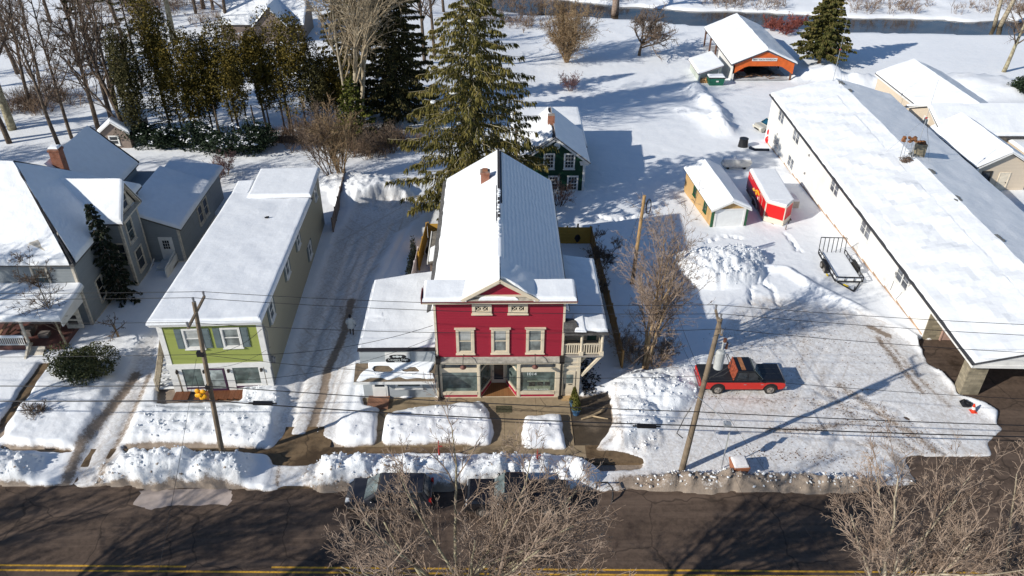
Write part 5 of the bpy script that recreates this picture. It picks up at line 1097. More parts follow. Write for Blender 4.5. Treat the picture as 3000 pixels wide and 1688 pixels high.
for nm, lb, cat, loc, mats, sc3 in (('tarpaulin_heap', 'dark tarpaulin heap stored under the pavilion', 'heap', (41.4, 122, gz(41, 122) + .4), (.03, .027, .027), (2.4, 2.6, .8)), ('storage_drum', 'red drum stored in the shade under the pavilion', 'drum', (38.7, 121.6, gz(39, 121) + .4), (.5, .01, .01), (.5, .5, .9)), ('green_bin', 'tall dark green bin under the pavilion', 'bin', (39.9, 122.4, gz(40, 122) + .4), (.01, .07, .03), (.5, .45, 1.3))):
    b = MB(); rg = random.Random(len(nm))
    if 'heap' in nm: b.grid(lambda u, v: (loc[0] + (u - .5) * 2 * sc3[0], loc[1] + (v - .5) * 2 * sc3[1], loc[2] + sc3[2] * max(0, math.sin(math.pi * u) * math.sin(math.pi * v)) ** .6 * (1 + .6 * float(fbm(np.array(u * 4), np.array(v * 4), 3)))), 16, 16)
    elif 'drum' in nm: b.tube(loc, (loc[0], loc[1], loc[2] + 1.1), .42, .42, 14); b.tube((loc[0], loc[1], loc[2] + .35), (loc[0], loc[1], loc[2] + .4), .45, .45, 14); b.tube((loc[0], loc[1], loc[2] + .75), (loc[0], loc[1], loc[2] + .8), .45, .45, 14)
    else: b.box(loc[0] - .45, loc[1] - .4, loc[2], loc[0] + .45, loc[1] + .4, loc[2] + 1.5); b.box(loc[0] - .5, loc[1] - .45, loc[2] + 1.5, loc[0] + .5, loc[1] + .45, loc[2] + 1.6)
    b.build(nm, M(nm + ' surface', mats, .6, .3, 3), None, label=lb, category=cat)
b = MB(); rg = random.Random(12)
for k in range(26): x, y_ = rg.uniform(36.6, 44.2), rg.uniform(117.3, 119.4); b.bar((x, y_, gz(40, y_) + .45 + rg.uniform(0, .2)), (x + rg.uniform(-1.3, 1.3), y_ + rg.uniform(-.6, .6), gz(40, y_) + .5 + rg.uniform(0, .4)), .12, .08)
b.build('lumber_pile', M('old planks', (.2, .11, .06), .8, .3, 5), None, label='jumbled boards and timbers lying in the pavilion mouth', category='lumber')

def gable_shed(name, label, cat, p0, p1, L, h, pk, wall, roofm, ang_back=0., over=.25, sth=.25):
    """small gabled building: p0-p1 the front wall on the ground, running back L"""
    p0, p1 = Vector(p0), Vector(p1); u = (p1 - p0); w_ = u.length; a = math.atan2(u[1], u[0]) ; fr = (p0[0], p0[1], a); z0 = p0[2]
    t = thing(name, label, cat, (p0[0] + u[0] / 2, p0[1] + u[1] / 2, z0))
    b = MB(fr); b.prism([(0, 0, z0 - .8), (w_, 0, z0 - .8), (w_, 0, z0 + h), (w_ / 2, 0, z0 + pk), (0, 0, z0 + h)], (0, L, 0)); b.build('wall', wall, t)
    k = (pk - h) / (w_ / 2)
    e0, e1 = (-over, z0 + h - over * k + .06), (w_ + over, z0 + h - over * k + .06); m_ = (w_ / 2, z0 + pk + .06)
    b = MB(fr); slab(b, [(e0[0], -over, e0[1]), (m_[0], -over, m_[1]), (m_[0], L + over, m_[1]), (e0[0], L + over, e0[1])], .08); slab(b, [(m_[0], -over, m_[1]), (e1[0], -over, e1[1]), (e1[0], L + over, e1[1]), (m_[0], L + over, m_[1])], .08)
    r = b.build('roof', roofm, t)
    b = MB(fr); snowcap(b, [(e0[0], -over, e0[1]), (m_[0], -over, m_[1]), (m_[0], L + over, m_[1]), (e0[0], L + over, e0[1])], sth, (1, 0, 1, 1), .3, .03, .22); snowcap(b, [(m_[0], -over, m_[1]), (e1[0], -over, e1[1]), (e1[0], L + over, e1[1]), (m_[0], L + over, m_[1])], sth, (1, 1, 1, 0), .3, .03, .22); b.build('roof_snow', SNOW, t)
    b = MB(fr); b.bar((e0[0], -over - .02, e0[1] - .1), (m_[0], -over - .02, m_[1] - .1), .06, .16); b.bar((e1[0], -over - .02, e1[1] - .1), (m_[0], -over - .02, m_[1] - .1), .06, .16); b.build('rake_trim', WHITE, t)
    return t, fr, w_, z0
TAN = Mlines('tan board siding', (.52, .33, .14), .3, 0, .6, .08, .3, .25)
GRN = M('dark green trim', (.02, .09, .04), .6)
t, fr, w_, z0 = gable_shed('garage_shed', 'tan gabled shed with white roller door and dark green corners', 'shed', (20.34, 65.2, -1.24), (23.75, 65.45, -1.24), 9.0, 2.2, 3.0, TAN, _mats['dark roofing'])
b = MB(fr); b.box(.38, -.03, z0, w_ - .38, .0, z0 + 2.02); b.build('roller_door', M('white roller door', (.72, .73, .72), .5, .04, 2), t)
b = MB(fr); b.box(.22, -.07, z0 - .3, .4, .01, z0 + 2.15); b.box(w_ - .4, -.07, z0 - .3, w_ - .22, .01, z0 + 2.15); b.box(.4, -.07, z0 + 2.0, w_ - .4, .01, z0 + 2.15); b.build('door_trim', WHITE, t)
b = MB(fr); b.box(-.04, -.04, z0 - .4, .18, .16, z0 + 2.2); b.box(w_ - .18, -.04, z0 - .4, w_ + .04, .16, z0 + 2.2); b.build('corner_trim', GRN, t)
for ly in (1.7, 5.2): window(t, fr, (-.003, ly + .7, z0 + .9), (0, -1, 0), (-1, 0, 0), .7, .8, trim=.08, mat=GRN, glass=DARKGLASS)
# lean-to shed beside the pavilion
t = thing('lean_to_shed', 'small pale green lean-to shed with single pitched snowy roof', 'shed', (32.5, 118, -4.4))
MINT = Mlines('pale green siding', (.48, .52, .45), .16, 2, .6, .05, .4, .3)
q0, q1, q2, q3 = Vector((30.85, 116.4, 0)), Vector((34.4, 117.6, 0)), Vector((34.2, 124.0, 0)), Vector((30.9, 123.2, 0))
b = MB(); vs = []
for q, zt in ((q0, -2.75), (q1, -1.9), (q2, -1.9), (q3, -2.75)): vs += [(q[0], q[1], -4.9), (q[0], q[1], zt)]
b.add(vs, [(0, 2, 3, 1), (2, 4, 5, 3), (4, 6, 7, 5), (6, 0, 1, 7), (1, 3, 5, 7)]); b.build('wall', MINT, t)
rq = [(30.55, 116.1, -2.75), (34.6, 117.3, -1.8), (34.4, 124.3, -1.8), (30.6, 123.5, -2.75)]
b = MB(); slab(b, rq, .1); b.build('roof', RUST, t); b = MB(); snowcap(b, rq, .3, (1, 1, 1, 1), .4, .03, .25); b.build('roof_snow', SNOW, t)
b = MB(); b.bar((33.9, 117.38, -4.6), (33.9, 117.38, -2.1), .14, .1); b.bar((30.9, 116.38, -4.7), (30.9, 116.38, -2.8), .14, .1); b.bar((30.6, 116.25, -2.9), (34.55, 117.5, -1.95), .08, .2); b.build('trim', WHITE, t)
b = MB(); rg = random.Random(5)
for k in range(16): b.tube((31.6 + rg.uniform(-.6, .6), 115.9, gz(31, 116) + .3 + rg.uniform(0, .5)), (31.6 + rg.uniform(-.6, .6), 116.6, gz(31, 116) + .3 + rg.uniform(0, .5)), .13, .13, 8)
b.build('firewood_stack', M('split firewood', (.42, .24, .1), .9, .35, 4), None, label='heap of split firewood against the pale green lean-to shed', category='firewood')
# dumpster
t = thing('dumpster', 'green steel dumpster with snow on its lid by the pavilion', 'dumpster', (33.1, 115.4, -4.3))
b = MB(); z0 = gz(33, 115) + .1; b.prism([(32.1, 114.7, z0 + .15), (34.1, 114.7, z0 + .15), (34.3, 114.55, z0 + 1.3), (31.9, 114.55, z0 + 1.3)], (0, 1.5, 0)); b.build('bin_body', M('dumpster green', (.01, .12, .07), .5, .15, 3), t)
b = MB(); b.box(31.85, 114.5, z0 + 1.3, 34.35, 116.15, z0 + 1.38); b.build('lid', BLACK, t); b = MB(); snowcap(b, [(31.9, 114.7, z0 + 1.38), (34.3, 114.7, z0 + 1.38), (34.3, 116.1, z0 + 1.38), (31.9, 116.1, z0 + 1.38)], .2, (1, 1, 1, 1), .25); b.build('lid_snow', SNOW, t)
b = MB(); b.box(33.0, 114.52, z0 + .75, 33.35, 114.6, z0 + .95); b.build('sticker', WHITE, t)

# ------------------------------------------------------------------ dark green house behind the spruce
GRH = Mlines('dark green clapboard', (.006, .04, .02), .13, 2, .55, .15, .5, .2)
gh = thing('green_house', 'dark green clapboard house with white corner boards and steep snowy roof', 'house', (6, 76, -1.8))
gy, gx0, gx1, gpx = 74.35, 2.5, 9.12, 5.95
b = MB(); b.prism([(gx0, gy, -2.4), (gx1, gy, -2.4), (gx1, gy, 1.75), (gpx - .0, gy, 4.25), (gx0, gy, 1.75)], (0, 8.2, 0)); b.box(2.0, 80, -2.6, 9.6, 90, .6); b.build('wall', GRH, gh)
b = MB(); b.box(gx1 - .22, gy - .05, -2.2, gx1 + .04, gy + .2, 1.75); b.prism([(gx1 - .5, gy - .06, 1.3), (gx1 + .35, gy - .06, 1.3), (gx1 + .45, gy - .06, 1.75), (gx1 - .6, gy - .06, 1.75)], (0, .3, 0)); b.bar((gx1 + .4, gy - .25, 1.62), (gpx, gy - .25, 4.3), .16, .34); b.bar((gx0 - .4, gy - .25, 1.62), (gpx, gy - .25, 4.3), .16, .34); b.box(gx0 - .05, gy - .05, -2.2, gx0 + .2, gy + .1, 1.7); b.build('trim', WHITE, gh)
for px, py in ((1667, 492), (1676, 556), (1621, 556), (1608, 492)):
    c = WY(px, py, gy); window(gh, None, (c[0] - .45, gy, c[2]), UX, FN, .9, 1.5, trim=.13, mat=WHITE, glass=DARKGLASS, grid=(3, 4))
b = MB(); slab(b, [(gx1 + .5, gy - .35, 1.65), (gx1 + .5, gy + 8.4, 1.65), (gpx, gy + 8.4, 4.5), (gpx, gy - .35, 4.5)], .1); slab(b, [(gpx, gy - .35, 4.5), (gpx, gy + 8.4, 4.5), (gx0 - .5, gy + 8.4, 1.65), (gx0 - .5, gy - .35, 1.65)], .1); slab(b, [(1.6, 79.8, 1.0), (9.9, 79.8, 1.0), (9.9, 90.3, 1.4), (1.6, 90.3, 1.4)], .1); b.build('roof', M('brown roofing', (.12, .09, .075), .8, .2), gh)
b = MB(); snowcap(b, [(gx1 + .48, gy - .3, 1.66), (gx1 + .48, gy + 8.4, 1.66), (gpx, gy + 8.4, 4.5), (gpx, gy - .3, 4.5)], .1, (1, 1, 0, 1), .35, .02, .12); b.build('roof_snow', Mribsnow('seamed roof snow', 1, .75), gh)
b = MB(); snowcap(b, [(gpx - .1, gy - .2, 4.4), (gpx - .1, gy + 8.3, 4.4), (gx0 - .3, gy + 8.3, 1.75), (gx0 - .3, gy - .2, 1.75)], .28, (1, 1, 1, 1), .25, .16, .3, (1.2, 0, .6, .8)); snowcap(b, [(1.6, 79.9, 1.0), (9.9, 79.9, 1.0), (9.9, 90.3, 1.4), (1.6, 90.3, 1.4)], .4, (1, 1, 1, 1), .4, .05, .35); b.build('rear_roof_snow', SNOW, gh)
b = MB(); b.box(5.35, 77.6, 3.4, 6.05, 78.3, 5.4); c = b.build('chimney', BRICK, gh)
b = MB(); c_ = WY(1632, 428, gy - .5); b.disc(c_, (.2, -1, .45), .34, .06, 16); b.tube(c_, c_ + Vector((0, .45, -.25)), .03, .03, 5); b.build('satellite_dish', M('pale grey dish', (.6, .6, .58), .5), gh)
# pale roofs of a house beyond the hedge, and a garage
fh = thing('far_house', 'distant house with pale snowy gable roofs beyond the arborvitae row', 'house', (-37, 133, -1.4))
b = MB(); b.box(-44, 128, -2, -31, 136, 1.4); b.prism([(-31, 128, 1.4), (-31, 136, 1.4), (-31, 132, 4.2)], (-6, 0, 0)); b.box(-38, 126, -2, -33, 138, 1.5); b.prism([(-38, 126, 1.5), (-33, 126, 1.5), (-35.5, 126, 4.4)], (0, 12, 0)); b.build('wall', M('brown grey wall', (.22, .17, .14), .8), fh)
b = MB(); snowcap(b, [(-44, 127.6, 1.5), (-30.6, 127.6, 1.5), (-30.6, 132, 4.3), (-44, 132, 4.3)], .3, (1, 1, 0, 1), .6); snowcap(b, [(-30.6, 136.4, 1.5), (-44, 136.4, 1.5), (-44, 132, 4.3), (-30.6, 132, 4.3)], .3, (1, 1, 0, 1), .6); snowcap(b, [(-38.4, 125.6, 1.5), (-35.5, 125.6, 4.5), (-35.5, 138.4, 4.5), (-38.4, 138.4, 1.5)], .3, (1, 0, 1, 1), .6); snowcap(b, [(-35.5, 125.6, 4.5), (-32.6, 125.6, 1.5), (-32.6, 138.4, 1.5), (-35.5, 138.4, 4.5)], .3, (1, 1, 1, 0), .6); b.build('roof', SNOW, fh)
gc = G(400, 445)
t, fr, w_, z0 = gable_shed('garden_garage', 'small garage with snowy roof behind the grey-blue gabled house', 'garage', (-44.3, 83.3, -.75), (-41.2, 83.3, -.75), 5.5, 2.2, 3.4, M('brown grey wall', (.22, .17, .14), .8), _mats['dark roofing'], sth=.35)
window(t, fr, (.9, -.003, z0 + .7), UX, FN, .9, .9, mat=WHITE, glass=DARKGLASS)
# ------------------------------------------------------------------ vehicles
def Mcar(name, col, dirt=(.25, .18, .13), zd=.75, amt=.9, rough=.3):
    """car paint with road dirt thrown up along the sills"""
    if name in _mats: return _mats[name]
    m, nt, b = nodes(name); co = coord(nt); sep = N(nt, 'ShaderNodeSeparateXYZ'); nt.links.new(co, sep.inputs[0])
    f = ramp(nt, mth(nt, 'ADD', sep.outputs[2], mth(nt, 'MULTIPLY', noise(nt, co, 3, 4), .3)), zd + .28, zd + .0)
    nt.links.new(mixc(nt, mth(nt, 'MULTIPLY', f, amt), col, dirt), b.inputs['Base Color'])
    nt.links.new(mth(nt, 'ADD', mth(nt, 'MULTIPLY', f, .5), rough), b.inputs['Roughness']); b.inputs['Coat Weight'].default_value = .3
    _mats[name] = m; return m
TYRE = M('tyre rubber', (.03, .027, .024), .85, .3, 5); RIM = M('alloy rim', (.32, .29, .26), .45, .2, 5, metal=.4); CHROME = M('chrome', (.6, .6, .6), .25, .05, metal=.9)
def side_profile(L0, L1, z0, z1, wheels, r, nose=.12):
    """outline with round wheel arches, going along the sill then back over the top"""
    p = [(L0 + .05, z0 + .12)]
    for wx in wheels:
        p.append((wx - r - .02, z0))
        p += [(wx + r * math.cos(a), z0 + r * math.sin(a) * 1.02) for a in [math.pi * (1 - k / 9) for k in range(1, 9)]]
        p.append((wx + r + .02, z0))
    p += [(L1 - .12, z0 + .05), (L1, z0 + .25), (L1, z1 - .16), (L1 - nose, z1), (L0 + .04, z1), (L0, z1 - .05)]
    return p
def wheel(t, fr, x, y, r, w=.24, side=1):
    b = MB(fr); b.disc((x, y, r), (0, 1, 0), r, w, 22); b.disc((x, y + side * (w / 2 + .005), r), (0, 1, 0), r * .93, .03, 22)
    ty = b.build('wheel', TYRE, t)
    b = MB(fr); b.disc((x, y + side * (w / 2 + .02), r), (0, 1, 0), r * .62, .03, 18)
    for k in range(5): a = k * 1.2566; b.bar((x, y + side * (w / 2 + .045), r), (x + r * .56 * math.cos(a), y + side * (w / 2 + .045), r + r * .56 * math.sin(a)), .09, .03)
    b.disc((x, y + side * (w / 2 + .05), r), (0, 1, 0), r * .17, .04, 10)
    b.build('rim', RIM, ty)
def taper(mb, x0, x1, y, z0, X0, X1, Y, z1):
    mb.add([(x0, -y, z0), (x1, -y, z0), (x1, y, z0), (x0, y, z0), (X0, -Y, z1), (X1, -Y, z1), (X1, Y, z1), (X0, Y, z1)], [(0, 3, 2, 1), (4, 5, 6, 7), (0, 1, 5, 4), (1, 2, 6, 5), (2, 3, 7, 6), (3, 0, 4, 7)])
def sideglass(t, fr, pts4, cx, h, name='side_window'):
    pass
def pickup(name, label, fr, low, up, cover, L=5.75, hw=.96, z=0., rust=False, chrome=True):
    t = thing(name, label, 'pickup truck', (fr[0], fr[1], z)); a, e = -L / 2, L / 2; ws = (a + 1.2, e - 1.0)
    b = MB(fr); b.prism([(x, -hw, zz) for x, zz in side_profile(a, e - .05, .44, 1.03, ws, .5)], (0, 2 * hw, 0)); body = b.build('body', low, t, bevel=.035)
    b = MB(fr); taper(b, a + .02, e - .1, hw - .005, 1.02, a + .06, e - .2, hw - .04, 1.13); b.build('upper_body', up, t, bevel=.025)
    b = MB(fr); b.box(a + .3, -hw + .08, .36, e - .3, hw - .08, .6); 
    for wx in ws: b.disc((wx, 0, .5), (0, 1, 0), .44, 2 * hw - .06, 16)
    b.build('underbody', BLACK, t)
    b = MB(fr); taper(b, e - 1.75, e - .08, hw - .03, 1.1, e - 1.7, e - .22, hw - .14, 1.25); b.bar((e - 1.6, -.28, 1.255), (e - .3, -.24, 1.245), .03, .03); b.bar((e - 1.6, .28, 1.255), (e - .3, .24, 1.245), .03, .03); b.build('hood', up, t, bevel=.03)
    c0, c1 = a + 2.15, e - 1.5
    b = MB(fr); taper(b, c0, c1, hw - .03, 1.03, c0 + .26, c1 - .78, hw - .2, 1.9); b.build('cab', up, t, bevel=.06)
    k = -.17 / .87
    for s in (-1, 1):
        mid = (c0 + c1) / 2 - .12
        for x0, x1, X0, X1 in ((c0 + .16, mid - .06, c0 + .34, mid - .06), (mid + .06, c1 - .22, mid + .06, c1 - .72)):
            ya, yb = s * (hw - .03 + k * .17 + .012), s * (hw - .03 + k * .74 + .012); b = MB(fr); b.prism([(x0, ya, 1.2), (x1, ya, 1.2), (X1, yb, 1.77), (X0, yb, 1.77)], (0, s * .012, 0)); b.build('side_window', DARKGLASS, t)
        b = MB(fr); b.ball((c1 - .35, s * (hw + .12), 1.3), (.09, .13, .11), 8, 6); b.bar((c1 - .35, s * (hw - .02), 1.2), (c1 - .35, s * (hw + .1), 1.26), .05); b.build('mirror', up, t)
        b = MB(fr); b.box(e - .16, s * (hw - .28) - .16, .84, e - .03, s * (hw - .28) + .16, 1.04); b.build('headlight', M('headlight', (.7, .72, .72), .15), t)
        b = MB(fr); b.box(a - .025, s * (hw - .1) - .09, .72, a + .05, s * (hw - .1) + .09, 1.0); b.build('tail_light', M('red tail light', (.5, .02, .015), .25), t)
        for wx in ws: wheel(t, fr, wx, s * (hw - .14), .39, .26, s)
        b = MB(fr); b.box(mid - .2, s * hw, .86, mid - .03, s * (hw + .02), .9); b.box(mid + .95, s * hw, .86, mid + 1.12, s * (hw + .02), .9); b.build('door_handle', CHROME if chrome else BLACK, t)
    b = MB(fr); yb = hw - .2; b.prism([(c1 - .12, -hw + .12, 1.22), (c1 - .12, hw - .12, 1.22), (c1 - .70, yb - .04, 1.84), (c1 - .70, -yb + .04, 1.84)], (.02, 0, .02)); b.build('windshield', Mglass('windshield glass', (.12, .15, .15), .06), t)
    b = MB(fr); b.prism([(c0 + .06, -hw + .15, 1.24), (c0 + .06, hw - .15, 1.24), (c0 + .22, yb - .06, 1.8), (c0 + .22, -yb + .06, 1.8)], (-.02, 0, .0)); b.build('rear_window', DARKGLASS, t)
    if cover: b = MB(fr); taper(b, a + .06, c0 - .04, hw - .06, 1.12, a + .1, c0 - .06, hw - .1, 1.17); b.build('tonneau_cover', M('black vinyl cover', (.018, .018, .02), .55, .3, 3), t)
    else:
        b = MB(fr); b.box(a + .1, -hw + .14, .7, c0 - .05, hw - .14, 1.05); b.build('bed', BLACK, t)
    b = MB(fr); b.box(a - .14, -hw + .04, .5, a, hw - .04, .68); b.build('rear_bumper', CHROME if chrome else BLACK, t, bevel=.03)
    b = MB(fr); b.box(e - .06, -hw + .02, .46, e + .1, hw - .02, .7); b.build('front_bumper', CHROME if chrome else BLACK, t, bevel=.04)
    b = MB(fr); b.box(e - .07, -.5, .78, e - .035, .5, 1.04); b.build('grille', BLACK, t)
    if rust:
        b = MB(fr); b.prism([(c0 + .5, -hw + .28, 1.903), (c0 + .78, -hw + .28, 1.903), (c0 + .78, hw - .28, 1.903), (c0 + .5, hw - .28, 1.903)], (0, 0, .006)); b.build('roof_stripe', M('bare rusty roof paint', (.33, .14, .06), .7, .3, 5), t)
        b = MB(fr); b.prism([(c0 - .02, -hw + .1, 1.13), (c0 + .02, -hw + .1, 1.13), (c0 + .24, -hw + .24, 1.9), (c0 + .2, -hw + .24, 1.9)], (0, 2 * hw - .42, 0)); b.build('cab_back', M('weathered red brown paint', (.26, .06, .03), .6, .4, 6), t)
    return t
REDLOW = Mcar('red truck paint', (.52, .016, .008), (.38, .24, .15), .42, .85); BLK = Mcar('black truck paint', (.008, .008, .01), (.1, .08, .07), .2, .3, .25)
pickup('pickup_truck', 'red and black pickup with black bed cover parked on the snowy lot', (16.5, 40.95, math.radians(-.8)), REDLOW, BLK, True, rust=True)
DKLOW = Mcar('black pickup paint', (.012, .012, .014), (.36, .28, .22), .5, .95)
pickup('pickup_truck', 'muddy black pickup parked at the roadside snow bank behind the grey car', (1.05, 30.62, math.pi - .023), DKLOW, BLK, True, L=5.8, chrome=False)
def car(name, label, fr, paint, L=4.75, hw=.9, H=1.62, z=0., cat='car', hatch=True, snow=False, glass=DARKGLASS):
    t = thing(name, label, cat, (fr[0], fr[1], z)); a, e = -L / 2, L / 2; ws = (a + .95, e - .95)
    Z = z
    fr2 = fr
    def mb(): return MB(fr2)
    b = mb(); b.prism([(x, -hw, zz + Z) for x, zz in side_profile(a, e, .3, .93, ws, .39, .35)], (0, 2 * hw, 0)); b.build('body', paint, t, bevel=.07)
    b = mb(); b.box(a + .3, -hw + .08, .25 + Z, e - .3, hw - .08, .5 + Z)
    for wx in ws: b.disc((wx, 0, .38 + Z), (0, 1, 0), .37, 2 * hw - .06, 16)
    b.build('underbody', BLACK, t)
    c0, c1 = a + .05, e - 1.0; T0, T1 = a + .45, e - 1.95
    b = mb(); b.add([(c0, -hw + .03, .9 + Z), (c1, -hw + .03, .9 + Z), (c1, hw - .03, .9 + Z), (c0, hw - .03, .9 + Z), (T0, -hw + .2, H + Z), (T1, -hw + .2, H + Z), (T1, hw - .2, H + Z), (T0, hw - .2, H + Z)], [(0, 3, 2, 1), (4, 5, 6, 7), (0, 1, 5, 4), (1, 2, 6, 5), (2, 3, 7, 6), (3, 0, 4, 7)]); b.build('cabin', paint, t, bevel=.09)
    hgt = H - .9; k = -.17 / hgt
    def at(s, zz): return s * (hw - .03 + k * (zz - .9) + .012)
    n = 3 if hatch else 2; lo, hi = 1.0, H - .13
    def xl_(f, zz): g = (zz - .9) / hgt; A = c0 + (T0 - c0) * g + .14; B = c1 + (T1 - c1) * g - .2; return A + (B - A) * f
    for s in (-1, 1):
        for i in range(n):
            f0, f1 = i / n + .015, (i + 1) / n - .015; b = mb(); b.prism([(xl_(f0, lo), at(s, lo), lo + Z), (xl_(f1, lo), at(s, lo), lo + Z), (xl_(f1, hi), at(s, hi), hi + Z), (xl_(f0, hi), at(s, hi), hi + Z)], (0, s * .012, 0)); b.build('side_window', glass, t)
        b = mb(); b.ball((c1 - .55, s * (hw + .1), 1.02 + Z), (.08, .11, .09), 8, 6); b.build('mirror', paint, t)
        b = mb(); b.prism([(e - .32, s * (hw - .16) - .16, .72 + Z), (e - .02, s * (hw - .22) - .16, .68 + Z), (e - .02, s * (hw - .22) + .12, .68 + Z), (e - .36, s * (hw - .06), .74 + Z)], (0, 0, .17)); b.build('headlight', M('headlight', (.7, .72, .72), .15), t)
        b = mb(); b.box(a - .02, s * (hw - .14) - .1, .75 + Z, a + .12, s * (hw - .14) + .11, 1.05 + Z); b.build('tail_light', M('red tail light', (.5, .02, .015), .25), t)
        for wx in ws:
            m_ = MB(fr2); b = MB(fr2); b.disc((wx, s * (hw - .12), .34 + Z), (0, 1, 0), .34, .23, 20); ty = b.build('wheel', TYRE, t)
            b = MB(fr2); b.disc((wx, s * (hw - .0), .34 + Z), (0, 1, 0), .23, .03, 16)
            for q in range(7): aa = q * .8976; b.bar((wx, s * (hw + .02), .34 + Z), (wx + .2 * math.cos(aa), s * (hw + .02), .34 + Z + .2 * math.sin(aa)), .05, .02)
            b.build('rim', RIM, ty)
    b = mb(); lo2, hi2 = .98, H - .06; gx = lambda zz: c1 + (T1 - c1) * (zz - .9) / hgt; b.prism([(gx(lo2) + .01, -hw + .14, lo2 + Z), (gx(lo2) + .01, hw - .14, lo2 + Z), (gx(hi2) + .01, hw - .24, hi2 + Z), (gx(hi2) + .01, -hw + .24, hi2 + Z)], (.02, 0, .015)); b.build('windshield', Mglass('windshield glass', (.12, .15, .15), .06) if glass is DARKGLASS else glass, t)
    gx2 = lambda zz: c0 + (T0 - c0) * (zz - .9) / hgt
    b = mb(); b.prism([(gx2(1.05) - .01, -hw + .2, 1.05 + Z), (gx2(1.05) - .01, hw - .2, 1.05 + Z), (gx2(hi2) - .01, hw - .27, hi2 + Z), (gx2(hi2) - .01, -hw + .27, hi2 + Z)], (-.015, 0, .01)); b.build('rear_window', glass, t)
    b = mb(); b.box(e - .05, -.45, .42 + Z, e + .01, .45, .62 + Z); b.build('grille', BLACK, t)
    return t
car('parked_car', 'dusty charcoal wagon parked at the roadside bank with front wheel turned to the kerb', (-6.2, 31.0, math.pi - .023), Mcar('charcoal car paint', (.035, .035, .042), (.30, .26, .21), .42, .9), L=4.85, hatch=True)
car('parked_car', 'cream car half hidden behind the back end of the white building', (35.2, 94.6, math.pi + .35), Mcar('cream car paint', (.55, .52, .44), (.4, .33, .25), .3, .5), L=4.5, H=1.5, z=gz(35, 94.6) + .2, glass=Mglass('teal glass', (.01, .06, .10), .06))

# ------------------------------------------------------------------ red enclosed trailer, gas tank, utility trailer
t = thing('concession_trailer', 'bright red enclosed V nosed trailer with food emblem and snow on top', 'trailer', (27, 70, -1.5))
RT = M('bright red trailer skin', (.60, .006, .006), .35, .05, 1); MAR = M('dark maroon trailer skin', (.06, .004, .02), .35, .1, 1); CRM = M('cream trailer trim', (.62, .56, .46), .5, .05)
bx = [(25.78, 66.55), (27.3, 65.35), (28.45, 66.75), (28.75, 73.6), (26.1, 73.75)]
zb, zt = -1.0, 1.0
b = MB(); b.prism([(x, y, zb) for x, y in bx], (0, 0, zt - zb)); b.build('body', RT, t)
b = MB(); cx, cy = 27.2, 69.9
b.prism([(x + (x - cx) * .008, y + (y - cy) * .004, zt - .1) for x, y in bx], (0, 0, .16)); roof_ = b.build('roof_rail', WHITE, t)
fl = MB()
u = (Vector((26.1, 73.75, 0)) - Vector((25.78, 66.55, 0))).normalized(); n_ = Vector((-1, .045, 0)); O = Vector((25.775, 66.55, 0))
b = MB().plane(O, u, n_); b.prism([(1.1, zb + .0, .004), (7.2, zb + .0, .004), (7.2, zb + 1.15, .004), (5.2, zb + 1.1, .004), (3.2, zb + .85, .004), (1.2, zb + .25, .004)], (0, 0, .004)); b.build('side_graphic', MAR, t)
b = MB().plane(O, u, n_); b.box(.0, zb + .02, .006, .1, zt - .1, .03); b.box(1.3, zb + .12, .006, 1.34, zb + 1.5, .02); b.box(2.25, zb + .9, .006, 2.29, zt - .2, .02); b.bar((1.32, zb + 1.5, .01), (1.8, zt - .2, .01), .04, .02); b.bar((1.8, zt - .2, .01), (2.27, zt - .2, .01), .04, .02); b.box(5.6, zt - .35, .006, 7, zt - .3, .02); b.build('door_frame', CRM, t)
b = MB().plane(O, u, n_)
for cx_, cz_, rx_, rz_ in ((3.6, zb + 1.2, .28, .25),): b.prism([(cx_ + rx_ * math.cos(a), cz_ + rz_ * math.sin(a), .012) for a in [k * .449 for k in range(14)]], (0, 0, .01))
b.path([(2.5 + .45 * k, zb + 1.32 + .28 * math.sin(k * 1.0 + .3), .02) for k in range(6)], .09, 5); b.build('emblem', M('mustard yellow', (.75, .42, .03), .5), t)
b = MB().plane(O, u, n_)
for cx_, cz_ in ((2.75, zb + 1.0), (4.5, zb + 1.1)): b.prism([(cx_ + .15 * math.cos(a), cz_ + .17 * math.sin(a), .012) for a in [k * .628 for k in range(10)]], (0, 0, .01))
b.box(.25, zb + .05, .006, .5, zb + .25, .015); b.build('white_spot', WHITE, t)
for p, q in ((bx[0], bx[1]), (bx[1], bx[2])):
    p, q = Vector((*p, 0)), Vector((*q, 0)); u2 = (q - p).normalized(); n2 = Vector((u2[1], -u2[0], 0)); L_ = (q - p).length
    b = MB().plane(p, u2, n2); b.box(0, zb - .02, .002, L_, zb + .55, .02); b.box(0, zb + .5, .002, .07, zt, .02); b.box(L_ - .07, zb + .5, .002, L_, zt, .02); b.box(0, zt - .12, .002, L_, zt, .02); b.build('nose_trim', CRM, t)
b = MB(); b.bar((26.3, 66.3, zb - .05), (27.3, 64.4, zb - .12), .1); b.bar((28.3, 66.4, zb - .05), (27.35, 64.4, zb - .12), .1); b.box(26.0, 66.6, zb - .15, 28.6, 73.4, zb); b.tube((27.35, 64.55, zb - .4), (27.35, 64.55, zb + .5), .05, .05, 6); b.build('drawbar', M('rusty steel', (.14, .1, .08), .8, .3, 4), t)
b = MB(); b.prism([(x + (x - cx) * .0, y, 0) for x, y in []] or [(0, 0, 0), (0, .01, 0), (0, 0, .01)], (0, 0, .001)) if False else None
b = MB(); snowcap(b, [(25.85, 66.5, zt + .06), (28.45, 66.7, zt + .06), (28.72, 73.55, zt + .06), (26.13, 73.7, zt + .06)], .2, (0, 1, 1, 1), .3, .02, .18); b.prism([(25.87, 66.5, zt + .06), (27.3, 65.45, zt + .06), (28.4, 66.75, zt + .06)], (0, 0, .17)); b.build('roof_snow', SNOW, t)
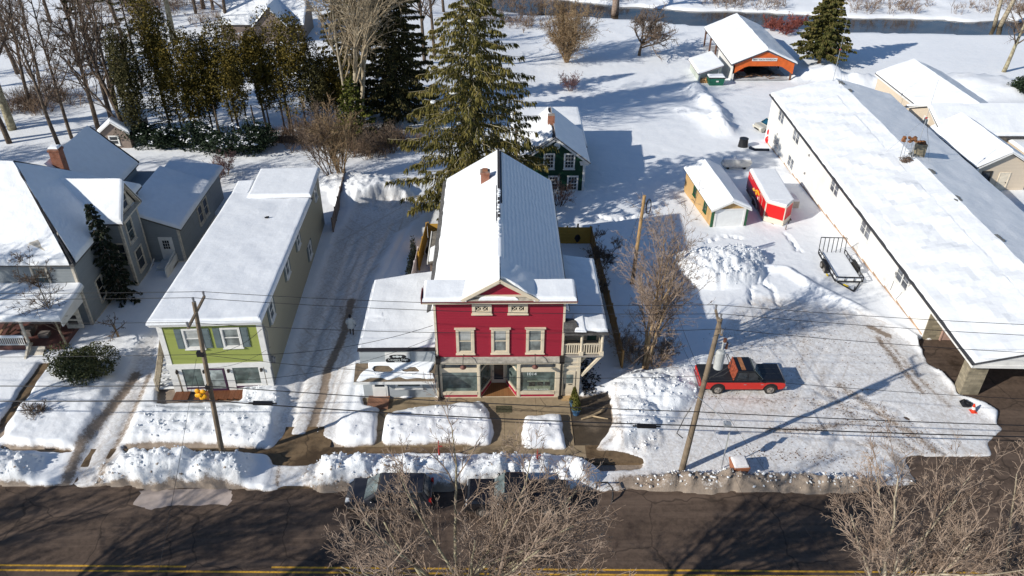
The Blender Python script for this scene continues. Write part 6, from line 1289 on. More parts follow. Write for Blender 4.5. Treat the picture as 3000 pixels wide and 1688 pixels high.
for s, x in ((-1, 25.95), (1, 28.45)):
    for y in (69.6, 70.5): b = MB(); z0 = gz(27, 70) + .45; b.disc((x + .05 * -s, y, z0), (1, 0, 0), .36, .2, 16); b.build('wheel', TYRE, t)
b = MB().plane(O, u, n_); b.path([(2.6, zb - .1, .03), (2.75, zb + .3, .05), (3.3, zb + .42, .05), (3.95, zb + .42, .05), (4.5, zb + .3, .05), (4.65, zb - .1, .03)], .05, 5); b.build('fender', M('silver fender', (.5, .5, .5), .4, metal=.5), t)
b = MB(); b.box(28.9, 69.6, -1.6, 30.3, 71.3, -.55); hv = b.build('heat_pump', M('beige metal case', (.5, .45, .38), .5), None, label='beige outdoor heat pump box between the red trailer and white wall', category='heat pump')
b = MB(); snowcap(b, [(28.9, 69.6, -.55), (30.3, 69.6, -.55), (30.3, 71.3, -.55), (28.9, 71.3, -.55)], .25, (1, 1, 1, 1), .2); b.build('snow_cover', SNOW, hv)
t = thing('gas_tank', 'long white propane tank capped with snow behind the tan shed', 'tank', (26.9, 80.8, -2.2))
b = MB(); zc = gz(27, 81) + .95
for i in range(12):
    x0, x1 = 25.2 + i * .29, 25.2 + (i + 1) * .29; r = lambda x: .55 * min(1, math.sqrt(max(.02, 1 - max(0, abs(x - 26.94) - 1.25) ** 2 / .25)))
    b.tube((x0, 80.8, zc), (x1, 80.8, zc), r(x0), r(x1), 16, i in (0, 11))
b.build('tank_body', M('white tank paint', (.72, .7, .64), .5), t, smooth=True)
b = MB(); [b.box(x - .12, 80.45, zc - .9, x + .12, 81.15, zc - .4) for x in (26.0, 27.9)]; b.build('cradle', BLACK, t)
b = MB(); snowcap(b, [(25.4, 80.5, zc + .42), (28.5, 80.5, zc + .42), (28.5, 81.2, zc + .42), (25.4, 81.2, zc + .42)], .25, (1, 1, 1, 1), .2, .03, .3); b.ball((26.5, 80.8, zc + .7), (.28, .28, .2), 8, 6); b.build('snow_cover', SNOW, t)
# utility trailer
t = thing('utility_trailer', 'black open utility trailer with upright ramp gate and bed full of snow', 'trailer', (29, 56.3, -.6))
UF = (28.0, 54.0, -.055); g0 = -.45; zf = g0 + .5
b = MB(UF); 
for x in (0, 2.25): b.bar((x, 0, zf), (x, 4.7, zf - .1), .08, .1); b.bar((x, 0, zf + .4), (x, 4.7, zf + .3), .06, .06); [b.bar((x, y, zf - .02 * y), (x, y, zf + .4 - .02 * y), .05) for y in (0, .75, 1.5, 3.4, 4.1, 4.7)]
for z in (zf, zf + .4): b.bar((0, 0, z), (2.25, 0, z), .06, .08)
for x in (.75, 1.5): b.bar((x, 0, zf), (x, 0, zf + .4), .05)
b.bar((.2, 0, zf - .08), (1.12, -1.35, zf - .1), .09); b.bar((2.05, 0, zf - .08), (1.12, -1.35, zf - .1), .09); b.tube((1.12, -1.3, zf - .5), (1.12, -1.3, zf + .35), .05, .05, 6); b.build('frame', BLACK, t)
b = MB(UF)
for k in range(7): b.bar((2.25 * k / 6, 4.75, zf - .1), (2.25 * k / 6, 4.95, zf + 1.35), .05)
b.bar((0, 4.95, zf + 1.35), (2.25, 4.95, zf + 1.35), .06); b.bar((0, 4.75, zf - .08), (2.25, 4.75, zf - .08), .06); b.build('ramp_gate', BLACK, t)
b = MB(UF); snowcap(b, [(.08, .08, zf), (2.17, .08, zf), (2.17, 4.6, zf - .1), (.08, 4.6, zf - .1)], .24, (1, 1, 1, 1), .3, .02, .15); b.build('bed_snow', SNOW, t)
for x in (-.18, 2.43):
    for y in (2.05, 2.85): b = MB(UF); b.disc((x, y, g0 + .32), (1, 0, 0), .34, .2, 16); w_ = b.build('wheel', TYRE, t); b = MB(UF); b.disc((x + (-.11 if x < 0 else .11), y, g0 + .32), (1, 0, 0), .18, .03, 12); b.build('rim', RIM, w_)
    b = MB(UF); b.prism([(x - .14, 1.55, zf + .05), (x + .14, 1.55, zf + .05), (x + .14, 1.8, zf + .3), (x - .14, 1.8, zf + .3)], (0, 0, .03)); b.prism([(x - .14, 1.8, zf + .3), (x + .14, 1.8, zf + .3), (x + .14, 3.1, zf + .28), (x - .14, 3.1, zf + .28)], (0, 0, .03)); b.build('fender', BLACK, t)
b = MB(UF); b.bar((.55, -.45, zf), (.85, -.75, zf - .02), .1, .06); b.bar((-.25, 1.4, zf - .2), (-.22, 1.15, zf - .2), .08, .12); b.build('strap', M('yellow strap', (.7, .5, .02), .6), t)

# ------------------------------------------------------------------ small things about the lots
b = MB(); p = G(2175, 436); b.tube(p + Vector((0, 0, .2)), p + Vector((0, 0, 1.3)), .62, .5, 18, True); b.tube(p + Vector((0, 0, 1.28)), p + Vector((0, 0, 1.34)), .54, .54, 18); b.build('black_barrel', BLACK, None, label='black barrel standing alone in the snow near the white building', category='barrel')
p = G(2243, 425)
for dz, lb in ((0, 'lower red bag of the pair by the white building corner'), (.85, 'upper red bag of the pair by the white building corner')):
    b = MB(); b.ball(p + Vector((.2 + dz * .2, .3 * dz, .7 + dz)), (.42, .4, .48), 10, 8, .12); b.build('red_bag', M('red plastic', (.6, .008, .012), .4, .1, 3), None, label=lb, category='bag', group='red bags')
b = MB(); p = G(2232, 448); b.path([p + Vector((-1.3, .8, .35)), p + Vector((-.9, .1, .35)), p + Vector((.8, 0, .35))], .2, 6); b.build('plough_blade', M('navy steel', (.01, .015, .03), .4, .3, 3), None, label='dark navy plough blade lying by the white building wall', category='plough blade')
# sign post with two signs turned edge-on, square planter
t = thing('road_sign', 'thin grey post with two signs seen nearly edge on by the planter', 'sign', (13.44, 33.2, .3)); sx, sy = 13.44, 33.2
b = MB(); b.box(sx - .03, sy - .02, .0, sx + .03, sy + .02, 3.0); b.build('post', M('galvanised frame', (.4, .42, .44), .4, metal=.4), t)
SG = M('sign back aluminium', (.45, .45, .42), .5)
b = MB(); dvec = Vector((.32, .95, 0)).normalized()
for zc_, r_, sq in ((2.15, .38, 0), (2.75, .3, 1)):
    c_ = Vector((sx + .04, sy, zc_)); n8 = 4 if sq else 8; ph = math.pi / 4 if False else (0 if sq else math.pi / 8)
    b.prism([c_ + dvec * (r_ * math.cos(ph + k * 2 * math.pi / n8)) + Vector((0, 0, r_ * math.sin(ph + k * 2 * math.pi / n8))) for k in range(n8)], (.012, -.004, 0))
b.build('sign_plate', SG, t)
t = thing('planter', 'square terracotta coloured planter box filled with snow at the lot edge', 'planter', (14.3, 32.75, .1))
TER = M('terracotta', (.36, .14, .07), .8, .1, 3, stain=.2); c_ = Vector((14.3, 32.8, .05))
def sq(r, z): return [c_ + Vector((r * math.cos(a + .06), r * math.sin(a + .06), z)) for a in [math.pi / 4 + k * math.pi / 2 for k in range(4)]]
b = MB(); lo, hi = sq(.5, .05), sq(.72, .95); b.add(lo + hi, [(0, 3, 2, 1), (4, 5, 6, 7)] + [(k, (k + 1) % 4, 4 + (k + 1) % 4, 4 + k) for k in range(4)]); b.build('box', TER, t, bevel=.03)
b = MB(); q = sq(.62, .95); snowcap(b, q, .12, (1, 1, 1, 1), .12, .12, .1); b.build('snow_fill', Msnow('dirty planter snow', (.72, .70, .70), .5, 6), t)
# hydrant markers, hoop, mat, pots, cone
for px, py, lb in ((1573, 1378, 'red marker stake in the roadside snow bank behind the black pickup'), (1288, 1352, 'red marker stake in the bank between the two street vehicles')):
    p = G(px, py); t = thing('marker_stake', lb, 'marker', p, 'red marker stakes'); b = MB(); b.tube(p, p + Vector((0, 0, 1.75)), .035, .03, 6); b.box(p[0] - .05, p[1] - .03, 1.25, p[0] + .22, p[1] + .03, 1.3); b.build('stake', M('faded red paint', (.38, .05, .04), .6, .2, 6), t); b = MB(); b.tube(p + Vector((0, 0, .3)), p + Vector((0, 0, 1.2)), .06, .06, 8); b.build('sleeve', M('faded red paint', (.38, .05, .04), .6), t)
b = MB(); p = G(1790, 1468); b.path([p + Vector((-.75, .9, 0)), p + Vector((-.75, .95, .5)), p + Vector((-.15, .85, .62)), p + Vector((.12, .5, .5)), p + Vector((.1, .1, .3)), p + Vector((.05, -.1, -.1))], .055, 6); b.build('bent_rail', BLACK, None, label='bent black pipe rail in the slush at the end of the bank', category='rail')
b = MB(); b.box(-.15, 38.35, .036, .9, 39.0, .056); b.build('door_mat', M('dark door mat', (.06, .055, .03), .95, .3, 8), None, label='dark rectangular door mat before the red house entry', category='door mat')
LEAF_POT = Mleaf('potted evergreen leaves', [(.05, .06, .012), (.10, .10, .02), (.16, .13, .03)])
def leafcloud(mb, n, fn, s0, s1, rg, flat=.0):
    for _ in range(n):
        p = fn(); s = rg.uniform(s0, s1); d = Vector((rg.gauss(0, 1), rg.gauss(0, 1), rg.gauss(0, 1) * (1 - flat))).normalized(); u = d.cross(Vector((rg.gauss(0, 1), rg.gauss(0, 1), rg.gauss(0, 1)))).normalized()
        mb.add([p - d * s, p + u * s * .45, p + d * s, p - u * s * .45], [(0, 1, 2, 3)])
for (x, y), lb in (((5.0, 38.9), 'potted cone evergreen nearest the stair door step'), ((5.08, 38.15), 'second potted evergreen in a blue tub nearer the road')):
    t = thing('potted_shrub', lb, 'potted plant', (x, y, .03), 'potted shrubs'); rg = random.Random(int(x * 100))
    b = MB(); b.tube((x, y, .03), (x, y, .45), .2, .28, 14); b.tube((x, y, .4), (x, y, .47), .31, .31, 14); b.build('pot', M('blue plastic tub', (.05, .12, .22), .45), t)
    b = MB()
    def fn():
        h = rg.random() ** .8; r = .34 * (1 - h) ** .7 * math.sqrt(rg.uniform(.3, 1)); a = rg.uniform(0, 6.28); return Vector((x + r * math.cos(a), y + r * math.sin(a), .45 + 1.25 * h))
    leafcloud(b, 700, fn, .05, .1, rg); b.build('foliage', LEAF_POT, t)
t = thing('traffic_cone', 'red and white traffic cone in the snow beside the stone pillar', 'cone', G(2850, 1208)); p = G(2850, 1208) + Vector((0, 0, .05))
b = MB(); b.tube(p, p + Vector((-.05, 0, .26)), .17, .13, 12); b.tube(p + Vector((-.09, 0, .46)), p + Vector((-.12, 0, .68)), .1, .04, 12); b.box(p[0] - .2, p[1] - .2, p[2] - .04, p[0] + .2, p[1] + .2, p[2] + .03); b.build('cone_body', M('orange red plastic', (.7, .05, .015), .5), t)
b = MB(); b.tube(p + Vector((-.05, 0, .26)), p + Vector((-.09, 0, .46)), .132, .102, 12); b.build('reflective_band', WHITE, t)
b = MB(); p = W(2820, 1180, .1); b.ball(p + Vector((.1, -.2, .12)), (.4, .3, .2), 8, 6, .5); b.build('black_sack', BLACK, None, label='black sack slumped at the foot of the stone pillar', category='sack')
# broken posts and debris beside the shop
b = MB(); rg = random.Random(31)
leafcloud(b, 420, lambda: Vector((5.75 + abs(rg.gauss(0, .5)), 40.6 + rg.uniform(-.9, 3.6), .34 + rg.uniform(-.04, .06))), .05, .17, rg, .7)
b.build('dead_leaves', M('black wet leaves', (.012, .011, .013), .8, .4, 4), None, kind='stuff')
t = thing('split_log', 'forked pale driftwood log lying on the gravel by the red house', 'log', (6.2, 37.9, .1)); b = MB(); b.path([(5.4, 37.6, .1), (6.0, 37.8, .14), (6.7, 38.2, .2), (7.0, 38.7, .16)], [.05, .08, .07, .03], 6); b.path([(6.1, 37.85, .14), (6.7, 37.6, .2), (7.1, 37.5, .2)], [.06, .05, .03], 6); b.build('log', M('pale dry wood', (.4, .3, .18), .8, .25, 5), t)
# ------------------------------------------------------------------ person walking up the alley
p0 = G(1032, 982) + Vector((0, 0, .07))
me = bpy.data.meshes.new('person'); V_ = [(0, 0, .86), (0, .02, 1.12), (0, .0, 1.36), (0, .02, 1.47), (0, .04, 1.56), (0, .05, 1.66), (-.1, 0, .82), (-.11, .06, .46), (-.12, -.02, .08), (-.12, .1, .04), (.1, 0, .82), (.12, -.06, .47), (.12, -.16, .1), (.12, -.05, .05), (-.2, 0, 1.34), (-.29, .02, 1.08), (-.30, .14, .86), (-.30, .18, .8), (.2, 0, 1.34), (.30, -.04, 1.08), (.33, .06, .86), (.33, .1, .8)]
E_ = [(0, 1), (1, 2), (2, 3), (3, 4), (4, 5), (0, 6), (6, 7), (7, 8), (8, 9), (0, 10), (10, 11), (11, 12), (12, 13), (2, 14), (14, 15), (15, 16), (16, 17), (2, 18), (18, 19), (19, 20), (20, 21)]
rad = [.15, .14, .15, .06, .09, .085, .1, .07, .05, .045, .1, .07, .05, .045, .08, .06, .045, .04, .08, .06, .045, .04]
me.from_pydata(V_, E_, []); po = bpy.data.objects.new('person', me); COL.objects.link(po); po.location = p0; po['label'] = 'person in pale winter coat and black hat walking up the snowy alley'; po['category'] = 'person'
md = po.modifiers.new('skin', 'SKIN'); sk_ = me.skin_vertices[0].data
for i, r in enumerate(rad): sk_[i].radius = (r, r)
sk_[0].use_root = True
po.modifiers.new('sub', 'SUBSURF').levels = 1
me.materials.append(M('dark trousers', (.035, .025, .025), .8)); OFF[po.name] = p0
def ring(b, prof, n=12):
    vs = []; fs = []
    for (cx_, cy_, z_, rx_, ry_) in prof:
        for k in range(n): a = 2 * math.pi * k / n; vs.append((p0[0] + cx_ + rx_ * math.cos(a), p0[1] + cy_ + ry_ * math.sin(a), p0[2] + z_))
    for j in range(len(prof) - 1):
        for k in range(n): fs.append((j * n + k, j * n + (k + 1) % n, (j + 1) * n + (k + 1) % n, (j + 1) * n + k))
    fs += [tuple(range(n))[::-1], tuple(range((len(prof) - 1) * n, len(prof) * n))]; b.add(vs, fs)
b = MB(); ring(b, [(0, 0, .62, .27, .2), (0, 0, .66, .29, .22), (0, .0, 1.0, .25, .19), (0, 0, 1.3, .27, .18), (0, .01, 1.43, .2, .15), (0, .02, 1.5, .1, .1)])
for s, q in ((-1, ((-.2, 0, 1.36), (-.3, .02, 1.08), (-.31, .14, .88))), (1, ((.2, 0, 1.36), (.31, -.04, 1.08), (.34, .06, .88)))): b.path([p0 + Vector(v) for v in q], [.11, .09, .075], 8)
b.build('coat', M('pale grey coat', (.62, .62, .6), .8, .08, 4), po, smooth=True)
b = MB(); ring(b, [(0, .045, 1.58, .115, .12), (0, .045, 1.66, .115, .12), (0, .045, 1.74, .09, .095), (0, .045, 1.78, .03, .03)]); b.build('hat', BLACK, po, smooth=True)
for s in (-1, 1):
    b = MB()
    c_ = Vector((s * (.30 if s < 0 else .33), .18 if s < 0 else .1, .8)) + p0; b.ball(c_ + Vector((0, .01, -.04)), (.035, .025, .055), 8, 6)
    for k in range(4): b.path([c_ + Vector((s * .0, -.02 + .016 * k, -.07)), c_ + Vector((-s * .01, -.02 + .016 * k, -.11 - .006 * (k % 3))), c_ + Vector((-s * .025, -.02 + .016 * k, -.135 - .008 * (k % 3)))], [.009, .0085, .007], 5)
    b.path([c_ + Vector((0, .03, -.03)), c_ + Vector((-s * .01, .05, -.065)), c_ + Vector((-s * .015, .052, -.09))], [.011, .01, .008], 5); b.build('glove', BLACK, po)
# ------------------------------------------------------------------ poles and wires
POLE = M('weathered pole wood', (.19, .145, .10), .85, .25, 2, stain=.4); NEWP = M('fresh pole wood', (.42, .26, .11), .8, .15, 2)
def utility_pole(label, p, q, r0, r1, mat, arm=None):
    t = thing('utility_pole', label, 'utility pole', p); b = MB(); b.tube(p, q, r0, r1, 12); b.build('pole', mat, t)
    return t
PL0, PL1 = Vector((-16.7, 34.24, -.1)), Vector((-15.95, 34.2, 11.75)); PR0, PR1 = Vector((11.02, 33.1, -.1)), Vector((11.62, 33.0, 11.35)); PB0, PB1 = Vector((11.14, 54.2, -.6)), Vector((11.38, 54.16, 7.9))
t = utility_pole('weathered utility pole standing before the lime green shop', PL0, PL1, .17, .11, POLE)
b = MB(); b.bar((-16.0, 32.9, 11.0), (-15.9, 35.5, 11.25), .11, .13); b.build('crossarm', POLE, t)
b = MB(); [b.tube(c, Vector(c) + Vector((0, 0, .28)), .05, .07, 8) for c in ((-16.0, 32.95, 11.05), (-15.9, 35.45, 11.3), (-15.95, 34.2, 11.75))]; b.build('insulator', M('grey porcelain', (.2, .2, .21), .3), t)
b = MB(); b.box(-16.5, 34.05, 8.2, -16.1, 34.3, 8.5); b.box(-16.5, 34.0, 5.9, -16.2, 34.4, 6.1); b.build('bracket', BLACK, t)
t = thing('pole_ornament', 'bright yellow flower shaped ornament hung on the left utility pole', 'ornament', (-16.75, 34.0, 5.6)); b = MB()
for k, (dx, dz) in enumerate(((-.28, .2), (.12, .18), (-.3, -.12), (.0, -.3), (.2, -.14), (-.08, .02))): b.ball((-16.72 + dx * .8, 33.95 - .04 * k, 5.7 + dz * .8), (.165, .1, .15), 10, 8)
b.build('petals', M('bright yellow plastic', (.80, .38, .01), .45, .06, 3), t); b = MB(); b.tube((-16.5, 33.95, 5.8), (-16.3, 34.15, 6.0), .03, .03, 6); b.tube((-16.8, 33.9, 6.1), (-16.85, 34.0, 6.9), .015, .015, 4); b.build('hanger', BLACK, t)
t = utility_pole('utility pole with transformer leaning beside the red and black pickup', PR0, PR1, .19, .12, POLE)
b = MB(); b.bar((11.45, 31.9, 11.1), (11.6, 33.95, 11.25), .11, .13); b.bar((11.6, 33.1, 10.3), (11.55, 32.1, 11.1), .05, .06); b.build('crossarm', POLE, t)
b = MB(); [b.tube(c, Vector(c) + Vector((0, 0, .28)), .05, .07, 8) for c in ((11.46, 31.95, 11.15), (11.58, 33.9, 11.3), (11.62, 33.0, 11.35))]; b.build('insulator', _mats['grey porcelain'], t)
b = MB(); b.tube((11.95, 32.95, 8.1), (11.95, 32.95, 9.2), .25, .26, 18); b.tube((11.95, 32.95, 9.2), (11.95, 32.95, 9.3), .26, .16, 18); b.bar((11.5, 33.0, 8.9), (11.8, 33, 8.9), .1); b.tube((12.0, 32.95, 9.36), (12.0, 32.95, 9.9), .05, .05, 8); tr = b.build('transformer', M('pale grey transformer', (.42, .43, .42), .5), t)
b = MB(); b.tube((12.05, 32.9, 9.9), (12.05, 32.9, 10.1), .1, .1, 8); b.tube((12.25, 33.1, 9.3), (12.28, 33.1, 9.7), .09, .05, 8); b.build('bushing', M('brown porcelain', (.12, .05, .03), .3), tr)
b = MB(); b.path([(12.3, 32.9, 9.1), (12.6, 32.8, 8.6), (12.55, 32.8, 8.0), (12.3, 32.9, 7.6), (11.5, 33.0, 7.3)], .02, 4); b.path([(12.2, 32.8, 9.2), (12.5, 32.7, 8.4), (11.5, 33, 7.2)], .02, 4); b.path([(10.6, 32.6, 3.2), (10.2, 32.6, 3.6), (10.5, 32.7, 4.6), (10.9, 33.0, 5.2)], .03, 4); b.build('jumper_wire', BLACK, t)
b = MB(); b.tube((11.15, 33.0, 6.0), (12.6, 31.8, 5.2), .025, .025, 5); b.box(12.45, 31.6, 5.0, 12.85, 31.9, 5.16); b.build('street_light', M('galvanised frame', (.4, .42, .44), .4), t)
t = utility_pole('short bright wooden pole standing in the snow behind the red house', PB0, PB0.lerp(PB1, .42), .17, .15, M('dark pole butt', (.16, .08, .04), .85, .2, 3))
b = MB(); b.tube(PB0.lerp(PB1, .42), PB1, .15, .12, 12); b.build('pole_top', NEWP, t)
b = MB(); b.path([PB1 + Vector((.38 + .32 * math.cos(a) * .6, -.1, -.9 + .65 * math.sin(a))) for a in [k * .4 for k in range(17)]], .035, 5); b.path([PB1 + Vector((.40 + .3 * math.cos(a) * .6, -.14, -.93 + .6 * math.sin(a))) for a in [k * .4 for k in range(17)]], .03, 5); b.build('cable_coil', BLACK, t)
def wire(label, a, b_, sag, r=.016, n=22, mat=BLACK, cat='wire', group='overhead wires'):
    a, b_ = Vector(a), Vector(b_); m_ = MB(); m_.path([a.lerp(b_, i / n) - Vector((0, 0, sag * 4 * (i / n) * (1 - i / n))) for i in range(n + 1)], r, 4)
    return m_.build('overhead_wire', mat, None, label=label, category=cat, group=group)
LE, RE = Vector((-60, 35.9, 12.0)), Vector((75, 30.5, 10.6))
def run(nm, l, r, lz=None, rz=None, sag=.35, rad=.016, sides=(.5, 1.2)):
    l, r = Vector(l), Vector(r)
    wire(nm + ' spanning between the two roadside poles', l, r, sag, rad)
    wire(nm + ' running left from the pole before the green shop', (l[0] - 44, l[1] + 1.2, l[2] + .2), l, sides[0], rad); wire(nm + ' running right from the transformer pole', r, (r[0] + 58, r[1] - 1.6, r[2] - .5), sides[1], rad)
run('farthest top conductor', (-15.9, 35.45, 11.58), (11.58, 33.9, 11.6), sag=.35, sides=(.4, 1.15)); run('middle top conductor', (-15.95, 34.2, 12.03), (11.62, 33.0, 11.65), sag=.35, sides=(.4, 1.3)); run('nearest top conductor', (-16.0, 32.95, 11.33), (11.46, 31.95, 11.45), sag=.45, sides=(.3, 1.5))
run('neutral wire', (-16.3, 34.1, 8.35), (11.4, 33.0, 7.5), sag=.75, sides=(.5, 1.5))
run('upper thick telephone cable', (-16.45, 34.0, 6.2), (11.2, 32.9, 4.95), sag=.2, rad=.03, sides=(.3, .7)); run('lower thick telephone cable', (-16.5, 33.9, 5.2), (11.15, 32.9, 3.9), sag=.25, rad=.04, sides=(.35, .5))
wire('thin drop line from the transformer pole to the short rear pole', PR0.lerp(PR1, .62), PB1 + Vector((.1, 0, -.5)), .8, .016); wire('second sagging drop line to the short rear pole', PR0.lerp(PR1, .6), PB1 + Vector((0, 0, -1.2)), 1.6, .014)
wire('service drop from the left pole to the red house corner', (-16.2, 34.2, 8.3), (-4.1, 39.9, 6.0), .8, .018); wire('lower service drop from the left pole to the grey shop corner', (-16.3, 34.2, 6.4), (-4.15, 39.8, 5.1), .9, .014); wire('service drop from the left pole to the green shop corner', (-16.1, 34.3, 8.2), (-15.15, 41.3, 5.0), .5, .018); wire('second loose drop wire to the green shop corner', (-16.2, 34.3, 7.2), (-15.1, 41.6, 3.1), .4, .012)
wire('guy wire slanting into the snow from the short rear pole', PB1 + Vector((-.1, 0, -.8)), G(1810, 800), .02, .012); wire('very thin drop wire crossing the road from the left pole', (-16.6, 34.1, 8.0), (-12.6, 12.0, 7.2), .5, .009, cat='wire')
wire('thin drop wire crossing the road from the transformer pole', (11.3, 33.0, 7.3), (17.0, 12.0, 6.6), .5, .008); wire('second thin drop wire crossing the road on the right', (11.2, 33.0, 6.0), (13.8, 12.0, 5.4), .4, .007)
for x, y, z, lb in ((-13.4, 33.86, 5.02, 'black cable splice case on the lower cable by the green shop'), (8.5, 32.95, 3.86, 'black cable splice case on the lower cable before the lot')):
    b = MB(); b.bar((x - .55, y, z), (x + .55, y - .03, z - .02), .2, .17); b.tube((x - .8, y, z), (x + .8, y - .04, z - .03), .05, .05, 6); b.build('splice_case', BLACK, None, label=lb, category='cable case', group='cable splice cases')

# ------------------------------------------------------------------ fences
FW = Mlines('new yellow fence boards', (.50, .29, .055), .15, 2, .7, .12, .3, .3); FOLD = Mlines('brown fence boards', (.30, .17, .06), .15, 2, .7, .15, .3, .35)
def fence(label, pts, h, mat, nm='fence', step=1.9, snow=True):
    t = thing(nm, label, 'fence', (*pts[0], gz(*pts[0])))
    b = MB()
    for (x0, y0), (x1, y1) in zip(pts[:-1], pts[1:]):
        u = Vector((x1 - x0, y1 - y0, 0)); L = u.length; u.normalize(); n_ = Vector((-u[1], u[0], 0)); k = max(1, int(L / step))
        for i in range(k):
            a, c = Vector((x0, y0, 0)) + u * (L * i / k + .03), Vector((x0, y0, 0)) + u * (L * (i + 1) / k - .03); z = gz((a[0] + c[0]) / 2, (a[1] + c[1]) / 2)
            for q in range(6):
                b.prism([a + n_ * .02 + Vector((0, 0, z + .1 + q * h / 6)), c + n_ * .02 + Vector((0, 0, z + .1 + q * h / 6)), c - n_ * .02 + Vector((0, 0, z + .1 + q * h / 6)), a - n_ * .02 + Vector((0, 0, z + .1 + q * h / 6))], (0, 0, h / 6 - .012))
    b.build('board_panel', mat, t)
    for (x0, y0), (x1, y1) in zip(pts[:-1], pts[1:]):
        u = Vector((x1 - x0, y1 - y0, 0)); L = u.length; u.normalize(); k = max(1, int(L / step))
        for i in range(k + 1):
            p = Vector((x0, y0, 0)) + u * (L * i / k); z = gz(p[0], p[1]); b = MB(); b.box(p[0] - .06, p[1] - .06, z - .2, p[0] + .06, p[1] + .06, z + h + .22); b.build('post', mat, t)
    return t
fence('brown board fence along the right side of the red house yard', [(8.5, 61.6), (8.62, 42.3)], 1.85, FOLD); fence('yellow board fence across the back of the red house yard', [(8.4, 61.75), (-6.2, 61.8)], 1.85, FW); fence('yellow board fence along the left side of the red house yard', [(-6.35, 61.7), (-6.6, 56.2)], 1.85, FW)
t = fence('pale panel fence with dark climbers beside the grey annex roof', [(-6.75, 57.4), (-7.0, 50.0)], 1.7, M('pale pink vinyl', (.62, .55, .55), .6, .05, 1)); 
IVY = Mleaf('dark ivy', [(.004, .006, .005), (.012, .016, .012), (.02, .028, .018)])
rg = random.Random(8); b = MB(); leafcloud(b, 2600, lambda: Vector((-7.2 + rg.uniform(-.3, .1), 50.5 + 9 * rg.random(), gz(-7, 55) + .2 + 1.6 * rg.random() * (.5 + .5 * math.sin(rg.random() * 9)))), .05, .14, rg); b.build('climbing_ivy', IVY, None, label='dark climbing ivy on the pale panel fence by the alley', category='ivy')
fence('low brown board fence between the green shop and the snow heap', [(-15.0, 62.9), (-15.6, 74.0)], 1.5, Mlines('grey brown boards', (.20, .15, .12), .15, 2, .8, .2, .3, .3)); fence('dark rail fence under the arborvitae row', [(-26.5, 84.6), (-14.8, 84.9)], 1.0, M('dark rail wood', (.05, .04, .035), .8))
b = MB(); p = G(742, 440); b.tube(p, p + Vector((-.6, .1, 3.0)), .07, .06, 8); b.build('metal_post', M('galvanised frame', (.4, .42, .44), .4), None, label='plain grey metal post before the snow laden rhododendrons', category='post')
# yard of the red house: shed, stove, stacked furniture
t = thing('yard_shed', 'small shingled lean-to with half melted snow beside the red house', 'shed', (-5, 56.5, -.4))
b = MB(); b.box(-5.5, 54.4, -1, -4.1, 59.2, 1.7); b.build('wall', _mats['grey brown boards'], t); rq = [(-5.65, 54.2, 1.85), (-4.0, 54.2, 2.2), (-4.0, 59.4, 2.2), (-5.65, 59.4, 1.85)]; b = MB(); slab(b, rq, .1); b.build('roof', Mbrick('brown shingles', (.20, .18, .15), (.08, .07, .06), 3.2, .5, .3), t); b = MB(); b.box(-5.72, 54.2, 1.72, -5.64, 59.4, 1.92); b.build('fascia', WHITE, t)
b = MB(); snowcap(b, [(-5.6, 54.4, 1.86), (-4.05, 54.4, 2.2), (-4.05, 57.5, 2.2), (-5.6, 56.6, 1.87)], .16, (1, 1, 1, 1), .2, .03, .15, (0, 0, .3, 0)); b.build('roof_snow', SNOW, t)
def stove(name, lab, p):
    t = thing(name, lab, 'fire pit', p); b = MB(); p = Vector(p); b.tube(p + Vector((0, 0, .1)), p + Vector((0, 0, .5)), .22, .36, 12); b.tube(p + Vector((0, 0, .5)), p + Vector((0, 0, .8)), .38, .3, 12); b.tube(p + Vector((0, 0, .8)), p + Vector((0, 0, 1.15)), .3, .1, 12); b.tube(p + Vector((0, 0, 1.15)), p + Vector((0, 0, 1.9)), .09, .08, 10); b.build('stove_body', BLACK, t); b = MB(); [b.tube(p + Vector((.3 * math.cos(a), .3 * math.sin(a), -.2)), p + Vector((.2 * math.cos(a), .2 * math.sin(a), .2)), .03, .03, 5) for a in (0, 2.1, 4.2)]; b.build('leg', BLACK, t)
p = G(1690, 718); stove('chiminea', 'black chiminea in the snowy back yard corner', (p[0], p[1], p[2] + .3)); p = G(1252, 722); stove('chiminea', 'black chiminea by the yellow fence left of the red roof', (-5.9, 58.6, -.2))
DKF = M('dark outdoor furniture', (.03, .035, .04), .6, .4, 4)
for k, (x, y, lb) in enumerate(((5.6, 54.6, 'dark snow covered patio bench nearest the house wall'), (6.6, 53.6, 'snow covered patio chair in the middle of the yard heap'), (7.2, 55.6, 'snow covered patio chair by the brown fence'), (5.4, 52.2, 'patio table with snow cap behind the wing roof'))):
    t = thing('patio_table' if k == 3 else 'patio_chair', lb, 'garden furniture', (x, y, gz(x, y)), 'patio furniture'); z = gz(x, y) + .2; b = MB()
    [b.tube((x + dx, y + dy, z - .2), (x + dx, y + dy, z + .5), .03, .03, 5) for dx in (-.4, .4) for dy in (-.35, .35)]; b.box(x - .5, y - .45, z + .45, x + .5, y + .45, z + .53)
    if k < 3: b.box(x - .5, y + .38, z + .5, x + .5, y + .45, z + 1.05); b.box(x - .5, y - .4, z + .7, x - .43, y + .4, z + .76); b.box(x + .43, y - .4, z + .7, x + .5, y + .4, z + .76)
    b.build('frame', DKF, t); b = MB(); snowcap(b, [(x - .4, y - .42, z + .53), (x + .4, y - .42, z + .53), (x + .4, y + .3, z + .53), (x - .4, y + .3, z + .53)], .14, (1, 1, 1, 1), .15, .06, .12, (.3, .3, .3, .3)); b.build('snow_cover', SNOW, t)

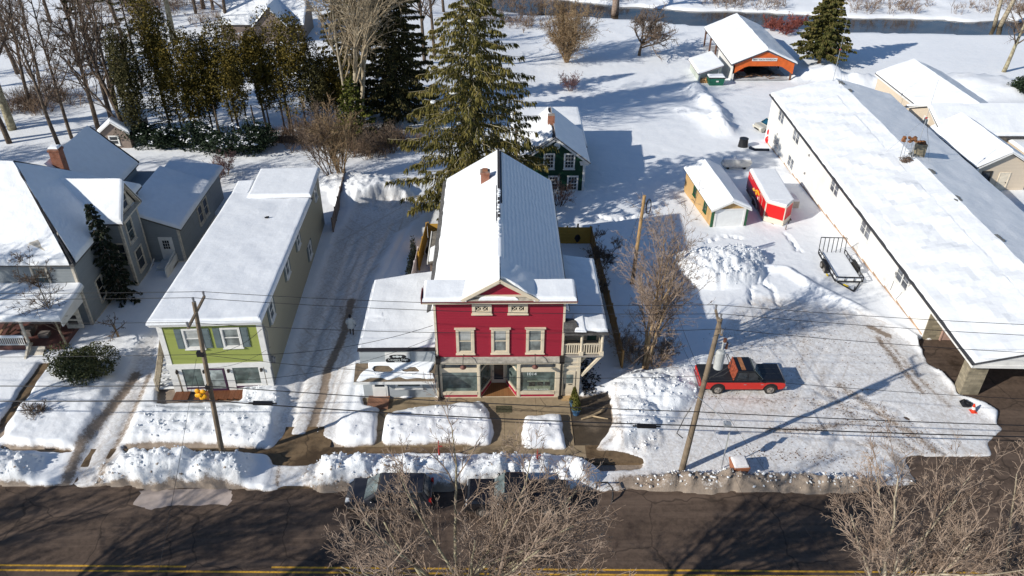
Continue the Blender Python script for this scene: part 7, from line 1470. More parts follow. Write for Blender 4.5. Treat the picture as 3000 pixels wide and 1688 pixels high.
# ------------------------------------------------------------------ trees
def bark(name, c0, c1, s=3.):
    if name in _mats: return _mats[name]
    m, nt, b = nodes(name); co = coord(nt); n1 = noise(nt, co, s, 5, .65); nt.links.new(mixc(nt, ramp(nt, n1, .38, .62), c0, c1), b.inputs['Base Color']); b.inputs['Roughness'].default_value = .9; b.inputs['Specular IOR Level'].default_value = .15; bump(nt, b, noise(nt, co, s * 6, 3), .4, .03); _mats[name] = m; return m
BK_MAP = bark('grey green maple bark', (.20, .165, .11), (.40, .36, .24)); BK_TW = bark('grey brown twigs', (.19, .135, .10), (.34, .26, .20), 1.5); BK_DK = bark('dark trunk bark', (.075, .055, .042), (.15, .115, .085)); BK_DT = bark('dark twigs', (.10, .072, .052), (.19, .14, .105), 1.5); BK_LT = bark('pale smooth bark', (.24, .20, .14), (.44, .38, .28)); BK_TAN = bark('tan twigs', (.20, .13, .075), (.36, .26, .15), 1.5); BK_RED = bark('red dogwood twigs', (.15, .04, .03), (.30, .10, .08), 1.5); BK_PUR = bark('purplish twigs', (.13, .07, .07), (.24, .15, .14), 1.5)
def rdir(d, ang, rg):
    u = d.cross(Vector((rg.gauss(0, 1), rg.gauss(0, 1), rg.gauss(0, 1)))).normalized(); return (d * math.cos(ang) + u * math.sin(ang)).normalized()
def grow(rg, p, d, L, r, lvl, P, out):
    """one limb and, recursively, what grows from it"""
    nseg = max(2, int(L / P['seg'][min(lvl, len(P['seg']) - 1)])); pts = [p.copy()]; rs = [r]; tip = P['tip']; ds = [d]
    for i in range(nseg):
        d = (d + Vector((rg.gauss(0, 1), rg.gauss(0, 1), rg.gauss(0, 1))) * P['wig'][min(lvl, len(P['wig']) - 1)] + Vector((0, 0, P['up'][min(lvl, len(P['up']) - 1)]))).normalized()
        p = p + d * (L / nseg); pts.append(p.copy()); rs.append(max(tip, r * (1 - P['tap'] * (i + 1) / nseg))); ds.append(d)
    out.append((lvl, pts, rs))
    if lvl >= P['max']: return
    n = P['kids'][lvl]; n = rg.randint(max(1, int(n * .75)), int(n * 1.25 + .5)); t0 = P['t0'][lvl]
    for k in range(n):
        t = t0 + (1 - t0) * ((k + rg.random()) / n); i = min(nseg, max(1, int(round(t * nseg)))); dd = rdir(ds[i], R_(rg.gauss(P['ang'][lvl], P['ang'][lvl] * .22)), rg)
        ll = L * P['len'][lvl] * (1.15 - .6 * t) * rg.uniform(.75, 1.25); rr = max(tip, min(rs[i] * .8, r * P['rad'][lvl]))
        if ll > .12: grow(rg, pts[i], dd, ll, rr, lvl + 1, P, out)
def bare_tree(name, label, base, seed, L, r, P, b_trunk, b_twig, split=1, lean=(0, 0), cat='tree', group=None, stems=1, spread=0.):
    rg = random.Random(seed); t = thing(name, label, cat, base, group); out = []
    for s in range(stems):
        a = s * 6.28 / max(1, stems) + rg.uniform(-.4, .4); d = Vector((lean[0] + spread * math.cos(a) * rg.uniform(.5, 1.2), lean[1] + spread * math.sin(a) * rg.uniform(.5, 1.2), 1)).normalized()
        grow(rg, Vector(base) + Vector((math.cos(a), math.sin(a), 0)) * (r * (stems > 1)) - Vector((0, 0, .15)), d, L * (rg.uniform(.8, 1.1) if stems > 1 else 1), r * (rg.uniform(.7, 1.1) if stems > 1 else 1), 0, P, out)
    bt, bc = MB(), MB()
    for lvl, pts, rs in out:
        if lvl <= split - 1: bt.path(pts, rs, 8 if lvl == 0 else 6)
        else: bc.path(pts, rs, 5 if lvl == split else (4 if lvl == split + 1 and rs[0] > .03 else 3))
    bt.build('trunk', b_trunk, t, smooth=True); bc.build('crown', b_twig, t, smooth=False); return t
MAPLE = dict(seg=[.8, .7, .5, .4, .3], wig=[.05, .10, .14, .18], up=[.0, .06, .05, .03], tap=.72, tip=.011, max=4, kids=[9, 9, 8, 6], t0=[.5, .22, .15, .12], ang=[30, 34, 38, 42], len=[.75, .52, .45, .42], rad=[.55, .5, .48, .5])
STREET = dict(seg=[1.0, .55, .4, .3, .22], wig=[.03, .07, .11, .17, .2], up=[.0, .045, .05, .03, .02], tap=.72, tip=.0085, max=4, kids=[12, 10, 9, 7], t0=[.76, .16, .12, .1], ang=[36, 30, 34, 40], len=[1.25, .5, .42, .42], rad=[.5, .46, .45, .5])
TALL = dict(seg=[1.5, 1.1, .8, .5], wig=[.03, .08, .13, .18], up=[.01, .07, .04, .02], tap=.8, tip=.016, max=3, kids=[16, 9, 7], t0=[.35, .2, .15], ang=[38, 36, 42], len=[.36, .45, .42], rad=[.38, .45, .5])
SLIM = dict(TALL, kids=[19, 9, 6], t0=[.25, .2, .15], len=[.3, .45, .42])
VASE = dict(seg=[.8, .6, .4, .3], wig=[.06, .1, .16, .2], up=[.02, .05, .03, .0], tap=.8, tip=.010, max=3, kids=[10, 8, 6], t0=[.15, .15, .1], ang=[26, 32, 40], len=[.55, .45, .4], rad=[.5, .5, .5])
APPLE = dict(seg=[.5, .6, .45, .35], wig=[.08, .16, .2, .25], up=[.0, .0, .02, .03], tap=.5, tip=.014, max=4, kids=[7, 8, 7, 5], t0=[.6, .25, .15, .1], ang=[58, 42, 48, 50], len=[2.3, .5, .45, .4], rad=[.55, .5, .5, .5])
BUSH = dict(seg=[.5, .35, .25], wig=[.08, .14, .2], up=[.01, .03, .0], tap=.8, tip=.008, max=2, kids=[10, 7], t0=[.1, .1], ang=[26, 36], len=[.5, .42], rad=[.5, .5])
FINE = dict(BUSH, max=3, kids=[9, 7, 4], t0=[.2, .15, .1], ang=[28, 34, 42], len=[.5, .45, .4], rad=[.5, .5, .5], seg=[.7, .45, .35, .3], wig=[.06, .12, .18, .2])
# street trees on the near side
bare_tree('street_tree', 'big bare spreading street tree in front, rising over the middle of the road', (-1.9, 19.6, 0), 11, 8.5, .30, dict(STREET, ang=[42, 30, 34, 40], kids=[14, 10, 8, 6], len=[1.2, .5, .42, .42]), BK_MAP, BK_TW, 2, (.03, .0))
bare_tree('street_tree', 'bare pale street tree at the lower right, its crown nearest the forecourt', (15.2, 19.3, 0), 23, 7.4, .28, dict(STREET, len=[1.2, .5, .42, .42]), BK_LT, BK_TW, 2, (.12, .03)); bare_tree('street_tree', 'bare street tree at the lower right corner of the photo', (21.0, 19.2, 0), 35, 7.2, .26, dict(STREET, len=[1.2, .5, .42, .42]), BK_LT, BK_TW, 2, (.02, .04))
for k, (x, y, sd) in enumerate(((-23.5, 18.2, 41), (-33.5, 18.8, 52), (-43, 19.5, 63), (4.6, 11.6, 59), (-29, 12.5, 65))): bare_tree('street_tree', 'bare street tree beyond the frame whose shadow falls across the road', (x, y, 0), sd, 8.2, .3, dict(STREET, kids=[12, 9, 7, 4], tip=.014), BK_MAP, BK_TW, 2, group='street trees beyond the frame')
bare_tree('yard_tree', 'bare tree beyond the frame whose shadow stripes the porch roof', (-52, 36.5, 0), 71, 13, .35, dict(MAPLE, max=3), BK_DK, BK_DT, 2); bare_tree('yard_tree', 'bare tree beyond the frame whose shadow stripes the left yard', (-45, 32, 0), 72, 11, .3, dict(MAPLE, max=3), BK_DK, BK_DT, 2)
bare_tree('lot_tree', 'bare many stemmed tree between the red house and the lot', G(1888, 1090), 77, 10.4, .12, dict(VASE, tip=.009, max=4, kids=[9, 7, 5, 3], t0=[.2, .15, .1, .1], ang=[24, 30, 38, 40], len=[.5, .45, .42, .4], rad=[.5] * 4, seg=[.8, .6, .4, .3, .3]), BK_TAN, BK_TW, 1, stems=7, spread=.17, lean=(.07, .0))
for k, (px, py, sd) in enumerate(((1860, 1075, 1), (1915, 1085, 2), (1835, 1045, 3), (1945, 1060, 4))): bare_tree('thicket_shrub', ['tangled bare shrub left of the many stemmed tree foot', 'tangled bare shrub right of the many stemmed tree foot', 'tangled bare shrub by the brown fence end', 'tangled bare shrub nearest the pickup tailgate'][k], G(px, py), 90 + sd, 2.1, .025, FINE, BK_TAN, BK_TW, 1, cat='shrub', group='shrubs at the tree foot', stems=12, spread=.5)
bare_tree('yard_sapling', 'thin leaning bare tree before the front porch', (-31.0, 45.4, 0), 81, 7.2, .09, dict(SLIM, tip=.012), BK_LT, BK_DT, 1, (-.1, .02)); bare_tree('pruned_tree', 'small pruned fruit tree beside the green shop', (-27.9, 46.6, 0), 83, 1.5, .1, dict(APPLE, max=3, kids=[5, 6, 6], len=[.95, .45, .5], up=[0, .05, .05, .02]), BK_TAN, BK_DT, 1)
bare_tree('twiggy_shrub', 'low twiggy bare shrub in the left front yard snow', G(112, 1225), 85, 1.15, .018, dict(FINE, ang=[34, 38, 42], tip=.011), BK_TAN, BK_DT, 1, cat='shrub', stems=16, spread=.75)
b = None
# trees along the creek and in the field
bare_tree('riverside_tree', 'thick trunked tree on the creek bank, top centre', G(1801, 42), 101, 19, .75, TALL, bark('pinkish grey bark', (.2, .14, .11), (.33, .26, .21)), BK_DT, 1); bare_tree('apple_tree', 'wide low bare apple tree alone in the field', G(1872, 168), 103, 2.9, .30, dict(APPLE, up=[0, .06, .04, .02], len=[2.9, .55, .48, .42], kids=[8, 9, 8, 6], ang=[52, 40, 46, 50]), BK_DK, BK_DT, 2)
bare_tree('shrub_tree', 'tall dense brown bare bush in the field left of the apple tree', G(1660, 188), 105, 8.4, .12, dict(FINE, tip=.016, max=3, kids=[14, 10, 6], t0=[.08, .1, .1], up=[.03, .05, .02, 0], ang=[36, 36, 42]), BK_TAN, BK_TAN, 1, stems=12, spread=.30); bare_tree('field_shrub', 'small purplish bare shrub behind the green house roof', G(1672, 272), 107, 2.6, .03, dict(FINE, tip=.013), BK_PUR, BK_PUR, 1, cat='shrub', stems=12, spread=.55)
bare_tree('sycamore', 'twin trunked pale tree on the creek bank at the upper right', G(2921, 76), 109, 19, .55, TALL, BK_LT, BK_TW, 1, stems=2, spread=.14); bare_tree('field_tree', 'bare leaning tree at the right edge of the field', G(2938, 216), 111, 12.5, .36, TALL, BK_MAP, BK_DT, 1, (.16, .03))
for k, (px, py, h) in enumerate(((2262, 95, 2.6), (2300, 105, 2.9), (2335, 85, 2.3))): bare_tree('red_shrub', ['red twigged shrub by the creek nearest the pavilion', 'red twigged shrub by the creek, middle of the three', 'red twigged shrub by the creek nearest the spruce'][k], G(px, py), 120 + k, h, .03, dict(FINE, tip=.02), BK_RED, BK_RED, 1, cat='shrub', group='red creek shrubs', stems=14, spread=.75)
bare_tree('house_shrub', 'reddish bare shrub at the foot of the green house', G(1640, 610), 131, 2.7, .06, dict(FINE, tip=.012), BK_DK, bark('orange brown twigs', (.22, .12, .08), (.36, .22, .15)), 1, cat='shrub', stems=7, spread=.45); bare_tree('fence_sapling', 'thin bare sapling leaning over the brown fence', (8.2, 55.5, -.5), 133, 3.6, .04, dict(SLIM, tip=.011), BK_DK, BK_DT, 1, (.2, -.02), stems=4, spread=.4)
bare_tree('fence_sapling', 'thin bare sapling behind the wing roof inside the fence', (7.6, 51.0, -.3), 134, 3.2, .03, dict(SLIM, tip=.01), BK_DK, BK_DT, 1, stems=5, spread=.35)
# far bank brush: nobody could count it
rg = random.Random(3); b = MB()
for k in range(520):
    x = rg.uniform(-10, 125); y = float(np.interp(x, *zip(*CREEK_N))) + 1.5 + rg.random() ** 1.4 * 26; 
    if rg.random() < .5 + .5 * math.sin(x * .22): continue
    for j in range(9):
        d = Vector((rg.gauss(0, .45), rg.gauss(0, .45), 1)).normalized(); p = Vector((x + rg.gauss(0, .5), y + rg.gauss(0, .5), -4.4)); L = rg.uniform(1.3, 3.2); q = p + d * L * .55; b.path([p, q, p + d * L + Vector((rg.gauss(0, .2), 0, 0))], [.035, .025, .015], 3)
        for m_ in range(4): e = rdir(d, .6, rg); b.path([q, q + e * L * .25, q + e * L * .45], [.022, .018, .012], 3)
b.build('creek_brush', bark('brown brush', (.15, .10, .07), (.28, .2, .14), 1.), None, kind='stuff')
rg = random.Random(6); b = MB()
for (px, py, w_, n) in ((430, 30, 10, 90), (395, 10, 14, 70), (1560, 30, 9, 60), (690, 60, 9, 60), (1480, 70, 7, 60), (130, 300, 5, 60), (80, 330, 4, 40), (1080, 440, 3.4, 60), (1150, 420, 3, 50), (1060, 455, 3, 40), (930, 410, 5, 60), (860, 415, 5, 40)):
    c = G(px, py)
    for k in range(n):
        p = Vector((c[0] + rg.gauss(0, w_ * .5), c[1] + rg.gauss(0, w_ * .3), 0)); p[2] = gz(p[0], p[1]); L = rg.uniform(1.0, 2.8)
        for j in range(5):
            d = Vector((rg.gauss(0, .4), rg.gauss(0, .4), 1)).normalized(); q = p + d * L * .5; b.path([p, q, p + d * L], [.028, .02, .01], 3)
            for m_ in range(4): e = rdir(d, .7, rg); b.path([q, q + e * L * .25, q + e * L * .42], [.016, .013, .008], 3)
b.build('undergrowth', bark('brown brush', (.15, .10, .07), (.28, .2, .14), 1.), None, kind='stuff')
# woods on the left
WOODS = [((39, 387), 22, .50, 'thick trunked bare tree at the far left of the woods', TALL, 141), ((31, 427), 17, .32, 'leaning bare tree just in front of the thick trunk at far left', SLIM, 142), ((53, 222), 20, .3, 'bare tree standing deeper in the woods behind the thick trunk', SLIM, 143), ((177, 438), 16, .24, 'slim leaning bare tree behind the chimney of the gabled house', SLIM, 144), ((213, 413), 17, .21, 'very straight slim bare tree beside the garage roof peak', SLIM, 145), ((292, 393), 19, .28, 'slim bare tree leaning left of the pine', SLIM, 146),
 ((512, 130), 20, .5, 'big leaning bare tree left of the arborvitae row', TALL, 148), ((672, 118), 19, .34, 'bare trunk rising behind the arborvitae tops', SLIM, 149), ((720, 52), 18, .34, 'bare tree near the far house, left of two trunks', SLIM, 150), ((747, 32), 18, .5, 'bare tree near the far house, right and thicker of two trunks', SLIM, 151), ((625, 32), 18, .3, 'bare tree deep in the woods at the top edge', SLIM, 152), ((150, 70), 20, .3, 'bare tree at the top edge in the left woods', SLIM, 153), ((330, 40), 20, .35, 'bare tree at the top edge behind the pine', TALL, 154), ((425, 62), 20, .4, 'bare tree beside the brown brush at the top edge', TALL, 155), ((1245, 190), 22, .3, 'dark slender trunk between the two big evergreens, left one', SLIM, 156), ((1275, 175), 22, .28, 'dark slender trunk between the two big evergreens, right one', SLIM, 157), ((1100, 130), 20, .3, 'bare trunk behind the dark spruce at the top', SLIM, 158)]
for (px, py), h, r, lb, P, sd in WOODS: bare_tree('woodland_tree', lb, G(px, py), sd, h, r, P, BK_DK if r < .45 else BK_MAP, BK_DT, 1, (-.03, 0), group='bare trees of the woods')
bare_tree('woodland_tree', 'many branched bare tree beside the small garage', G(385, 432), 160, 13.5, .26, dict(MAPLE, max=4, tip=.015, t0=[.16, .2, .15, .1], kids=[17, 9, 7, 4], ang=[36, 34, 38, 42], len=[.72, .5, .45, .4]), BK_DK, BK_DT, 1, group='bare trees of the woods')
bare_tree('silver_tree', 'tall pale many branched bare tree before the dark spruce', (-16.6, 87.5, -.9), 163, 21, .3, dict(TALL, max=4, kids=[12, 9, 7, 3], t0=[.3, .2, .15, .1], ang=[28, 32, 40, 40], len=[.55, .45, .42, .4], rad=[.5, .48, .5, .5], tip=.018), BK_LT, bark('pale brown twigs', (.23, .18, .12), (.40, .33, .23), 1.5), 1, stems=4, spread=.2)
bare_tree('alley_bush', 'brushy bare clump with vines at the end of the alley', G(1000, 535), 165, 7.2, .09, dict(FINE, tip=.014), BK_TAN, BK_TAN, 1, cat='bush', stems=10, spread=.16); bare_tree('alley_tree', 'small bare spreading tree beside the green shop back corner', G(975, 530), 167, 6.8, .08, dict(VASE, tip=.013, max=3), BK_DT, BK_DT, 1, (-.2, 0), stems=3, spread=.3)
for k, (px, py) in enumerate(((1085, 470), (1150, 455), (1030, 440))): bare_tree('alley_shrub', ['bare brown shrub behind the alley snow heap', 'bare brown shrub under the big spruce edge', 'bare tan shrub below the yellowish evergreen'][k], G(px, py), 170 + k, 3.0, .04, dict(FINE, tip=.013), BK_TAN, BK_DT if k < 2 else BK_TAN, 1, cat='shrub', group='bare alley shrubs', stems=9, spread=.4)
for k, (px, py) in enumerate(((640, 545), (665, 520))): bare_tree('house_shrub', ['brown bare shrub behind the gabled house addition', 'dry brown shrub near the flat green shop roof'][k], G(px, py), 180 + k, 2.4, .03, dict(FINE, tip=.012), BK_TAN, BK_PUR, 1, cat='shrub', stems=9, spread=.4)


MORE = [((470, 60), 'bare tree left of the big leaning tree at the top edge'), ((575, 45), 'bare trunk just right of the big leaning tree'), ((598, 30), 'paler bare trunk right of the big leaning tree'), ((235, 200), 'slim bare tree between the straight tree and the pine'), ((120, 250), 'slim bare tree in the open snow of the left woods'), ((95, 330), 'slim bare tree right of the thick far left trunk'), ((255, 120), 'bare tree far back above the straight slim tree'), ((370, 150), 'bare tree right of the pine in the left woods'), ((445, 200), 'bare tree left of the arborvitae, half way back'), ((480, 265), 'bare tree close to the leftmost arborvitae'), ((20, 120), 'bare tree at the upper left corner'), ((70, 40), 'bare tree at the top edge near the upper left corner'), ((1350, 60), 'bare slender tree seen through the drooping spruce, left'), ((1440, 45), 'bare slender tree seen through the drooping spruce, right'), ((900, 40), 'bare tree at the top edge right of the far house'), ((1300, 40), 'dark bare trunk at the top edge between the evergreens'), ((330, 300), 'leaning bare tree beside the pine trunk')]
OUT = [(-66, 60), (-72, 68), (-64, 74), (-80, 66), (-74, 82), (-70, 90), (-84, 88), (-78, 100), (-88, 78), (-48, 57), (-53, 63), (-58, 69), (-63, 82), (-92, 100)]
src_ = [bpy.data.objects[n] for n in ('woodland_tree.003', 'woodland_tree.005', 'woodland_tree.007', 'woodland_tree.002')]
rg = random.Random(99)
for k, (x, y) in enumerate(OUT): clone(bpy.data.objects[('woodland_tree', 'woodland_tree.006', 'woodland_tree.003')[k % 3]], (x, y, gz(x, y)), rg.uniform(0, 6.28), rg.uniform(.75, 1.0), 'bare woods tree beyond the left edge whose shadow stripes the snow', 'woods trees beyond the frame')
for k, ((px, py), lb) in enumerate(MORE): p = G(px, py); clone(src_[k % 4], (p[0], p[1], p[2] - .1), rg.uniform(0, 6.28), rg.uniform(.85, 1.2), lb)

# ------------------------------------------------------------------ evergreens
NORWAY = Mleaf('olive spruce needles', [(.04, .04, .010), (.095, .086, .020), (.15, .125, .032), (.21, .155, .05)]); DARKSP = Mleaf('dark spruce needles', [(.026, .027, .010), (.06, .055, .018), (.10, .084, .028)]); ARBO = Mleaf('bronze arborvitae sprays', [(.03, .03, .008), (.075, .062, .012), (.13, .095, .015), (.19, .13, .022)]); YEW = Mleaf('yellow green needles', [(.03, .045, .008), (.075, .085, .014), (.14, .13, .022)]); FIELD = Mleaf('field spruce needles', [(.025, .033, .010), (.06, .066, .016), (.11, .10, .028), (.16, .12, .035)]); RHODO = Mleaf('dark rhododendron leaves', [(.006, .014, .008), (.016, .03, .015), (.035, .05, .02)]); SHRUBL = Mleaf('dull evergreen shrub leaves', [(.035, .045, .018), (.08, .088, .036), (.14, .13, .06)])
def conifer(name, label, base, seed, H, prof, mat, z0=.08, nb=120, spn=26, droop=.25, hang=.5, sw=(.10, .2), snow=0, tr=.3, cat='tree', lean=(0, 0), gap=0., bkm=None, twigs=True):
    """trunk, drooping boughs and the sprays that hang from them"""
    rg = random.Random(seed); t = thing(name, label, cat, base); B = Vector(base); ax = lambda h: B + Vector((lean[0] * h, lean[1] * h, h))
    b = MB(); b.path([ax(H * k / 10) for k in range(11)], [max(.03, tr * (1 - k / 10.3)) for k in range(11)], 8)
    bc = MB(); bs = MB()
    for i in range(nb):
        f = z0 + (1 - z0) * ((i + rg.random()) / nb); h = f * H; R = prof(f) * rg.uniform(.7, 1.12)
        if R < .12: R = .12
        a = i * 2.39996 + rg.uniform(-.4, .4)
        if gap and rg.random() < gap: continue
        d = Vector((math.cos(a), math.sin(a), 0)); o = ax(h); n = max(4, int(R / .45)); pts = []
        for k in range(n + 1):
            s = k / n; pts.append(o + d * (R * s) + Vector((0, 0, R * (.18 * s - droop * 1.6 * s * s + .5 * droop * s ** 4))) + Vector((rg.gauss(0, .03), rg.gauss(0, .03), 0)) * R)
        if twigs: b.path(pts, [max(.012, .05 * (R / 5) * (1 - s / (n + 1))) + .008 for s in range(n + 1)], 3)
        side = d.cross(UZ)
        m_ = int(spn * (.35 + R / 4))
        for k in range(m_):
            s = rg.random() ** .7; j = min(n - 1, int(s * n)); q = pts[j].lerp(pts[j + 1], s * n - j); w_ = (.08 + .34 * R * (1 - s) * .55) * rg.uniform(-1, 1)
            q = q + side * w_ + Vector((0, 0, rg.uniform(-.05, .05) - abs(w_) * .25)); dv = (d * rg.uniform(.1, .7) + side * (1 if w_ > 0 else -1) * rg.uniform(0, .6) + Vector((0, 0, -hang * rg.uniform(.4, 1.7)))).normalized(); L = rg.uniform(.28, .62) * (.55 + .09 * R); u = dv.cross(Vector((rg.gauss(0, 1), rg.gauss(0, 1), rg.gauss(0, .5)))).normalized() * rg.uniform(*sw)
            bc.add([q - u * .3, q + dv * L * .45 + u, q + dv * L, q + dv * L * .5 - u], [(0, 1, 2, 3)])
        if snow and rg.random() < snow and R > .6:
            s = rg.uniform(.4, .9); j = min(n - 1, int(s * n)); bs.ball(pts[j] + Vector((0, 0, .08)), (.3 * rg.uniform(.5, 1.2), .28, .12), 6, 4, .5, rg)
    b.build('trunk', bkm or BK_DK, t, smooth=True); bc.build('crown', mat, t)
    if snow: bs.build('snow', SNOW, t)
    return t
conifer('norway_spruce', 'tall drooping olive spruce towering behind the red house', (-2.2, 66.5, -1.0), 201, 22.2, lambda f: (8.4 * min(1, (.35 + f * 4))) * (1 - f) ** .5, NORWAY, .05, 250, 105, .2, 1.15, (.035, .085), .1, .42, bkm=BK_MAP, gap=.12)
conifer('dark_spruce', 'tall dense dark spruce left of the drooping spruce', (-12.2, 93, -1.2), 203, 25, lambda f: 5.6 * (1 - f) ** .6, DARKSP, .04, 300, 85, .18, .6, (.07, .15), .0, .4); conifer('dark_spruce', 'second dark spruce deeper behind the pale bare tree', (-18.5, 99, -1.2), 204, 22, lambda f: 4.6 * (1 - f) ** .6, DARKSP, .04, 220, 70, .18, .6, (.07, .15), .0, .35)
conifer('yellow_hemlock', 'low yellowish green evergreen in front of the dark spruce', (-16.2, 84.5, -.9), 205, 8.2, lambda f: 3.3 * (1 - f) ** .7, YEW, .04, 100, 40, .12, .35, (.1, .2), .05, .15)
conifer('field_spruce', 'lone cone shaped spruce on the field beside the pavilion', G(2398, 190), 207, 13.6, lambda f: 5.6 * min(1, .55 + f * 3) * (1 - f) ** .8, FIELD, .12, 230, 85, .16, .5, (.08, .17), .0, .3, bkm=BK_TAN)
conifer('pine', 'sparse tall pine in the left woods', G(330, 362), 209, 20, lambda f: 4.4 * (1 - f) ** .4 if f > .3 else 1.2, DARKSP, .3, 60, 30, .02, .1, (.08, .16), .25, .3, gap=.2); conifer('pine', 'second sparse pine deeper in the left woods', G(420, 262), 210, 15, lambda f: 3.6 * (1 - f) ** .4, DARKSP, .25, 46, 30, .02, .1, (.08, .16), .25, .25, gap=.25)
conifer('wall_spruce', 'narrow dark spruce squeezed against the gabled house wall', (-29.4, 51.6, 0), 211, 8.6, lambda f: 1.35 * (1 - f) ** .5, Mleaf('very dark needles', [(.006, .010, .007), (.014, .022, .012), (.03, .036, .016)]), .03, 110, 40, .3, .6, (.06, .13), .0, .14, lean=(-.06, .01))
def leafy(name, label, base, seed, n, r, mat, s=(.08, .18), snow=0, cat='shrub', group=None, col=False, h0=0., trunk=None, lean=(0, 0), dens=.45):
    """rounded or columnar evergreen: leaf sprays through an uneven shell, bare stems below"""
    rg = random.Random(seed); t = thing(name, label, cat, base, group); B = Vector(base); b = MB(); lobes = [(Vector((rg.gauss(0, .34), rg.gauss(0, .34), rg.uniform(-.55, .6))), rg.uniform(.34, .6)) for _ in range(16)]
    b2 = MB(); C0 = B + Vector((0, 0, h0 + r[2]))
    def fn():
        while True:
            if col:
                f = rg.random(); a = rg.uniform(0, 6.28); w_ = (.35 + 1.0 * f if f < .62 else math.sqrt(max(0, 1 - ((f - .62) / .38) ** 2))); w_ = max(.08, w_) * (1 + .32 * math.sin(a * 2 + f * 7 + seed * 1.7) * math.sin(f * 11 + a * 3 + seed) + .2 * math.sin(f * 31 + a * 5))
                if rg.random() < .42 * (1 - f) ** 1.5 + .12: continue; q = math.sqrt(rg.uniform(dens, 1)); return B + Vector((lean[0] * (h0 + f * 2 * r[2]), lean[1] * (h0 + f * 2 * r[2]), h0 + f * 2 * r[2])) + Vector((r[0] * w_ * q * math.cos(a), r[1] * w_ * q * math.sin(a), 0))
            c, k = lobes[rg.randrange(16)]; v = Vector((rg.gauss(0, 1), rg.gauss(0, 1), rg.gauss(0, 1))).normalized() * k * rg.uniform(.72, 1.05) + c
            if v[2] > -1: return C0 + Vector((v[0] * r[0], v[1] * r[1], v[2] * r[2]))
    leafcloud(b, n, fn, s[0], s[1], rg)
    if trunk:
        tb = MB(); top = B + Vector((lean[0] * (h0 + r[2]), lean[1] * (h0 + r[2]), h0 + r[2] * 1.2)); tb.path([B - Vector((0, 0, .2)), B.lerp(top, .5), top], [trunk, trunk * .8, trunk * .4], 7)
        for k in range(8): h = rg.uniform(.35, .95); p = B.lerp(top, h); a = rg.uniform(0, 6.28); tb.path([p, p + Vector((math.cos(a) * r[0] * .6, math.sin(a) * r[1] * .6, .6))], [trunk * .35, .015], 4)
        tb.build('trunk', BK_DK, t)
    b.build('crown', mat, t)
    if snow:
        sb = MB()
        for k in range(snow):
            p = fn(); 
            if p[2] > C0[2] - r[2] * .35:
                for _q in range(rg.randint(3, 8)):
                    c = p + Vector((rg.gauss(0, .16), rg.gauss(0, .16), .08 + rg.uniform(0, .1))); a = rg.uniform(0, 6.28); s_ = rg.uniform(.06, .17); u = Vector((math.cos(a) * s_, math.sin(a) * s_, rg.uniform(-.06, .04))); v = Vector((-math.sin(a) * s_ * .7, math.cos(a) * s_ * .7, rg.uniform(-.06, .04))); up_ = Vector((0, 0, s_ * .45)); sb.add([c - u, c + v, c + u, c - v, c + up_], [(0, 1, 4), (1, 2, 4), (2, 3, 4), (3, 0, 4)])
        sb.build('snow', SNOW, t)
    return t
ARB = [(-40.2, 84.5, 6.9, 1.9, 'leftmost arborvitae, a dark ragged column', 1.0), (-37.7, 86.5, 8.0, 2.1, 'tallest arborvitae, second from the left end of the row', 1.4), (-34.9, 86.2, 5.9, 2.2, 'shorter arborvitae right of the tallest column', 1.6), (-32.6, 87.4, 5.1, 1.9, 'round topped arborvitae above the snowy rhododendron', 2.4), (-30.0, 86.8, 5.5, 2.3, 'middle arborvitae with thin lower crown', 2.6), (-27.2, 88.2, 4.9, 2.0, 'arborvitae just right of the row middle', 2.4), (-24.4, 88, 6.0, 2.8, 'broad bronze arborvitae with the widest top', 2.2), (-21.4, 89, 4.6, 2.3, 'browner arborvitae right of the broad one', 1.8), (-19.0, 90, 4.0, 2.0, 'rightmost arborvitae beside the pale bare tree', 1.4)]
for k, (x, y, rz_, rr_, lb, h0) in enumerate(ARB): leafy('arborvitae', lb, (x, y, gz(x, y)), 220 + k, 12000, (rr_ * 1.08, rr_, rz_), ARBO if k not in (0, 7) else DARKSP, (.07, .19), 16, 'tree', 'arborvitae row', True, h0, .16, (-.02 - .012 * (k % 3), 0), .12)
for k in range(13): x, y = -36 + k * 1.4, 85.6 + (k % 3) * .9; b = MB(); z = gz(x, y); b.path([(x, y, z - .2), (x - .1, y, z + 2), (x - .2, y + .1, z + 4.4)], [.13, .11, .08], 6); b.build('bare_stem', BK_DK, None, label='one of the dark bare stems standing under the arborvitae row', category='tree stem', group='bare stems under the row')
for k, (x, y, r, lb) in enumerate(((-39.8, 84, (2.6, 1.6, 1.5), 'low snowy rhododendron at the left end of the hedge'), (-36.4, 83.6, (2.8, 1.7, 1.6), 'snow dusted rhododendron second in the hedge'), (-33.0, 82.8, (2.8, 2.0, 1.7), 'snow dusted rhododendron in the hedge middle'), (-29.6, 81.2, (3.2, 2.4, 1.7), 'largest snow laden rhododendron bulging toward the yard'), (-26.6, 82, (2.6, 2.2, 2.0), 'dark rhododendron at the right end of the hedge'))): leafy('rhododendron', lb, (x, y, gz(x, y)), 240 + k, 3600, r, RHODO, (.09, .2), (26, 40, 50, 110, 12)[k], group='rhododendron hedge')
leafy('evergreen_shrub', 'big rounded evergreen shrub in the left front yard', (-28.3, 41.9, .0), 251, 9500, (2.15, 1.75, 1.5), SHRUBL, (.05, .12), 0); rg = random.Random(77); sb = MB()
for k in range(70):
    a = rg.uniform(2.4, 4.6) if k < 45 else rg.uniform(5.8, 6.6); q = rg.uniform(.82, 1.0); sb.ball((-28.3 + 2.0 * q * math.cos(a), 41.9 + 1.6 * q * math.sin(a), .35 + rg.uniform(0, .35) if k < 45 else 1.3 + rg.uniform(-.3, .3)), (rg.uniform(.06, .2), rg.uniform(.06, .2), .06), 6, 4, .6, rg)
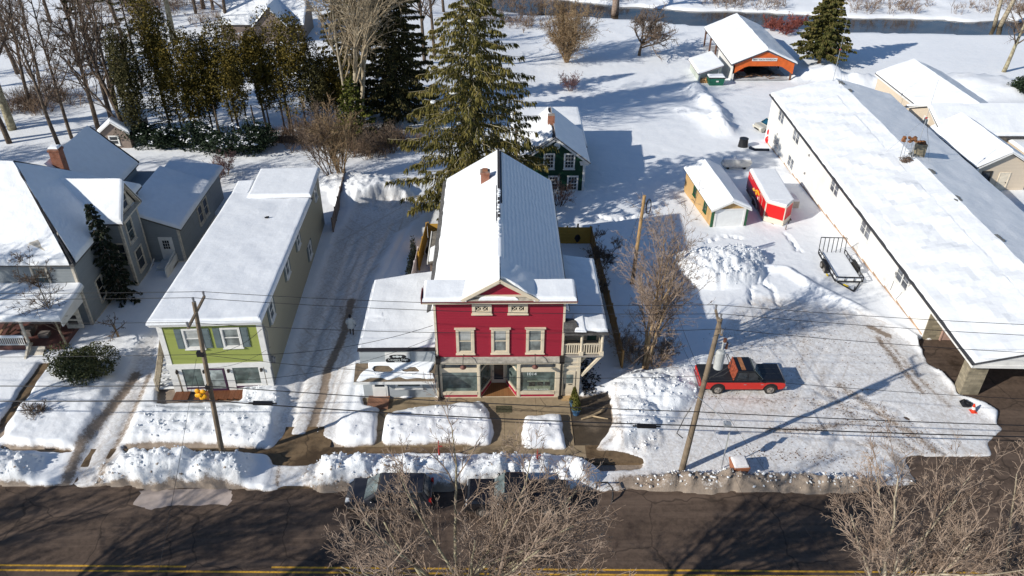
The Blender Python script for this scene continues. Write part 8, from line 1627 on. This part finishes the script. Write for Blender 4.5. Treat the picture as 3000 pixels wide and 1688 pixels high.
sb.build('snow_clump', SNOW, bpy.data.objects['evergreen_shrub']) if False else None
leafy('edge_evergreen', 'small dark evergreen at the right edge beyond the snow heap', G(2985, 285), 253, 2600, (1.9, 1.8, 1.6), RHODO, (.1, .22), 14)
# ------------------------------------------------------------------ light, sky, camera
AZ, EL = 28.5, 28.5
sun = bpy.data.lights.new('sun', 'SUN'); sun.energy = 4.9; sun.angle = R_(.53); sun.color = (1, .95, .86)
so = bpy.data.objects.new('sun', sun); COL.objects.link(so)
dirs = Vector((-math.cos(R_(AZ)) * math.cos(R_(EL)), -math.sin(R_(AZ)) * math.cos(R_(EL)), math.sin(R_(EL))))
so.rotation_euler = dirs.to_track_quat('Z', 'Y').to_euler(); so.location = dirs * 100
w = bpy.data.worlds.new('World'); sc.world = w; w.use_nodes = True
nt = w.node_tree; bg = nt.nodes['Background']; sk = nt.nodes.new('ShaderNodeTexSky'); sk.sky_type = 'NISHITA'; sk.sun_disc = False
sk.sun_elevation = R_(EL); sk.sun_rotation = math.atan2(dirs[0], dirs[1]); sk.altitude = 300; sk.air_density = 1.0; sk.dust_density = .1; sk.ozone_density = 4.0
nt.links.new(sk.outputs[0], bg.inputs[0]); bg.inputs[1].default_value = .095
cam = bpy.data.cameras.new('camera'); cam.sensor_fit = 'HORIZONTAL'; cam.sensor_width = 36; cam.lens = FOC / 3000 * 36; cam.clip_start = .5; cam.clip_end = 2000
co = bpy.data.objects.new('camera', cam); COL.objects.link(co)
rt, up, fw = Vector(RC[0]), Vector(RC[1]), Vector(RC[2])
co.matrix_world = Matrix(((rt[0], up[0], -fw[0], 0), (rt[1], up[1], -fw[1], 0), (rt[2], up[2], -fw[2], CAMH), (0, 0, 0, 1)))
sc.camera = co
sc.view_settings.view_transform = 'Standard'; sc.view_settings.look = 'None'; sc.view_settings.exposure = 0.08; sc.view_settings.gamma = 1
sc.render.engine = 'CYCLES'; sc.cycles.max_bounces = 6; sc.cycles.diffuse_bounces = 3; sc.cycles.use_denoising = True
